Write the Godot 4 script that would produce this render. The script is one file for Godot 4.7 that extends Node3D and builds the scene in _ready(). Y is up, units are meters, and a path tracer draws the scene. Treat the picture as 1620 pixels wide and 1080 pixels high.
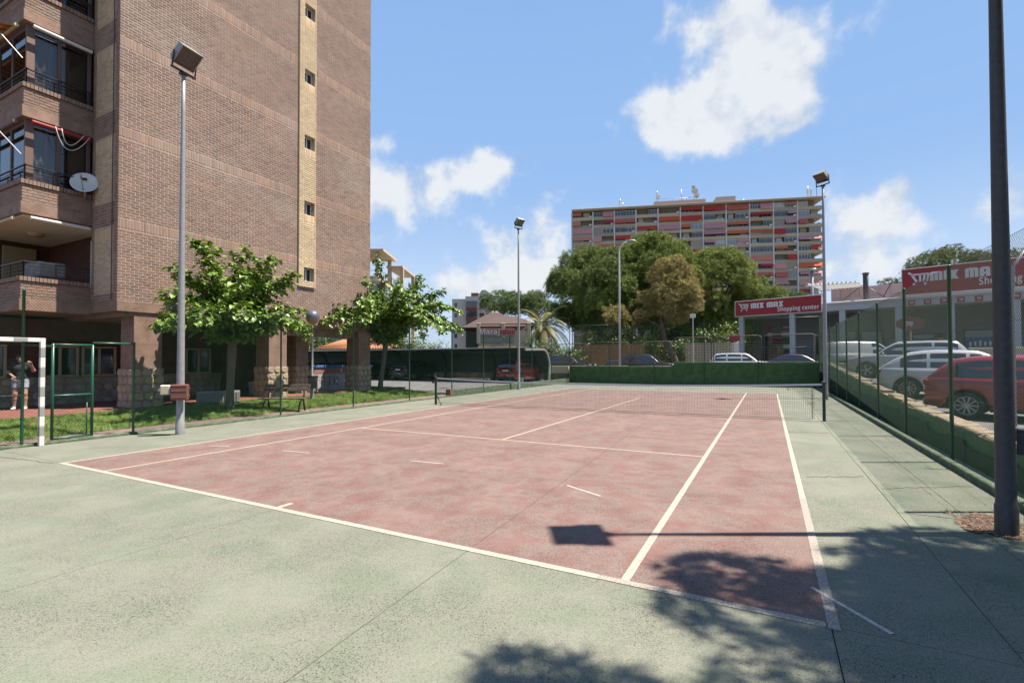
extends Node3D
# A tennis court between apartment blocks. Court axes: x across, z along (far end negative), y up, metres.

var rng := RandomNumberGenerator.new()
var taken := {}
var M := {}
var shared := {}

const TONE := 0.67   # all base colours were first set a little bright

func lin(r: float, g: float, b: float) -> Color:
	return Color(r * TONE, g * TONE, b * TONE).linear_to_srgb()

func mat(col: Color, rough := 0.8, metal := 0.0) -> StandardMaterial3D:
	var m := StandardMaterial3D.new()
	m.albedo_color = col
	m.roughness = rough
	m.metallic = metal
	return m

func ramp(cols: Array, tone := TONE) -> Gradient:
	var g := Gradient.new()
	var offs := PackedFloat32Array()
	var cs := PackedColorArray()
	for i in cols.size():
		offs.append(cols[i][0])
		cs.append(Color(cols[i][1] * tone, cols[i][2] * tone, cols[i][3] * tone).linear_to_srgb())
	g.offsets = offs
	g.colors = cs
	return g

func noise_tex(sd: int, freq: float, oct: int, cols: Array, size := 512, tone := TONE) -> NoiseTexture2D:
	var n := FastNoiseLite.new()
	n.seed = sd
	n.frequency = freq
	n.fractal_octaves = oct
	n.fractal_gain = 0.55
	var t := NoiseTexture2D.new()
	t.width = size
	t.height = size
	t.seamless = true
	t.noise = n
	t.color_ramp = ramp(cols, tone)
	return t

# grit of an open-grained surface: overlapping dark pores and pale grains on a square that repeats
func grit_image(sd: int, size: int, pores: int, grains: int) -> ImageTexture:
	var r := RandomNumberGenerator.new()
	r.seed = sd
	var a := PackedByteArray()
	a.resize(size * size)
	for i in a.size(): a[i] = 226 + (r.randi() & 15)
	for pass_ in 3:
		var n: int = [grains, pores, grains / 2][pass_]
		for i in n:
			var cx := r.randi() % size
			var cy := r.randi() % size
			var rad := r.randf_range(0.8, 2.6) if pass_ == 1 else r.randf_range(1.0, 3.4)
			var v := r.randi_range(70, 175) if pass_ == 1 else r.randi_range(205, 255)
			var k := int(ceil(rad))
			var e := r.randf_range(0.6, 1.5)
			for y in range(-k, k + 1):
				for x in range(-k, k + 1):
					if x * x * e + y * y / e <= rad * rad:
						a[((cy + y + size) % size) * size + (cx + x + size) % size] = v
	return ImageTexture.create_from_image(Image.create_from_data(size, size, false, Image.FORMAT_L8, a))

func bump_tex(sd: int, freq: float, oct: int, strength := 4.0, size := 512) -> NoiseTexture2D:
	var n := FastNoiseLite.new()
	n.seed = sd
	n.frequency = freq
	n.fractal_octaves = oct
	var t := NoiseTexture2D.new()
	t.width = size
	t.height = size
	t.seamless = true
	t.noise = n
	t.as_normal_map = true
	t.bump_strength = strength
	return t

# a material whose colour comes from two world-mapped noise layers: a coarse one and a fine one multiplied on top
func rough_mat(coarse: Texture2D, period: float, fine: Texture2D, fine_period: float, rough := 0.9, bump: Texture2D = null, bump_scale := 1.0) -> StandardMaterial3D:
	var m := StandardMaterial3D.new()
	m.albedo_texture = coarse
	m.roughness = rough
	m.uv1_triplanar = true
	m.uv1_world_triplanar = true
	m.uv1_scale = Vector3.ONE / period
	if fine:
		m.detail_enabled = true
		m.detail_albedo = fine
		if shared.has("wear"): m.detail_mask = shared.wear
		m.detail_blend_mode = BaseMaterial3D.BLEND_MODE_MUL
		m.detail_uv_layer = BaseMaterial3D.DETAIL_UV_2
		m.uv2_triplanar = true
		m.uv2_world_triplanar = true
		m.uv2_scale = Vector3.ONE / fine_period
	if bump:
		m.normal_enabled = true
		m.normal_texture = bump
		m.normal_scale = bump_scale
	return m

func leafy(col: Color, rough := 0.6, through := 0.5) -> StandardMaterial3D:
	var m := mat(col, rough)
	m.vertex_color_use_as_albedo = true
	m.cull_mode = BaseMaterial3D.CULL_DISABLED
	m.backlight_enabled = true
	m.backlight = Color(through, through, through * 0.6)
	return m

func tinted(col: Color, rough := 0.85) -> StandardMaterial3D:
	var m := mat(col, rough)
	m.vertex_color_use_as_albedo = true
	return m

# ---------- shapes
func S(smooth := false) -> SurfaceTool:
	var s := SurfaceTool.new()
	s.begin(Mesh.PRIMITIVE_TRIANGLES)
	s.set_smooth_group(0 if smooth else -1)
	return s

func tri(s: SurfaceTool, a: Vector3, b: Vector3, d: Vector3) -> void:   # counter-clockwise from outside
	s.add_vertex(a)
	s.add_vertex(d)
	s.add_vertex(b)

func quad(s: SurfaceTool, a: Vector3, b: Vector3, d: Vector3, e: Vector3) -> void:
	tri(s, a, b, d)
	tri(s, a, d, e)

func box(s: SurfaceTool, o: Vector3, size: Vector3, b := Basis()) -> void:
	var h := size * 0.5
	var x := b.x * h.x
	var y := b.y * h.y
	var z := b.z * h.z
	quad(s, o - x - y + z, o + x - y + z, o + x + y + z, o - x + y + z)
	quad(s, o + x - y - z, o - x - y - z, o - x + y - z, o + x + y - z)
	quad(s, o + x - y + z, o + x - y - z, o + x + y - z, o + x + y + z)
	quad(s, o - x - y - z, o - x - y + z, o - x + y + z, o - x + y - z)
	quad(s, o - x + y + z, o + x + y + z, o + x + y - z, o - x + y - z)
	quad(s, o - x - y - z, o + x - y - z, o + x - y + z, o - x - y + z)

func span(s: SurfaceTool, lo: Vector3, hi: Vector3) -> void:
	box(s, (lo + hi) * 0.5, (hi - lo).abs())

# box with chamfered edges
func bbox(s: SurfaceTool, o: Vector3, size: Vector3, c: float, b := Basis()) -> void:
	var h := size * 0.5
	var k := h - Vector3(c, c, c)
	var p := func(v: Vector3) -> Vector3: return o + b * v
	for a in 3:
		var i := (a + 1) % 3
		var j := (a + 2) % 3
		for g in [-1.0, 1.0]:
			var q := []
			for e in [[-1, -1], [1, -1], [1, 1], [-1, 1]]:
				var v := Vector3()
				v[a] = g * h[a]
				v[i] = e[0] * k[i]
				v[j] = e[1] * k[j]
				q.append(p.call(v))
			if g > 0:
				quad(s, q[0], q[1], q[2], q[3])
			else:
				quad(s, q[3], q[2], q[1], q[0])
		for g in [-1.0, 1.0]:
			for f in [-1.0, 1.0]:
				var v0 := Vector3(); var v1 := Vector3(); var w0 := Vector3(); var w1 := Vector3()
				v0[i] = g * h[i]; v0[j] = f * k[j]; v0[a] = -k[a]
				v1 = v0; v1[a] = k[a]
				w0[i] = g * k[i]; w0[j] = f * h[j]; w0[a] = -k[a]
				w1 = w0; w1[a] = k[a]
				if g * f > 0:
					quad(s, p.call(v0), p.call(w0), p.call(w1), p.call(v1))
				else:
					quad(s, p.call(w0), p.call(v0), p.call(v1), p.call(w1))
	for x in [-1.0, 1.0]:
		for y in [-1.0, 1.0]:
			for z in [-1.0, 1.0]:
				var a0: Vector3 = p.call(Vector3(x * h.x, y * k.y, z * k.z))
				var b0: Vector3 = p.call(Vector3(x * k.x, y * h.y, z * k.z))
				var d0: Vector3 = p.call(Vector3(x * k.x, y * k.y, z * h.z))
				if x * y * z > 0:
					tri(s, a0, b0, d0)
				else:
					tri(s, a0, d0, b0)

func tube(s: SurfaceTool, pts: Array, rads: Array, n := 8, caps := true) -> void:
	var rings := []
	var up := Vector3.UP
	for i in pts.size():
		var d: Vector3 = (pts[mini(i + 1, pts.size() - 1)] - pts[maxi(i - 1, 0)]).normalized()
		if i == 0:
			up = d.cross(Vector3.RIGHT if absf(d.x) < 0.8 else Vector3.UP).normalized()
		up = (up - d * up.dot(d)).normalized()
		var side := d.cross(up)
		var ring := []
		for k in n:
			var a := TAU * k / n
			ring.append(pts[i] + (up * cos(a) + side * sin(a)) * rads[i])
		rings.append(ring)
	for i in pts.size() - 1:
		for k in n:
			var k2 := (k + 1) % n
			quad(s, rings[i][k], rings[i][k2], rings[i + 1][k2], rings[i + 1][k])
	if caps:
		for k in range(1, n - 1):
			tri(s, rings[0][0], rings[0][k + 1], rings[0][k])
			tri(s, rings[-1][0], rings[-1][k], rings[-1][k + 1])

func cyl(s: SurfaceTool, a: Vector3, b: Vector3, r0: float, r1 := -1.0, n := 10) -> void:
	tube(s, [a, b], [r0, r0 if r1 < 0.0 else r1], n)

func wire(s: SurfaceTool, a: Vector3, b: Vector3, r: float) -> void:   # three-sided, no ends
	tube(s, [a, b], [r, r], 3, false)

func lathe(s: SurfaceTool, prof: Array, n := 16, xf := Transform3D()) -> void:   # profile of (radius, height), from bottom to top
	for i in prof.size() - 1:
		for k in n:
			var a := TAU * k / n
			var b := TAU * (k + 1) / n
			var p0: Vector2 = prof[i]
			var p1: Vector2 = prof[i + 1]
			quad(s, xf * Vector3(p0.x * cos(b), p0.y, p0.x * sin(b)), xf * Vector3(p0.x * cos(a), p0.y, p0.x * sin(a)), xf * Vector3(p1.x * cos(a), p1.y, p1.x * sin(a)), xf * Vector3(p1.x * cos(b), p1.y, p1.x * sin(b)))

# polygon in local x/y, from z = 0 to z = depth
func prism(s: SurfaceTool, poly: PackedVector2Array, depth: float, xf := Transform3D()) -> void:
	var pl := poly
	if Geometry2D.is_polygon_clockwise(pl):
		pl = pl.duplicate()
		pl.reverse()
	var t := Geometry2D.triangulate_polygon(pl)
	for i in range(0, t.size(), 3):
		var a := pl[t[i]]; var b := pl[t[i + 1]]; var d := pl[t[i + 2]]
		if (b - a).cross(d - a) < 0:
			var e := b; b = d; d = e
		tri(s, xf * Vector3(a.x, a.y, depth), xf * Vector3(b.x, b.y, depth), xf * Vector3(d.x, d.y, depth))
		tri(s, xf * Vector3(a.x, a.y, 0), xf * Vector3(d.x, d.y, 0), xf * Vector3(b.x, b.y, 0))
	for i in pl.size():
		var a := pl[i]
		var b := pl[(i + 1) % pl.size()]
		quad(s, xf * Vector3(a.x, a.y, 0), xf * Vector3(b.x, b.y, 0), xf * Vector3(b.x, b.y, depth), xf * Vector3(a.x, a.y, depth))

# ---------- objects
func numbered(called: String, parent: Node) -> String:
	var key := str(parent.get_instance_id()) + called
	taken[key] = taken.get(key, -1) + 1
	return called if taken[key] == 0 else "%s_%03d" % [called, taken[key]]

func obj(called: String, what: Variant, m: Material, parent: Node = self) -> MeshInstance3D:
	var o := MeshInstance3D.new()
	o.name = numbered(called, parent)
	if what is SurfaceTool:
		what.generate_normals()
		o.mesh = what.commit()
	else:
		o.mesh = what
	o.material_override = m
	parent.add_child(o, true)
	return o

func tag(o: Node, label: String, category := "", group := "") -> Node:
	o.set_meta("label", label)
	if category: o.set_meta("category", category)
	if group: o.set_meta("group", group)
	return o

func thing(called: String, label: String, category: String, at := Vector3.ZERO, turn := 0.0, group := "") -> Node3D:
	var o := Node3D.new()
	o.name = numbered(called, self)
	add_child(o, true)
	o.position = at
	o.rotation.y = turn
	tag(o, label, category, group)
	return o

func struct(called: String, what: Variant, m: Material) -> MeshInstance3D:
	var o := obj(called, what, m)
	o.set_meta("kind", "structure")
	return o

func copy(o: Node3D, label: String, at: Vector3, turn: float, group := "") -> Node3D:
	var r: Node3D = o.duplicate()
	r.name = numbered(str(o.name).rstrip("0123456789").trim_suffix("_"), self)
	add_child(r, true)
	r.position = at
	r.rotation.y = turn
	tag(r, label, o.get_meta("category"), group)
	return r

func many(called: String, mesh: Mesh, m: Material, xf: Array, parent: Node = self, cols: Array = []) -> MultiMeshInstance3D:
	var mm := MultiMesh.new()
	mm.transform_format = MultiMesh.TRANSFORM_3D
	mm.use_colors = not cols.is_empty()
	mm.mesh = mesh
	mm.instance_count = xf.size()
	for i in xf.size():
		mm.set_instance_transform(i, xf[i])
	for i in cols.size():
		mm.set_instance_color(i, cols[i])
	var o := MultiMeshInstance3D.new()
	o.name = numbered(called, parent)
	o.multimesh = mm
	o.material_override = m
	o.set_meta("kind", "stuff")
	parent.add_child(o, true)
	return o

func done(s: SurfaceTool) -> ArrayMesh:
	s.generate_normals()
	return s.commit()

func R(a: float, b: float) -> float:
	return rng.randf_range(a, b)

func basis_z(n: Vector3, roll := 0.0) -> Basis:   # a basis whose z looks along n
	var zz := n.normalized()
	var x := Vector3.UP.cross(zz)
	if x.length() < 0.01: x = Vector3.RIGHT
	x = x.normalized()
	return Basis(x, zz.cross(x), zz).rotated(zz, roll)

func text_mesh(t: String, height: float, depth := 0.01, bold := true, font := "Droid Sans") -> TextMesh:
	var f := SystemFont.new()
	f.font_names = PackedStringArray([font])
	f.font_weight = 800 if bold else 400
	var m := TextMesh.new()
	m.font = f
	m.text = t
	m.font_size = 64
	m.pixel_size = height / 46.0
	m.depth = depth
	m.curve_step = 4.0
	return m

# ---------- sky
func sky_image() -> Image:
	var w := 4096
	var h := 2048
	var n := FastNoiseLite.new()
	n.seed = 11; n.frequency = 2.2; n.fractal_octaves = 6; n.fractal_gain = 0.55; n.fractal_lacunarity = 2.1
	var soft := FastNoiseLite.new()
	soft.seed = 5; soft.frequency = 1.3; soft.fractal_octaves = 2
	# clouds: azimuth and elevation of the centre, half sizes (degrees), weight; the named ones first, then the rest of the sky
	var puffs := [
		[-4.2, 33.2, 3.70, 2.44, 1.00], [-1.2, 29.5, 5.22, 3.59, 1.15], [1.2, 27.5, 3.0, 3.10, 1.00], [-7.6, 24.4, 4.8, 2.63, 1.15],
		[-1.3, 23.9, 6.03, 3.10, 1.20], [2.4, 23.3, 2.4, 2.0, 0.80], [-10.2, 31.7, 1.74, 2.62, 0.35], [-11.6, 25.7, 2.80, 2.65, 0.60],
		[9.4, 28.9, 1.2, 2.2, 0.40], [-30.3, 21.8, 4.49, 2.07, 1.00], [-35.9, 19.8, 4.13, 1.98, 0.70],
		[-40.2, 17.9, 5.07, 2.52, 0.80], [-43.0, 18.7, 3.29, 3.57, 0.60], [-42.7, 22.9, 2.06, 1.73, 0.40], [-24.7, 14.8, 4.31, 3.84, 0.62],
		[-22.5, 17.2, 2.83, 2.73, 0.50], [-28.5, 13.8, 3.61, 2.12, 0.45], [-38.0, 13.3, 5.25, 2.44, 0.42], [-28.5, 8.8, 6.23, 2.33, 0.95],
		[-24.0, 9.5, 4.38, 2.90, 0.70], [-32.5, 8.0, 5.11, 1.82, 0.70], [-40.2, 10.0, 4.19, 2.83, 0.30], [9.8, 13.5, 2.51, 2.52, 0.80],
		[11.2, 15.2, 1.22, 1.30, 0.85], [7.1, 12.2, 2.94, 2.64, 0.65], [5.9, 16.2, 1.49, 2.30, 0.30], [18.6, 14.2, 1.21, 2.43, 0.75],
		[17.2, 12.3, 1.65, 1.77, 0.60], [13.3, 9.3, 5.03, 2.74, 0.45], [6.8, 9.0, 3.99, 2.40, 0.50], [2.0, 8.2, 4.44, 1.90, 0.40],
		[-47.1, 9.7, 3.92, 2.74, 0.50], [-55.8, 12.3, 3.40, 1.89, 0.50]]
	var r2 := RandomNumberGenerator.new()
	r2.seed = 77
	for i in 70:
		var az := r2.randf_range(32.0, 274.0)
		var el := 3.0 + 45.0 * pow(r2.randf(), 1.5)
		var sz := r2.randf_range(2.5, 7.0)
		puffs.append([az, el, sz, sz * 0.5, r2.randf_range(0.5, 1.0)])
	var out := PackedByteArray()
	out.resize(w * h * 3)
	var top := Vector3(0.165, 0.310, 0.61)
	var mid := Vector3(0.260, 0.425, 0.71)
	var low := Vector3(0.52, 0.64, 0.79)
	var step := 1
	for y in h / 2:
		var el := 90.0 - (y + 0.5) * 180.0 / h
		var k := el / 90.0
		var base := low.lerp(mid, smoothstep(0.0, 0.24, k)).lerp(top, smoothstep(0.16, 0.75, k))
		var row := []
		for p in puffs:
			if absf(el - p[1]) < p[3] * 2.2: row.append(p)
		var cy := cos(deg_to_rad(el)); var sy := sin(deg_to_rad(el))
		var x := 0
		while x < w:
			var az := wrapf((x + 0.5) * 360.0 / w, -180.0, 180.0)   # the left edge of a panorama looks along -z
			var seen: bool = absf(az + 28.0) < 54.0 and el < 50.0
			step = 1 if seen else 4
			if not seen and y % 4 != 0:
				var at := ((y - y % 4) * w + x) * 3
				for q in 12: out[(y * w + x) * 3 + q] = out[at + q]
				x += 4
				continue
			var field := 0.0
			for p in row:
				var dx: float = wrapf(az - p[0], -180.0, 180.0) * cy / p[2]
				var dy: float = (el - p[1]) / p[3]
				if dy < 0.0: dy *= 1.25
				var d2 := dx * dx + dy * dy
				if d2 < 4.8: field += p[4] * exp(-d2 * 0.8)
			var col := base
			if field > 0.02:
				var a := deg_to_rad(az)
				var d := Vector3(sin(a) * cy, sy, -cos(a) * cy)
				var f := n.get_noise_3dv(d * 5.0)
				var g := soft.get_noise_3dv(d * 6.0)
				var dens := minf(field, 1.35) * (1.08 + 0.3 * g) + f * 0.80 - 0.40
				var al := smoothstep(0.0, 0.85, dens) * minf(1.0, field * 2.5)
				var lit := clampf(0.45 + 1.3 * f + 0.35 * dens, 0.0, 1.0)
				col = base.lerp(Vector3(0.47, 0.53, 0.62).lerp(Vector3(0.69, 0.71, 0.73), lit), al * 0.92)
			var cc := Color(col.x, col.y, col.z).linear_to_srgb()
			var r8 := int(cc.r * 255.0 + 0.5); var g8 := int(cc.g * 255.0 + 0.5); var b8 := int(cc.b * 255.0 + 0.5)
			for q in step:
				var i := (y * w + x + q) * 3
				out[i] = r8; out[i + 1] = g8; out[i + 2] = b8
			x += step
	var gc := lin(0.26, 0.25, 0.22)
	for y in range(h / 2, h):
		for i in range(y * w * 3, y * w * 3 + 3, 3): out[i] = int(gc.r * 255)
	var im := Image.create_from_data(w, h, false, Image.FORMAT_RGB8, out)
	im.fill_rect(Rect2i(0, h / 2, w, h / 2), gc)
	return im

func stage() -> void:
	var cam := Camera3D.new()
	cam.name = "camera"
	cam.projection = Camera3D.PROJECTION_FRUSTUM
	cam.near = 0.1
	cam.far = 900.0
	cam.size = 2.0 * 0.1 * 540.0 / 771.8
	cam.frustum_offset = Vector2(0, 0.1 * 14.65 / 771.8)
	add_child(cam)
	cam.position = Vector3(5.1285, 1.7308, 15.6705)
	cam.basis = Basis(Vector3.UP, deg_to_rad(27.743)) * Basis(Vector3.RIGHT, deg_to_rad(1.066)) * Basis(Vector3.BACK, deg_to_rad(-0.158))
	cam.current = true
	var e := Environment.new()
	e.background_mode = Environment.BG_SKY
	e.sky = Sky.new()
	var sm := PanoramaSkyMaterial.new()
	sm.panorama = ImageTexture.create_from_image(sky_image())
	sm.energy_multiplier = 0.485
	e.sky.sky_material = sm
	e.tonemap_mode = Environment.TONE_MAPPER_LINEAR
	e.tonemap_exposure = 2.6
	e.sdfgi_enabled = true
	e.ssao_enabled = true
	e.ssil_enabled = true
	var we := WorldEnvironment.new()
	we.name = "environment"
	we.environment = e
	add_child(we)
	var sun := DirectionalLight3D.new()
	sun.name = "sun"
	sun.light_color = Color(1.0, 0.955, 0.89)
	sun.light_energy = 1.6
	sun.light_angular_distance = 0.5
	sun.shadow_enabled = true
	add_child(sun)
	sun.basis = basis_z(Vector3(3.75, 9.2, -1.95))

# ---------- materials
func materials() -> void:
	var grit := grit_image(3, 1024, 26000, 30000)
	shared.grit = grit
	shared.wear = noise_tex(77, 0.014, 5, [[0.25, 0.25, 0.25, 0.25], [0.5, 0.62, 0.62, 0.62], [0.75, 1.0, 1.0, 1.0]], 512, 1.0)
	M.apron = rough_mat(noise_tex(21, 0.010, 6, [[0.15, 0.215, 0.250, 0.180], [0.40, 0.242, 0.264, 0.205], [0.5, 0.260, 0.270, 0.218], [0.6, 0.248, 0.264, 0.208], [0.85, 0.224, 0.255, 0.188]], 1024), 11.3, grit, 1.55, 0.95)
	M.strip = rough_mat(noise_tex(22, 0.012, 5, [[0.2, 0.185, 0.225, 0.16], [0.5, 0.225, 0.255, 0.19], [0.8, 0.26, 0.27, 0.21]], 512), 7.3, grit, 1.7, 0.95)
	M.red = rough_mat(noise_tex(23, 0.017, 7, [[0.15, 0.248, 0.132, 0.115], [0.42, 0.260, 0.160, 0.141], [0.50, 0.265, 0.174, 0.154], [0.62, 0.270, 0.198, 0.176], [0.85, 0.255, 0.150, 0.131]], 1024), 9.7, grit, 1.55, 0.95)
	M.line = rough_mat(noise_tex(24, 0.05, 5, [[0.2, 0.33, 0.27, 0.215], [0.36, 0.45, 0.395, 0.315], [0.7, 0.50, 0.445, 0.36]], 512), 1.3, null, 1.0, 0.8)
	M.worn_line = rough_mat(noise_tex(25, 0.09, 5, [[0.25, 0.23, 0.19, 0.165], [0.46, 0.31, 0.27, 0.235], [0.58, 0.44, 0.40, 0.345], [0.8, 0.48, 0.445, 0.385]], 512), 0.9, null, 1.0, 0.8)
	M.faint_line = rough_mat(noise_tex(26, 0.07, 4, [[0.2, 0.42, 0.36, 0.34], [0.7, 0.66, 0.63, 0.60]], 256), 0.7, null, 1.0, 0.8)
	M.gap = mat(lin(0.035, 0.034, 0.03), 1.0)
	M.earth = rough_mat(noise_tex(27, 0.02, 5, [[0.2, 0.16, 0.13, 0.09], [0.8, 0.28, 0.24, 0.18]], 512), 9.0, grit, 2.0, 1.0)
	M.green_paint = rough_mat(noise_tex(28, 0.02, 5, [[0.25, 0.075, 0.125, 0.065], [0.5, 0.115, 0.17, 0.095], [0.75, 0.22, 0.26, 0.17]], 512), 2.6, grit, 1.7, 0.85)
	M.green_wall = rough_mat(noise_tex(29, 0.014, 6, [[0.25, 0.095, 0.200, 0.065], [0.5, 0.115, 0.235, 0.080], [0.8, 0.150, 0.265, 0.105]], 512), 4.3, grit, 1.9, 0.8)
	M.dark_green_wall = rough_mat(noise_tex(30, 0.02, 5, [[0.25, 0.022, 0.048, 0.020], [0.8, 0.040, 0.070, 0.030]], 256), 2.3, grit, 1.9, 0.85)
	M.sandstone = rough_mat(noise_tex(31, 0.02, 6, [[0.25, 0.33, 0.25, 0.15], [0.5, 0.46, 0.37, 0.25], [0.8, 0.55, 0.47, 0.35]], 512), 2.3, grit, 1.1, 0.95)
	M.asphalt = rough_mat(noise_tex(32, 0.015, 6, [[0.2, 0.15, 0.15, 0.15], [0.8, 0.235, 0.23, 0.225]], 512), 8.7, grit, 1.7, 0.9)
	M.concrete = rough_mat(noise_tex(33, 0.02, 5, [[0.2, 0.34, 0.33, 0.30], [0.8, 0.46, 0.45, 0.42]], 512), 3.7, grit, 1.7, 0.9)
	M.pave = rough_mat(noise_tex(34, 0.02, 5, [[0.2, 0.30, 0.19, 0.165], [0.8, 0.42, 0.31, 0.27]], 512), 2.9, grit, 1.5, 0.95)
	M.porch_tile = rough_mat(noise_tex(35, 0.03, 4, [[0.2, 0.25, 0.085, 0.065], [0.8, 0.36, 0.145, 0.115]], 256), 2.1, grit, 1.9, 0.8)
	M.soil = rough_mat(noise_tex(36, 0.03, 5, [[0.2, 0.07, 0.085, 0.03], [0.8, 0.14, 0.16, 0.055]], 256), 1.9, grit, 1.3, 1.0)
	M.litter = rough_mat(noise_tex(37, 0.06, 4, [[0.2, 0.05, 0.035, 0.025], [0.5, 0.17, 0.12, 0.09], [0.8, 0.28, 0.22, 0.17]], 256), 0.6, grit, 0.9, 1.0)
	M.mortar = rough_mat(noise_tex(38, 0.02, 5, [[0.2, 0.46, 0.385, 0.335], [0.8, 0.60, 0.515, 0.455]], 256), 3.1, null, 1.0, 0.95)
	M.brick = tinted(Color.WHITE, 0.88)
	var stain := FastNoiseLite.new()
	stain.seed = 12
	stain.frequency = 0.28
	stain.fractal_octaves = 3
	shared.stain = stain
	M.plaster = rough_mat(noise_tex(39, 0.02, 5, [[0.2, 0.36, 0.225, 0.17], [0.8, 0.46, 0.30, 0.235]], 256), 3.3, grit, 1.9, 0.9)
	M.stone = tinted(Color.WHITE, 0.9)
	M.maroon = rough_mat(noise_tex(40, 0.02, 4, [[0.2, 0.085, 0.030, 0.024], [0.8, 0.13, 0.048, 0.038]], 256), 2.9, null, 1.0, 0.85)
	M.post_green = mat(lin(0.012, 0.095, 0.055), 0.38)
	M.mesh_green = mat(lin(0.008, 0.052, 0.032), 0.45)
	M.mesh_green.metallic_specular = 0.25
	M.wire_dark = mat(lin(0.015, 0.05, 0.035), 0.4)
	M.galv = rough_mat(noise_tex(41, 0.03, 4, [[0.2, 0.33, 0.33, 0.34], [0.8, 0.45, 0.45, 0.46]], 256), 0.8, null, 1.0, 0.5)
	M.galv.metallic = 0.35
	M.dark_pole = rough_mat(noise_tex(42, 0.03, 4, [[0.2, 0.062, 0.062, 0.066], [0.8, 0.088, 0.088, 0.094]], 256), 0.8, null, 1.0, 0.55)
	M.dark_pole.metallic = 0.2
	M.lamp_grey = mat(lin(0.36, 0.37, 0.35), 0.5, 0.2)
	M.lamp_inside = mat(lin(0.30, 0.30, 0.20), 0.3, 0.6)
	M.white = mat(lin(0.78, 0.78, 0.76), 0.45)
	M.cream = mat(lin(0.60, 0.50, 0.33), 0.6)
	M.cream_frame = mat(lin(0.42, 0.34, 0.20), 0.5)
	M.black = mat(lin(0.012, 0.012, 0.013), 0.5)
	M.dark_metal = mat(lin(0.035, 0.035, 0.04), 0.4, 0.3)
	M.steel = mat(lin(0.42, 0.42, 0.43), 0.35, 0.6)
	M.rust_pipe = mat(lin(0.19, 0.12, 0.10), 0.6, 0.2)
	M.wood = rough_mat(noise_tex(43, 0.04, 4, [[0.2, 0.11, 0.075, 0.055], [0.8, 0.20, 0.15, 0.115]], 256), 0.5, null, 1.0, 0.8)
	M.bark = rough_mat(noise_tex(44, 0.05, 5, [[0.2, 0.15, 0.13, 0.10], [0.8, 0.34, 0.31, 0.26]], 256), 0.8, grit, 0.5, 0.95, bump_tex(45, 0.06, 4, 8.0, 256), 1.0)
	M.pine_bark = rough_mat(noise_tex(46, 0.05, 5, [[0.2, 0.10, 0.075, 0.055], [0.8, 0.26, 0.21, 0.165]], 256), 1.3, grit, 0.9, 0.95)
	M.leaf = leafy(Color.WHITE, 0.42, 0.55)
	M.needle = leafy(Color.WHITE, 0.6, 0.55)
	M.grass = leafy(Color.WHITE, 0.6, 0.5)
	M.sign_red = mat(lin(0.36, 0.012, 0.022), 0.4)
	M.glass = mat(Color(0.03, 0.04, 0.05, 0.42), 0.04)
	M.glass.transparency = BaseMaterial3D.TRANSPARENCY_ALPHA
	M.glass.metallic_specular = 0.9
	M.dark_glass = mat(lin(0.018, 0.024, 0.03), 0.06)
	M.dark_glass.metallic_specular = 0.9
	M.sky_glass = mat(lin(0.03, 0.045, 0.07), 0.05, 0.0)
	M.sky_glass.metallic_specular = 1.0
	M.tyre = mat(lin(0.022, 0.022, 0.023), 0.8)
	M.rim = mat(lin(0.50, 0.50, 0.52), 0.3, 0.7)
	M.trim = mat(lin(0.025, 0.025, 0.027), 0.6)
	M.tail = mat(lin(0.30, 0.012, 0.015), 0.2)
	M.head = mat(lin(0.62, 0.64, 0.66), 0.15)
	M.plate = mat(lin(0.70, 0.70, 0.68), 0.4)

# ---------- ground, court and paving
func slab(s: SurfaceTool, x0: Callable, x1: Callable, z0: float, z1: float, top := 0.0) -> void:
	var g := 0.0035
	var a := Vector3(x0.call(z1) + g, top, z1 - g)
	var b := Vector3(x1.call(z1) - g, top, z1 - g)
	var d := Vector3(x1.call(z0) - g, top, z0 + g)
	var e := Vector3(x0.call(z0) + g, top, z0 + g)
	quad(s, a, b, d, e)
	var dn := Vector3(0, -0.03, 0)
	for k in [[a, b], [b, d], [d, e], [e, a]]:
		quad(s, k[0] + dn, k[1] + dn, k[1], k[0])

func flat(s: SurfaceTool, x0: float, x1: float, z0: float, z1: float, y: float) -> void:
	quad(s, Vector3(x0, y, z1), Vector3(x1, y, z1), Vector3(x1, y, z0), Vector3(x0, y, z0))

func stroke(s: SurfaceTool, a: Vector2, b: Vector2, w: float, y: float) -> void:
	var d := (b - a).normalized()
	var n := Vector2(-d.y, d.x) * w * 0.5
	quad(s, Vector3(a.x + n.x, y, a.y + n.y), Vector3(b.x + n.x, y, b.y + n.y), Vector3(b.x - n.x, y, b.y - n.y), Vector3(a.x - n.x, y, a.y - n.y))
	for g in [1.0, -1.0]:   # the paint's own thickness
		var p: Vector2 = a + n * g
		var q: Vector2 = b + n * g
		quad(s, Vector3(p.x, 0.0006, p.y), Vector3(q.x, 0.0006, q.y), Vector3(q.x, y, q.y), Vector3(p.x, y, p.y))

func wall_top(z: float) -> float:
	return 0.63 - (0.018 if z > 1.5 else 0.046) * (z - 1.5)

func lot(z: float) -> float:   # the car park beyond the right fence climbs away from the camera
	return clampf(0.33 - (0.047 if z < -0.8 else 0.012) * (z + 0.8), 0.25, 1.15)

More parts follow.
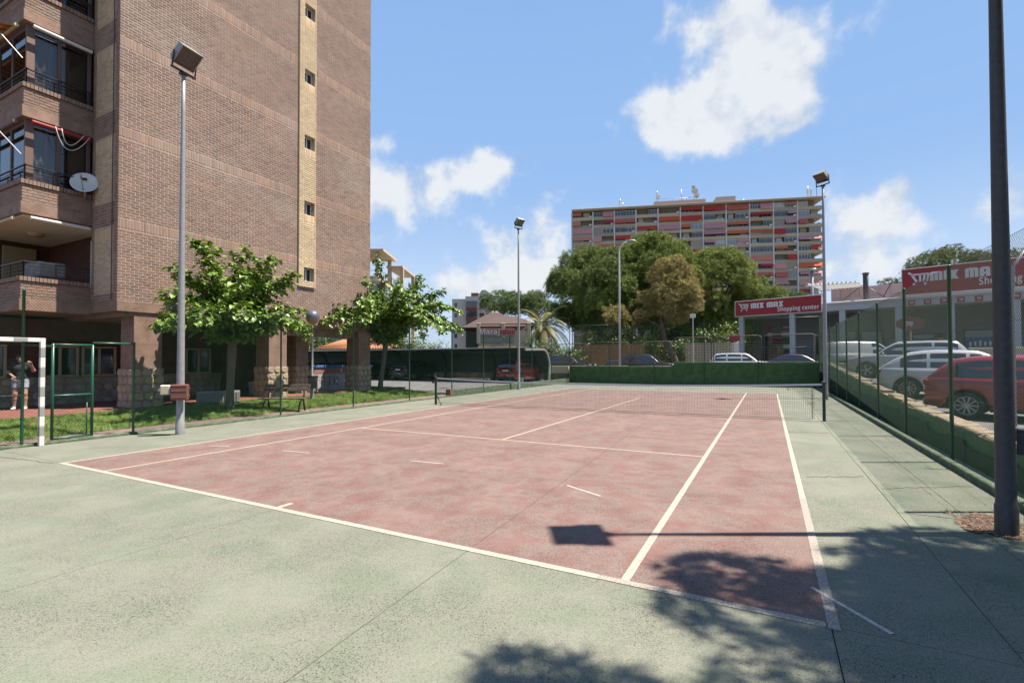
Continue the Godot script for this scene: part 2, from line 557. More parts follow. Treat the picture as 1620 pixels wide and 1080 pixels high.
func ground() -> void:
	var s := S()
	flat(s, -420, 420, -520, 120, -0.14)
	struct("ground", s, M.earth)
	s = S()
	flat(s, -8.12, 7.63, -19.0, 24.0, -0.028)
	struct("court_base", s, M.gap)
	var cl := func(v: float) -> Callable: return func(_z: float) -> float: return v
	var seam := func(z: float) -> float: return 2.0 + 0.058 * z
	var apron := Node3D.new()
	apron.name = "court_apron"
	add_child(apron)
	apron.set_meta("kind", "structure")
	var sheets := [
		[cl.call(-8.12), cl.call(0.03), 11.885, 24.0], [cl.call(0.03), seam, 11.885, 24.0], [seam, cl.call(5.47), 11.885, 24.0], [cl.call(5.47), cl.call(6.4), 11.885, 24.0],
		[cl.call(-8.12), seam, -11.9, 11.885], [seam, cl.call(6.4), -11.9, 11.885], [cl.call(-8.12), seam, -19.0, -11.9], [seam, cl.call(6.4), -19.0, -11.9]]
	for q in sheets:
		s = S()
		slab(s, q[0], q[1], q[2], q[3])
		obj("slab", s, M.apron, apron)
	var zs := [24.0, 20.9, 17.8, 14.7, 11.7, 8.75, 5.85, 2.95, -0.05, -3.05, -6.05, -9.05, -12.05, -15.05, -19.0]
	for i in zs.size() - 1:
		for q in [[6.4, 7.02], [7.02, 7.63]]:
			s = S()
			slab(s, cl.call(q[0]), cl.call(q[1]), zs[i + 1], zs[i], -0.003 + 0.002 * (i % 3))
			obj("slab", s, M.strip, apron)
	# the red playing area lies on the slabs as a coat of paint and shares their seam
	s = S()
	for q in [[cl.call(-5.485), seam], [seam, cl.call(5.485)]]:
		var g := 0.005
		var a: Callable = q[0]
		var b: Callable = q[1]
		var g0: float = 0.0 if a.call(0.0) < -5 else g
		var g1: float = 0.0 if b.call(0.0) > 5 else g
		quad(s, Vector3(a.call(11.885) + g0, 0.0025, 11.885), Vector3(b.call(11.885) - g1, 0.0025, 11.885), Vector3(b.call(-11.885) - g1, 0.0025, -11.885), Vector3(a.call(-11.885) + g0, 0.0025, -11.885))
	var court := struct("court_surface", s, M.red)
	var h := 0.0375
	var lines := [
		[-5.485, -11.885, -5.485, 11.885, 0.055, 0], [-4.115, -11.885, -4.115, 11.885, 0.05, 0], [4.115, -11.885, 4.115, 11.885, 0.066, 0],
		[0.0, -6.4, 0.0, 6.4, 0.05, 0], [-4.08, 6.4, 4.08, 6.4, 0.048, 0], [-4.08, -6.4, 4.08, -6.4, 0.05, 0], [-5.45, -11.885, 5.45, -11.885, 0.08, 0],
		[0.0, 11.84, 0.0, 11.66, 0.07, 0]]
	for q in lines:
		s = S()
		stroke(s, Vector2(q[0], q[1]), Vector2(q[2], q[3]), q[4], 0.0045)
		obj("court_line", s, M.line, court)
	s = S()
	stroke(s, Vector2(-5.52, 11.885), Vector2(3.9, 11.885), 0.078, 0.0052)
	obj("base_line", s, M.line, court)
	s = S()
	stroke(s, Vector2(3.9, 11.885), Vector2(5.44, 11.885), 0.074, 0.0052)
	obj("base_line", s, M.worn_line, court)
	s = S()
	stroke(s, Vector2(5.485, 11.93), Vector2(5.485, 8.6), 0.07, 0.0048)
	obj("court_line", s, M.worn_line, court)
	s = S()
	stroke(s, Vector2(5.485, 8.6), Vector2(5.485, -11.885), 0.066, 0.0048)
	obj("court_line", s, M.line, court)
	for q in [[-3.13, 9.42, -2.48, 9.34], [-0.33, 9.04, 0.34, 8.99], [2.66, 9.36, 3.23, 9.66], [5.4, 11.32, 5.8, 11.82], [-4.95, 9.75, -4.5, 9.6]]:
		s = S()
		stroke(s, Vector2(q[0], q[1]), Vector2(q[2], q[3]), 0.028, 0.0062)
		obj("handball_mark", s, M.faint_line, court)
	# hairline cracks wandering over the slabs
	rng.seed = 33
	for q in [[-8.0, 12.25, -5.6, 11.95, 0.006], [-7.9, 6.3, -5.6, 5.2, 0.005], [5.6, 7.3, 6.35, 6.9, 0.005], [-5.0, 15.2, -1.2, 14.2, 0.004], [-3.6, 2.2, -1.0, 3.4, 0.004], [5.5, 2.4, 6.38, 2.1, 0.005], [6.45, 7.6, 7.55, 6.9, 0.004]]:
		s = S()
		var prev := Vector2(q[0], q[1])
		for k in 14:
			var nxt := Vector2(q[0], q[1]).lerp(Vector2(q[2], q[3]), (k + 1) / 14.0) + Vector2(R(-0.03, 0.03), R(-0.03, 0.03))
			stroke(s, prev, nxt, q[4] * R(0.5, 1.3), 0.0045)
			prev = nxt
		obj("crack", s, M.gap, court)
	# kerbs
	s = S()
	bbox(s, Vector3(7.69, 0.02, 2.5), Vector3(0.11, 0.17, 43.0), 0.015)
	struct("right_kerb", s, M.green_paint)
	s = S()
	flat(s, 7.74, 8.0, -19.0, 24.0, 0.0)
	struct("gutter", s, M.concrete)
	s = S()
	bbox(s, Vector3(-8.2, 0.0, 4.9), Vector3(0.17, 0.12, 17.0), 0.02)
	bbox(s, Vector3(-8.2, 0.0, 17.0), Vector3(0.16, 0.10, 7.0), 0.02)
	struct("left_kerb", s, M.green_paint)
	# a hole broken out of the slab at the foot of the near right pole, full of dry needles
	s = S()
	var pts := []
	for k in 18:
		var a := TAU * k / 18.0
		var r := R(0.8, 1.15)
		pts.append(Vector3(7.16 + cos(a) * 0.29 * r - sin(a) * 0.08, 0.009, 8.84 + sin(a) * 0.44 * r))
	for k in 18: tri(s, Vector3(7.16, 0.012, 8.86), pts[(k + 1) % 18], pts[k])
	struct("dirt_patch", s, M.litter)
	# left side: paving along the fence, lawn, porch floor, parking asphalt
	s = S()
	for i in 22:
		for j in 2:
			var z0 := 12.6 - i * 0.8
			bbox(s, Vector3(-8.5 - j * 0.51, -0.02 + R(-0.004, 0.004), z0), Vector3(0.5, 0.08, 0.79), 0.006)
	struct("paved_path", s, M.pave)
	s = S()
	var gx := [-9.27, -10.2, -11.2, -12.02]
	var gy := [0.015, 0.09, 0.17, 0.215]
	for i in 3:
		quad(s, Vector3(gx[i + 1], gy[i + 1], 22.0), Vector3(gx[i], gy[i], 22.0), Vector3(gx[i], gy[i], -4.2), Vector3(gx[i + 1], gy[i + 1], -4.2))
	quad(s, Vector3(-14.5, 0.2, -2.9), Vector3(-12.02, 0.215, -2.9), Vector3(-12.02, 0.2, -4.6), Vector3(-14.5, 0.2, -4.6))
	struct("lawn", s, M.soil)
	s = S()
	for i in 36:
		for j in 24:
			var x := -12.2 - j * 0.5
			var z := 16.0 - i * 0.5
			if z > -3.0 and (x > -19.0 or z > 8.0): bbox(s, Vector3(x, 0.22 + R(-0.002, 0.002), z), Vector3(0.494, 0.1, 0.494), 0.005)
	span(s, Vector3(-24.0, -0.1, -2.9), Vector3(-11.99, 0.18, 22.0))
	struct("porch_floor", s, M.porch_tile)
	s = S()
	span(s, Vector3(-60, -0.13, -18.9), Vector3(-8.36, 0.10, -4.25))
	struct("car_park", s, M.asphalt)
	s = S()
	span(s, Vector3(-90, -0.13, -36.0), Vector3(90, 0.52, -19.35))
	struct("street", s, M.asphalt)
	s = S()
	span(s, Vector3(-90, -0.13, -60.0), Vector3(0.5, 0.75, -30.0))
	struct("pavement", s, M.concrete)
	s = S()
	for i in 44:
		var z1 := 26.0 - i
		var z0 := z1 - 1.0
		quad(s, Vector3(8.2, lot(z1), z1), Vector3(60, lot(z1), z1), Vector3(60, lot(z0), z0), Vector3(8.2, lot(z0), z0))
	quad(s, Vector3(8.2, -0.1, -18), Vector3(60, -0.1, -18), Vector3(60, lot(-18), -18), Vector3(8.2, lot(-18), -18))
	var car_park := struct("right_car_park", s, M.asphalt)
	for z in [3.1, 0.7, -1.7, -4.1, -6.5, -8.9, -11.3]:
		s = S()
		var z2: float = z - 1.1
		quad(s, Vector3(8.6, lot(z + 0.05) + 0.006, z + 0.05), Vector3(13.4, lot(z2 + 0.05) + 0.006, z2 + 0.05), Vector3(13.4, lot(z2 - 0.05) + 0.006, z2 - 0.05), Vector3(8.6, lot(z - 0.05) + 0.006, z - 0.05))
		obj("parking_line", s, M.line, car_park)
	s = S()
	span(s, Vector3(0.5, -0.13, -60.0), Vector3(60, 1.35, -29.2))
	struct("shop_terrace", s, M.concrete)

func litter_bits() -> void:
	# dry needles and small leaves on the slab and the paving
	var bit := S()
	tri(bit, Vector3(-0.5, 0, 0), Vector3(0.5, 0, 0.06), Vector3(0.4, 0.12, -0.16))
	tri(bit, Vector3(-0.5, 0, 0), Vector3(0.4, 0.12, -0.16), Vector3(-0.1, 0.05, -0.2))
	var xf := []
	var cols := []
	for i in 900:
		var p := Vector3(7.16 + R(-1, 1) * 0.30, 0.014, 8.84 + R(-1, 1) * 0.44)
		if i > 520: p = Vector3(R(6.7, 7.6), 0.008, R(2.0, 13.0))
		if i > 700: p = Vector3(R(-8.05, -7.6), 0.006, R(-3.0, 10.0))
		xf.append(Transform3D(Basis(Vector3.UP, R(0, TAU)).scaled(Vector3.ONE * R(0.015, 0.06)), p))
		var k := R(0.4, 1.2)
		cols.append(Color(0.26 * k, 0.14 * k, 0.08 * k))
	many("dry_leaves", done(bit), M.stone, xf, self, cols)

func grass() -> void:
	var s := S()
	for i in 7:
		var a := R(0, TAU)
		var o := Vector3(R(-0.03, 0.03), 0, R(-0.03, 0.03))
		var d := Vector3(cos(a), 0, sin(a))
		var hh := R(0.045, 0.11)
		var tip := o + Vector3(0, hh, 0) + Vector3(R(-1, 1), 0, R(-1, 1)) * hh * 0.6
		tri(s, o - d * 0.005, o + d * 0.005, tip)
	var m := done(s)
	var xf := []
	var cols := []
	var n := FastNoiseLite.new()
	n.seed = 4
	n.frequency = 0.6
	while xf.size() < 36000:
		var z := R(-4.2, 13.5)
		var x := R(-12.0, -9.2)
		if xf.size() % 9 == 0:
			z = R(-4.6, -2.9)
			x = R(-14.4, -11.9)
		var f := n.get_noise_2d(x * 2.0, z * 2.0)
		if x > -9.5 + 0.25 * f and R(0, 1) < 0.75: continue
		if f < -0.35 and R(0, 1) < 0.6: continue
		var y := remap(clampf(-x, 9.27, 12.02), 9.27, 12.02, 0.015, 0.215)
		xf.append(Transform3D(Basis(Vector3.UP, R(0, TAU)).scaled(Vector3.ONE * R(0.7, 1.25) * (1.0 + 0.3 * f)), Vector3(x, y - 0.005, z)))
		var k := R(0.75, 1.25)
		var dry := clampf(n.get_noise_2d(x * 3.1 + 50.0, z * 2.3) * 2.2 - 0.25, 0.0, 0.8)
		cols.append(Color((0.125 + 0.05 * f) * k, 0.215 * k, 0.035 * k).lerp(Color(0.26 * k, 0.22 * k, 0.10 * k), dry))
	var o := many("lawn_grass", m, M.grass, xf, self, cols)
	tag(o, "short sunlit lawn between the left fence and the brick block", "grass")

# ---------- the brick block on the left
const COURSE := 0.0886
const BRICK := 0.237

func brick_mesh() -> ArrayMesh:
	var s := S()
	var e := 0.03
	var f := 0.09
	var a := [Vector3(0, 0, 0), Vector3(1, 0, 0), Vector3(1, 1, 0), Vector3(0, 1, 0)]
	var b := [Vector3(e, f, 1), Vector3(1 - e, f, 1), Vector3(1 - e, 1 - f, 1), Vector3(e, 1 - f, 1)]
	quad(s, b[0], b[1], b[2], b[3])
	for i in 4:
		var j := (i + 1) % 4
		quad(s, a[i], a[j], b[j], b[i])
	return done(s)

func shade(kind: String) -> Color:
	var k := R(0.84, 1.12) * 0.74
	if kind == "yellow": return Color(0.56 * k, 0.435 * k, 0.285 * k)
	var w := R(-0.018, 0.018)
	if R(0, 1) < 0.08: k *= 0.86
	return Color((0.272 + w) * k, 0.182 * k, (0.142 - w * 0.5) * k)

# running bond with soldier bands, as transforms of the unit brick, from a lower corner along u
func lay(xf: Array, cols: Array, o: Vector3, u: Vector3, n: Vector3, w: float, h: float, bands: Array, kind := "brown") -> void:
	var j := 0.014
	var v := 0.0
	var r := 0
	while v < h - 0.03:
		var hh := COURSE
		var soldier := false
		for b in bands:
			if absf(o.y + v - b) < COURSE * 0.5:
				soldier = true
		if soldier: hh = COURSE * 4.0
		if v + hh > h: hh = h - v
		var lenb := COURSE if soldier else BRICK
		var x := 0.0 if soldier or r % 2 == 0 else -BRICK * 0.5
		while x < w - 0.02:
			var x0 := maxf(x, 0.0)
			var x1 := minf(x + lenb, w)
			if x1 - x0 > 0.03:
				var d := 0.009 + R(-0.002, 0.002)
				xf.append(Transform3D(Basis(u * (x1 - x0 - j), Vector3.UP * (hh - j), n * d), o + u * (x0 + j * 0.5) + Vector3.UP * (v + j * 0.5)))
				var cc := shade(kind)
				if soldier: cc = Color(cc.r * 1.14, cc.g * 1.10, cc.b * 1.06)
				# weathering: broad darker and paler areas, and salt bloom here and there along the bands
				var at := o + u * x0 + Vector3.UP * v
				var f: float = shared.stain.get_noise_3d(at.x, at.y * 2.2, at.z)
				var g: float = shared.stain.get_noise_3d(at.x + 40.0, at.y * 1.2, at.z * 0.5)
				var t := 1.0 + 0.16 * f
				cc = Color(cc.r * t, cc.g * t, cc.b * t)
				if g > 0.22 and kind == "brown": cc = cc.lerp(Color(0.27, 0.235, 0.205), minf(0.4, (g - 0.22) * 1.6) * R(0.3, 1.0))
				cols.append(cc)
			x += lenb
		v += hh
		r += 4 if soldier else 1

func block() -> void:
	var root := thing("brick_apartment_block", "tall brown brick apartment block on pillars with corner balconies", "building", Vector3(-12.5, 0, 2.7))
	var off := -root.position
	var top := 25.5
	var unit := brick_mesh()
	var part := func(s: SurfaceTool, called: String, m: Material, parent: Node) -> MeshInstance3D:
		var o := obj(called, s, m, parent)
		if parent == root: o.position = off
		return o
	# solid body behind the brick skin, with the openings of the stair windows left out
	var s := S()
	var F := -12.512
	span(s, Vector3(-22, 3.55, -2.59), Vector3(-12.95, top, 7.55))
	span(s, Vector3(-12.95, 3.55, 1.40), Vector3(F, top, 8.118))
	span(s, Vector3(-14.14, 3.3, 7.55), Vector3(-12.96, top, 8.118))
	span(s, Vector3(-12.95, 3.55, -2.59), Vector3(F, top, 0.87))
	var y := 3.55
	for i in 7:
		var wy := 5.14 + 2.87 * i
		span(s, Vector3(-12.95, y, 0.872), Vector3(F - 0.001, wy, 1.398))
		y = wy + 0.58
	span(s, Vector3(-12.95, y, 0.872), Vector3(F - 0.001, top, 1.398))
	var wall: MeshInstance3D = part.call(s, "wall", M.mortar, root)
	var bands := []
	for i in 8: bands.append(3.6 + COURSE * roundf((5.79 - 3.6 + 2.84 * i) / COURSE))
	var xf := []
	var cols := []
	var mz := Vector3(0, 0, -1)
	lay(xf, cols, Vector3(F, 3.6, 8.13), mz, Vector3.RIGHT, 8.13 - 1.665, top - 3.6, bands)
	lay(xf, cols, Vector3(F, 3.6, 0.785), mz, Vector3.RIGHT, 0.785 + 2.6, top - 3.6, bands)
	lay(xf, cols, Vector3(F, 3.6, 1.665), mz, Vector3.RIGHT, 0.88, 1.24, bands)
	# the nearest three hundred bricks by the corner are picked out singly, the rest are one part
	var eye := Vector3(5.13, 1.73, 15.67)
	var order := range(xf.size())
	order.sort_custom(func(p, q): return xf[p].origin.distance_squared_to(eye) < xf[q].origin.distance_squared_to(eye))
	var shades := []
	var tones := []
	for k in 24:
		var m := mat(Color.WHITE, 0.88)
		tones.append(cols[order[k * 12]])
		m.albedo_color = tones[k].linear_to_srgb()
		shades.append(m)
	for k in 290:
		var near := 0
		for q in 24:
			if absf(tones[q].r - cols[order[k]].r) < absf(tones[near].r - cols[order[k]].r): near = q
		var b := obj("brick", unit, shades[near], wall)
		b.transform = xf[order[k]]
	var rest_xf := []
	var rest_c := []
	for k in range(290, order.size()):
		rest_xf.append(xf[order[k]])
		rest_c.append(cols[order[k]])
	many("bricks", unit, M.brick, rest_xf, wall, rest_c)
	# concrete band at the foot of the wall and the soffit
	s = S()
	span(s, Vector3(-22, 3.12, -2.55), Vector3(-12.56, 3.56, 7.9))
	bbox(s, Vector3(-12.62, 3.43, 2.765), Vector3(0.25, 0.34, 10.72), 0.012)
	bbox(s, Vector3(-13.4, 3.43, 8.02), Vector3(1.55, 0.34, 0.22), 0.012)
	bbox(s, Vector3(-12.9, 2.96, 0.0), Vector3(0.3, 0.36, 4.4), 0.01)
	bbox(s, Vector3(-12.9, 2.96, 4.9), Vector3(0.3, 0.36, 4.4), 0.01)
	part.call(s, "concrete_band", M.plaster, root)
	# yellow brick strip, standing proud of the wall, with the stair windows
	s = S()
	var G := -12.435
	span(s, Vector3(F, 4.88, 0.79), Vector3(G, top, 0.871))
	span(s, Vector3(F, 4.88, 1.399), Vector3(G, top, 1.66))
	y = 4.88
	for i in 7:
		var wy := 5.14 + 2.87 * i
		span(s, Vector3(F, y, 0.871), Vector3(G, wy, 1.399))
		y = wy + 0.58
	span(s, Vector3(F, y, 0.871), Vector3(G, top, 1.399))
	var strip: MeshInstance3D = part.call(s, "yellow_brick_strip", M.cream, root)
	xf = []
	cols = []
	lay(xf, cols, Vector3(G, 4.88, 1.66), mz, Vector3.RIGHT, 0.26, top - 4.9, [], "yellow")
	lay(xf, cols, Vector3(G, 4.88, 0.871), mz, Vector3.RIGHT, 0.081, top - 4.9, [], "yellow")
	y = 4.88
	for i in 7:
		var wy := 5.14 + 2.87 * i
		lay(xf, cols, Vector3(G, y, 1.40), mz, Vector3.RIGHT, 0.53, wy - y, [wy - COURSE * 4.0], "yellow")
		y = wy + 0.58
	many("bricks", unit, M.brick, xf, strip, cols)
	for i in 7:
		var wy := 5.14 + 2.87 * i
		s = S()
		for q in [[-0.245, 0.03], [0.0, 0.035], [0.245, 0.03]]: bbox(s, Vector3(0, 0.29, q[0]), Vector3(0.05, 0.56, q[1] + 0.012), 0.006)
		bbox(s, Vector3(0, 0.02, 0), Vector3(0.05, 0.04, 0.52), 0.006)
		bbox(s, Vector3(0, 0.56, 0), Vector3(0.05, 0.04, 0.52), 0.006)
		var w := obj("window", s, M.white, root)
		w.position = Vector3(-12.66, wy, 1.135) + off
		s = S()
		span(s, Vector3(-0.012, 0.04, -0.24), Vector3(-0.004, 0.54, 0.24))
		obj("pane", s, M.dark_glass, w)
	# pillars with stone feet
	var stone := stone_mesh()
	for q in [[6.86, 7.66, -12.5, 1], [2.17, 2.98, -12.5, 1], [-2.6, -1.83, -12.5, 1], [0.2, 0.85, -13.6, 0]]:
		s = S()
		span(s, Vector3(q[2] - 0.8, 0.25, q[0]), Vector3(q[2], 3.13, q[1]))
		var p: MeshInstance3D = part.call(s, "pillar", M.plaster, root)
		stone_clad(stone, p, q[2] - 0.86, q[2] + 0.04, q[0] - 0.04, q[1] + 0.04, 0.2, 1.48)
	# ground-floor rooms under the block
	s = S()
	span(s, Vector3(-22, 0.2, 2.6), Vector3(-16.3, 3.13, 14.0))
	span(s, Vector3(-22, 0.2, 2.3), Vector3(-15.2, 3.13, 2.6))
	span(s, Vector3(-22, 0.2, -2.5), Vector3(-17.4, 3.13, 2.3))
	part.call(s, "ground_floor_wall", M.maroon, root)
	s = S()
	span(s, Vector3(-16.3, 0.2, 2.62), Vector3(-16.24, 1.2, 13.9))
	var dado: MeshInstance3D = part.call(s, "stone_dado", M.concrete, root)
	var sx := []
	var sc := []
	for i in 42:
		for j in 4:
			sx.append(Transform3D(Basis(Vector3(0, 0, -1) * R(0.2, 0.29), Vector3.UP * R(0.2, 0.27), Vector3.RIGHT * R(0.03, 0.06)), Vector3(-16.25, 0.3 + j * 0.25 + R(-0.02, 0.02), 13.8 - i * 0.27 + R(-0.05, 0.05))))
			var k := R(0.7, 1.2)
			sc.append(Color(0.27 * k, 0.22 * k, 0.16 * k))
	var ds := many("stones", stone, M.stone, sx, dado, sc)
	ds.position = Vector3.ZERO
	for q in [[8.15, 0.95], [7.05, 0.95], [3.6, 0.95], [9.9, 0.8]]:
		s = S()
		for k in [-1, 0, 1]: bbox(s, Vector3(0, 0, k * q[1] * 0.5), Vector3(0.1, 1.0, 0.07), 0.008)
		for k in [-1, 1]: bbox(s, Vector3(0, k * 0.5, 0), Vector3(0.1, 0.07, q[1] + 0.08), 0.008)
		var w := obj("window", s, M.cream_frame, root)
		w.position = Vector3(-16.22, 1.72, q[0]) + off
		s = S()
		span(s, Vector3(-0.02, -0.48, -q[1] * 0.5), Vector3(-0.01, 0.48, q[1] * 0.5))
		obj("pane", s, M.dark_glass, w)
		s = S()
		for k in 12: span(s, Vector3(-0.05, -0.46 + k * 0.08, -q[1] * 0.48), Vector3(-0.03, -0.395 + k * 0.08, q[1] * 0.48))
		obj("shutter", s, M.cream, w)
	s = S()
	bbox(s, Vector3(-16.27, 1.2, 10.9), Vector3(0.1, 2.1, 1.0), 0.01)
	part.call(s, "door", M.dark_metal, root)
	balconies(root, off, unit, part)

func stone_mesh() -> ArrayMesh:   # a flat irregular facing stone, unit square, face towards z
	var s := S()
	var n := 7
	var rim := []
	var face := []
	for k in n:
		var a := TAU * k / n + R(-0.2, 0.2)
		var r := R(0.88, 1.12)
		var p := Vector3(clampf(cos(a) * 0.62 * r, -0.5, 0.5), clampf(sin(a) * 0.62 * r, -0.5, 0.5), 0)
		rim.append(p)
		face.append(Vector3(p.x * 0.86, p.y * 0.86, R(0.75, 1.0)))
	for k in n:
		var k2 := (k + 1) % n
		quad(s, rim[k], rim[k2], face[k2], face[k])
		tri(s, Vector3(0, 0, 1), face[k], face[k2])
	return done(s)

func stone_clad(stone: Mesh, p: Node3D, x0: float, x1: float, z0: float, z1: float, y0: float, y1: float) -> void:
	var s := S()
	span(s, Vector3(x0, y0, z0), Vector3(x1, y1, z1))
	var core := obj("stone_foot", s, M.sandstone, p)
	for side in 2:
		var w := (z1 - z0) if side == 0 else (x1 - x0)
		var nu := 3
		for i in nu:
			for j in 5:
				var cw := w / nu
				var ch := (y1 - y0) / 5.0
				var u := (i + 0.5) * cw + (0.12 * cw if j % 2 else -0.12 * cw)
				var v := y0 + (j + 0.5) * ch
				var b := obj("stone", stone, shared_stone(), core)
				var pos := Vector3(x1, v, z1 - u) if side == 0 else Vector3(x0 + u, v, z1)
				var ax := Vector3(0, 0, -1) if side == 0 else Vector3.RIGHT
				var nn := Vector3.RIGHT if side == 0 else Vector3.BACK
				b.transform = Transform3D(Basis(ax * cw * R(0.84, 0.95), Vector3.UP * ch * R(0.84, 0.95), nn * R(0.02, 0.035)), pos)

func shared_stone() -> Material:
	if not shared.has("stones"):
		var l := []
		for k in 8:
			var g := R(0.75, 1.15)
			l.append(mat(lin(0.50 * g, (0.40 + R(-0.03, 0.03)) * g, (0.28 + R(-0.05, 0.04)) * g), 0.95))
		shared.stones = l
	return shared.stones[rng.randi() % 8]

func balconies(root: Node3D, off: Vector3, unit: Mesh, part: Callable) -> void:
	var XB := -14.16
	# return wall at the corner, with recessed yellow panels
	var xf := []
	var cols := []
	var yx := []
	var yc := []
	for n in 8:
		var b := 3.22 + 2.86 * n
		lay(xf, cols, Vector3(XB, b + 0.34, 8.118), Vector3.RIGHT, Vector3.BACK, 1.66, 0.28, [])
		lay(xf, cols, Vector3(XB, b + 0.62, 8.118), Vector3.RIGHT, Vector3.BACK, 0.2, 2.1, [])
		lay(xf, cols, Vector3(-12.74, b + 0.62, 8.118), Vector3.RIGHT, Vector3.BACK, 0.24, 2.1, [])
		lay(xf, cols, Vector3(XB, b + 2.72, 8.118), Vector3.RIGHT, Vector3.BACK, 1.66, 0.48, [])
		lay(yx, yc, Vector3(-13.96, b + 0.62, 8.118), Vector3.RIGHT, Vector3.BACK, 1.22, 2.1, [b + 0.62 + COURSE * 19.0], "yellow")
	var s := S()
	cyl(s, Vector3(-12.78, 3.6, 8.16), Vector3(-12.78, 25.0, 8.16), 0.014, 0.014, 8)
	var rw: MeshInstance3D = part.call(s, "drain_pipe", M.dark_pole, root)
	many("bricks", unit, M.brick, xf, rw, cols)
	many("yellow_bricks", unit, M.brick, yx, rw, yc)
	s = S()
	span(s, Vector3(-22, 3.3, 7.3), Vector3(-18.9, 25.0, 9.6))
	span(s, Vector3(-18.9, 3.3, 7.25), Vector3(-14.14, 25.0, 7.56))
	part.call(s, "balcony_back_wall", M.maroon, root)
	for n in 8:
		var b := 3.22 + 2.86 * n
		s = S()
		bbox(s, Vector3((XB - 22) * 0.5, b + 0.17, 8.97), Vector3(22 + XB, 0.34, 1.70), 0.01)
		span(s, Vector3(XB - 0.24, b + 0.34, 8.12), Vector3(XB - 0.013, b + 0.86, 9.79))
		span(s, Vector3(-22, b + 0.34, 9.56), Vector3(XB - 0.24, b + 0.86, 9.787))
		var bal: MeshInstance3D = part.call(s, "balcony", M.plaster, root)
		xf = []
		cols = []
		lay(xf, cols, Vector3(XB - 0.013, b + 0.34, 9.8), Vector3(0, 0, -1), Vector3.RIGHT, 1.67, 0.52, [])
		lay(xf, cols, Vector3(-22, b + 0.34, 9.788), Vector3.RIGHT, Vector3.BACK, 22 + XB, 0.52, [])
		# soldier cap
		for i in 19: _cap(xf, cols, Vector3(XB - 0.22, b + 0.86, 9.83 - i * COURSE), Vector3(0, 0, -1), Vector3.RIGHT, 0.26)
		for i in 88: _cap(xf, cols, Vector3(-22 + i * COURSE, b + 0.86, 9.58), Vector3.RIGHT, Vector3.BACK, 0.26)
		many("bricks", unit, M.brick, xf, bal, cols)
		# railing: posts and four bars round the corner
		s = S()
		for z in [9.72, 8.98, 8.2]: cyl(s, Vector3(XB - 0.06, b + 1.0, z), Vector3(XB - 0.06, b + 1.44, z), 0.016, 0.016, 6)
		for i in 7: cyl(s, Vector3(XB - 0.06 - i * 0.95, b + 1.0, 9.72), Vector3(XB - 0.06 - i * 0.95, b + 1.44, 9.72), 0.016, 0.016, 6)
		for k in [0.12, 0.23, 0.34]:
			cyl(s, Vector3(XB - 0.06, b + 1.0 + k, 9.74), Vector3(XB - 0.06, b + 1.0 + k, 8.14), 0.009, 0.009, 6)
			cyl(s, Vector3(XB - 0.06, b + 1.0 + k, 9.72), Vector3(-21, b + 1.0 + k, 9.72), 0.009, 0.009, 6)
		bbox(s, Vector3(XB - 0.06, b + 1.45, 8.94), Vector3(0.05, 0.035, 1.62), 0.006)
		bbox(s, Vector3(-17.6, b + 1.45, 9.72), Vector3(6.9, 0.035, 0.05), 0.006)
		obj("railing", s, M.dark_metal, bal)
		if n > 0:
			# glazed-in balcony: frames and panes
			s = S()
			for z in [9.60, 8.92, 8.17]: bbox(s, Vector3(XB - 0.2, b + 1.93, z), Vector3(0.07, 1.86, 0.10 if z < 9.5 else 0.2), 0.008)
			bbox(s, Vector3(XB - 0.2, b + 1.04, 8.9), Vector3(0.075, 0.07, 1.5), 0.006)
			bbox(s, Vector3(XB - 0.2, b + 2.81, 8.9), Vector3(0.075, 0.09, 1.5), 0.006)
			for i in 7: bbox(s, Vector3(XB - 0.3 - i * 1.05, b + 1.93, 9.62), Vector3(0.09, 1.86, 0.07), 0.008)
			bbox(s, Vector3(-17.9, b + 2.81, 9.62), Vector3(7.2, 0.09, 0.075), 0.006)
			bbox(s, Vector3(-17.9, b + 1.04, 9.62), Vector3(7.2, 0.07, 0.075), 0.006)
			var gl := obj("balcony_window", s, M.rust_pipe, root)
			gl.position = off
			for q in [[8.22, 8.87], [8.97, 9.5]]:
				s = S()
				span(s, Vector3(XB - 0.206, b + 1.08, q[0]), Vector3(XB - 0.198, b + 2.76, q[1]))
				obj("pane", s, M.glass, gl)
			for i in 6:
				s = S()
				span(s, Vector3(XB - 1.3 - i * 1.05, b + 1.08, 9.616), Vector3(XB - 0.35 - i * 1.05, b + 2.76, 9.624))
				obj("pane", s, M.glass, gl)
			# curtains hung inside
			s = S(true)
			var hang: float = 0.45 + 0.2 * (n % 3)
			for i in 14:
				var z0 := 9.45 - i * hang / 14.0
				var z1 := 9.45 - (i + 1) * hang / 14.0
				var x0 := XB - 0.42 + 0.04 * sin(i * 1.9)
				var x1 := XB - 0.42 + 0.04 * sin((i + 1) * 1.9)
				quad(s, Vector3(x0, b + 1.05, z0), Vector3(x1, b + 1.05, z1), Vector3(x1, b + 2.7, z1), Vector3(x0, b + 2.7, z0))
			obj("curtain", s, M.white if n != 2 else M.cream, gl)
		# rolled awning under the slab above, with its case and arms
		s = S()
		cyl(s, Vector3(XB + 0.07, b + 2.74, 9.62), Vector3(XB + 0.07, b + 2.74, 8.2), 0.05, 0.05, 10)
		var aw := obj("awning_roll", s, M.sign_red if n % 2 else M.white, root)
		aw.position = off
		s = S()
		cyl(s, Vector3(XB - 0.2, b + 2.70, 9.9), Vector3(-21, b + 2.70, 9.9), 0.055, 0.055, 10)
		aw = obj("awning_roll", s, M.rust_pipe if n % 2 else M.cream, root)
		aw.position = off
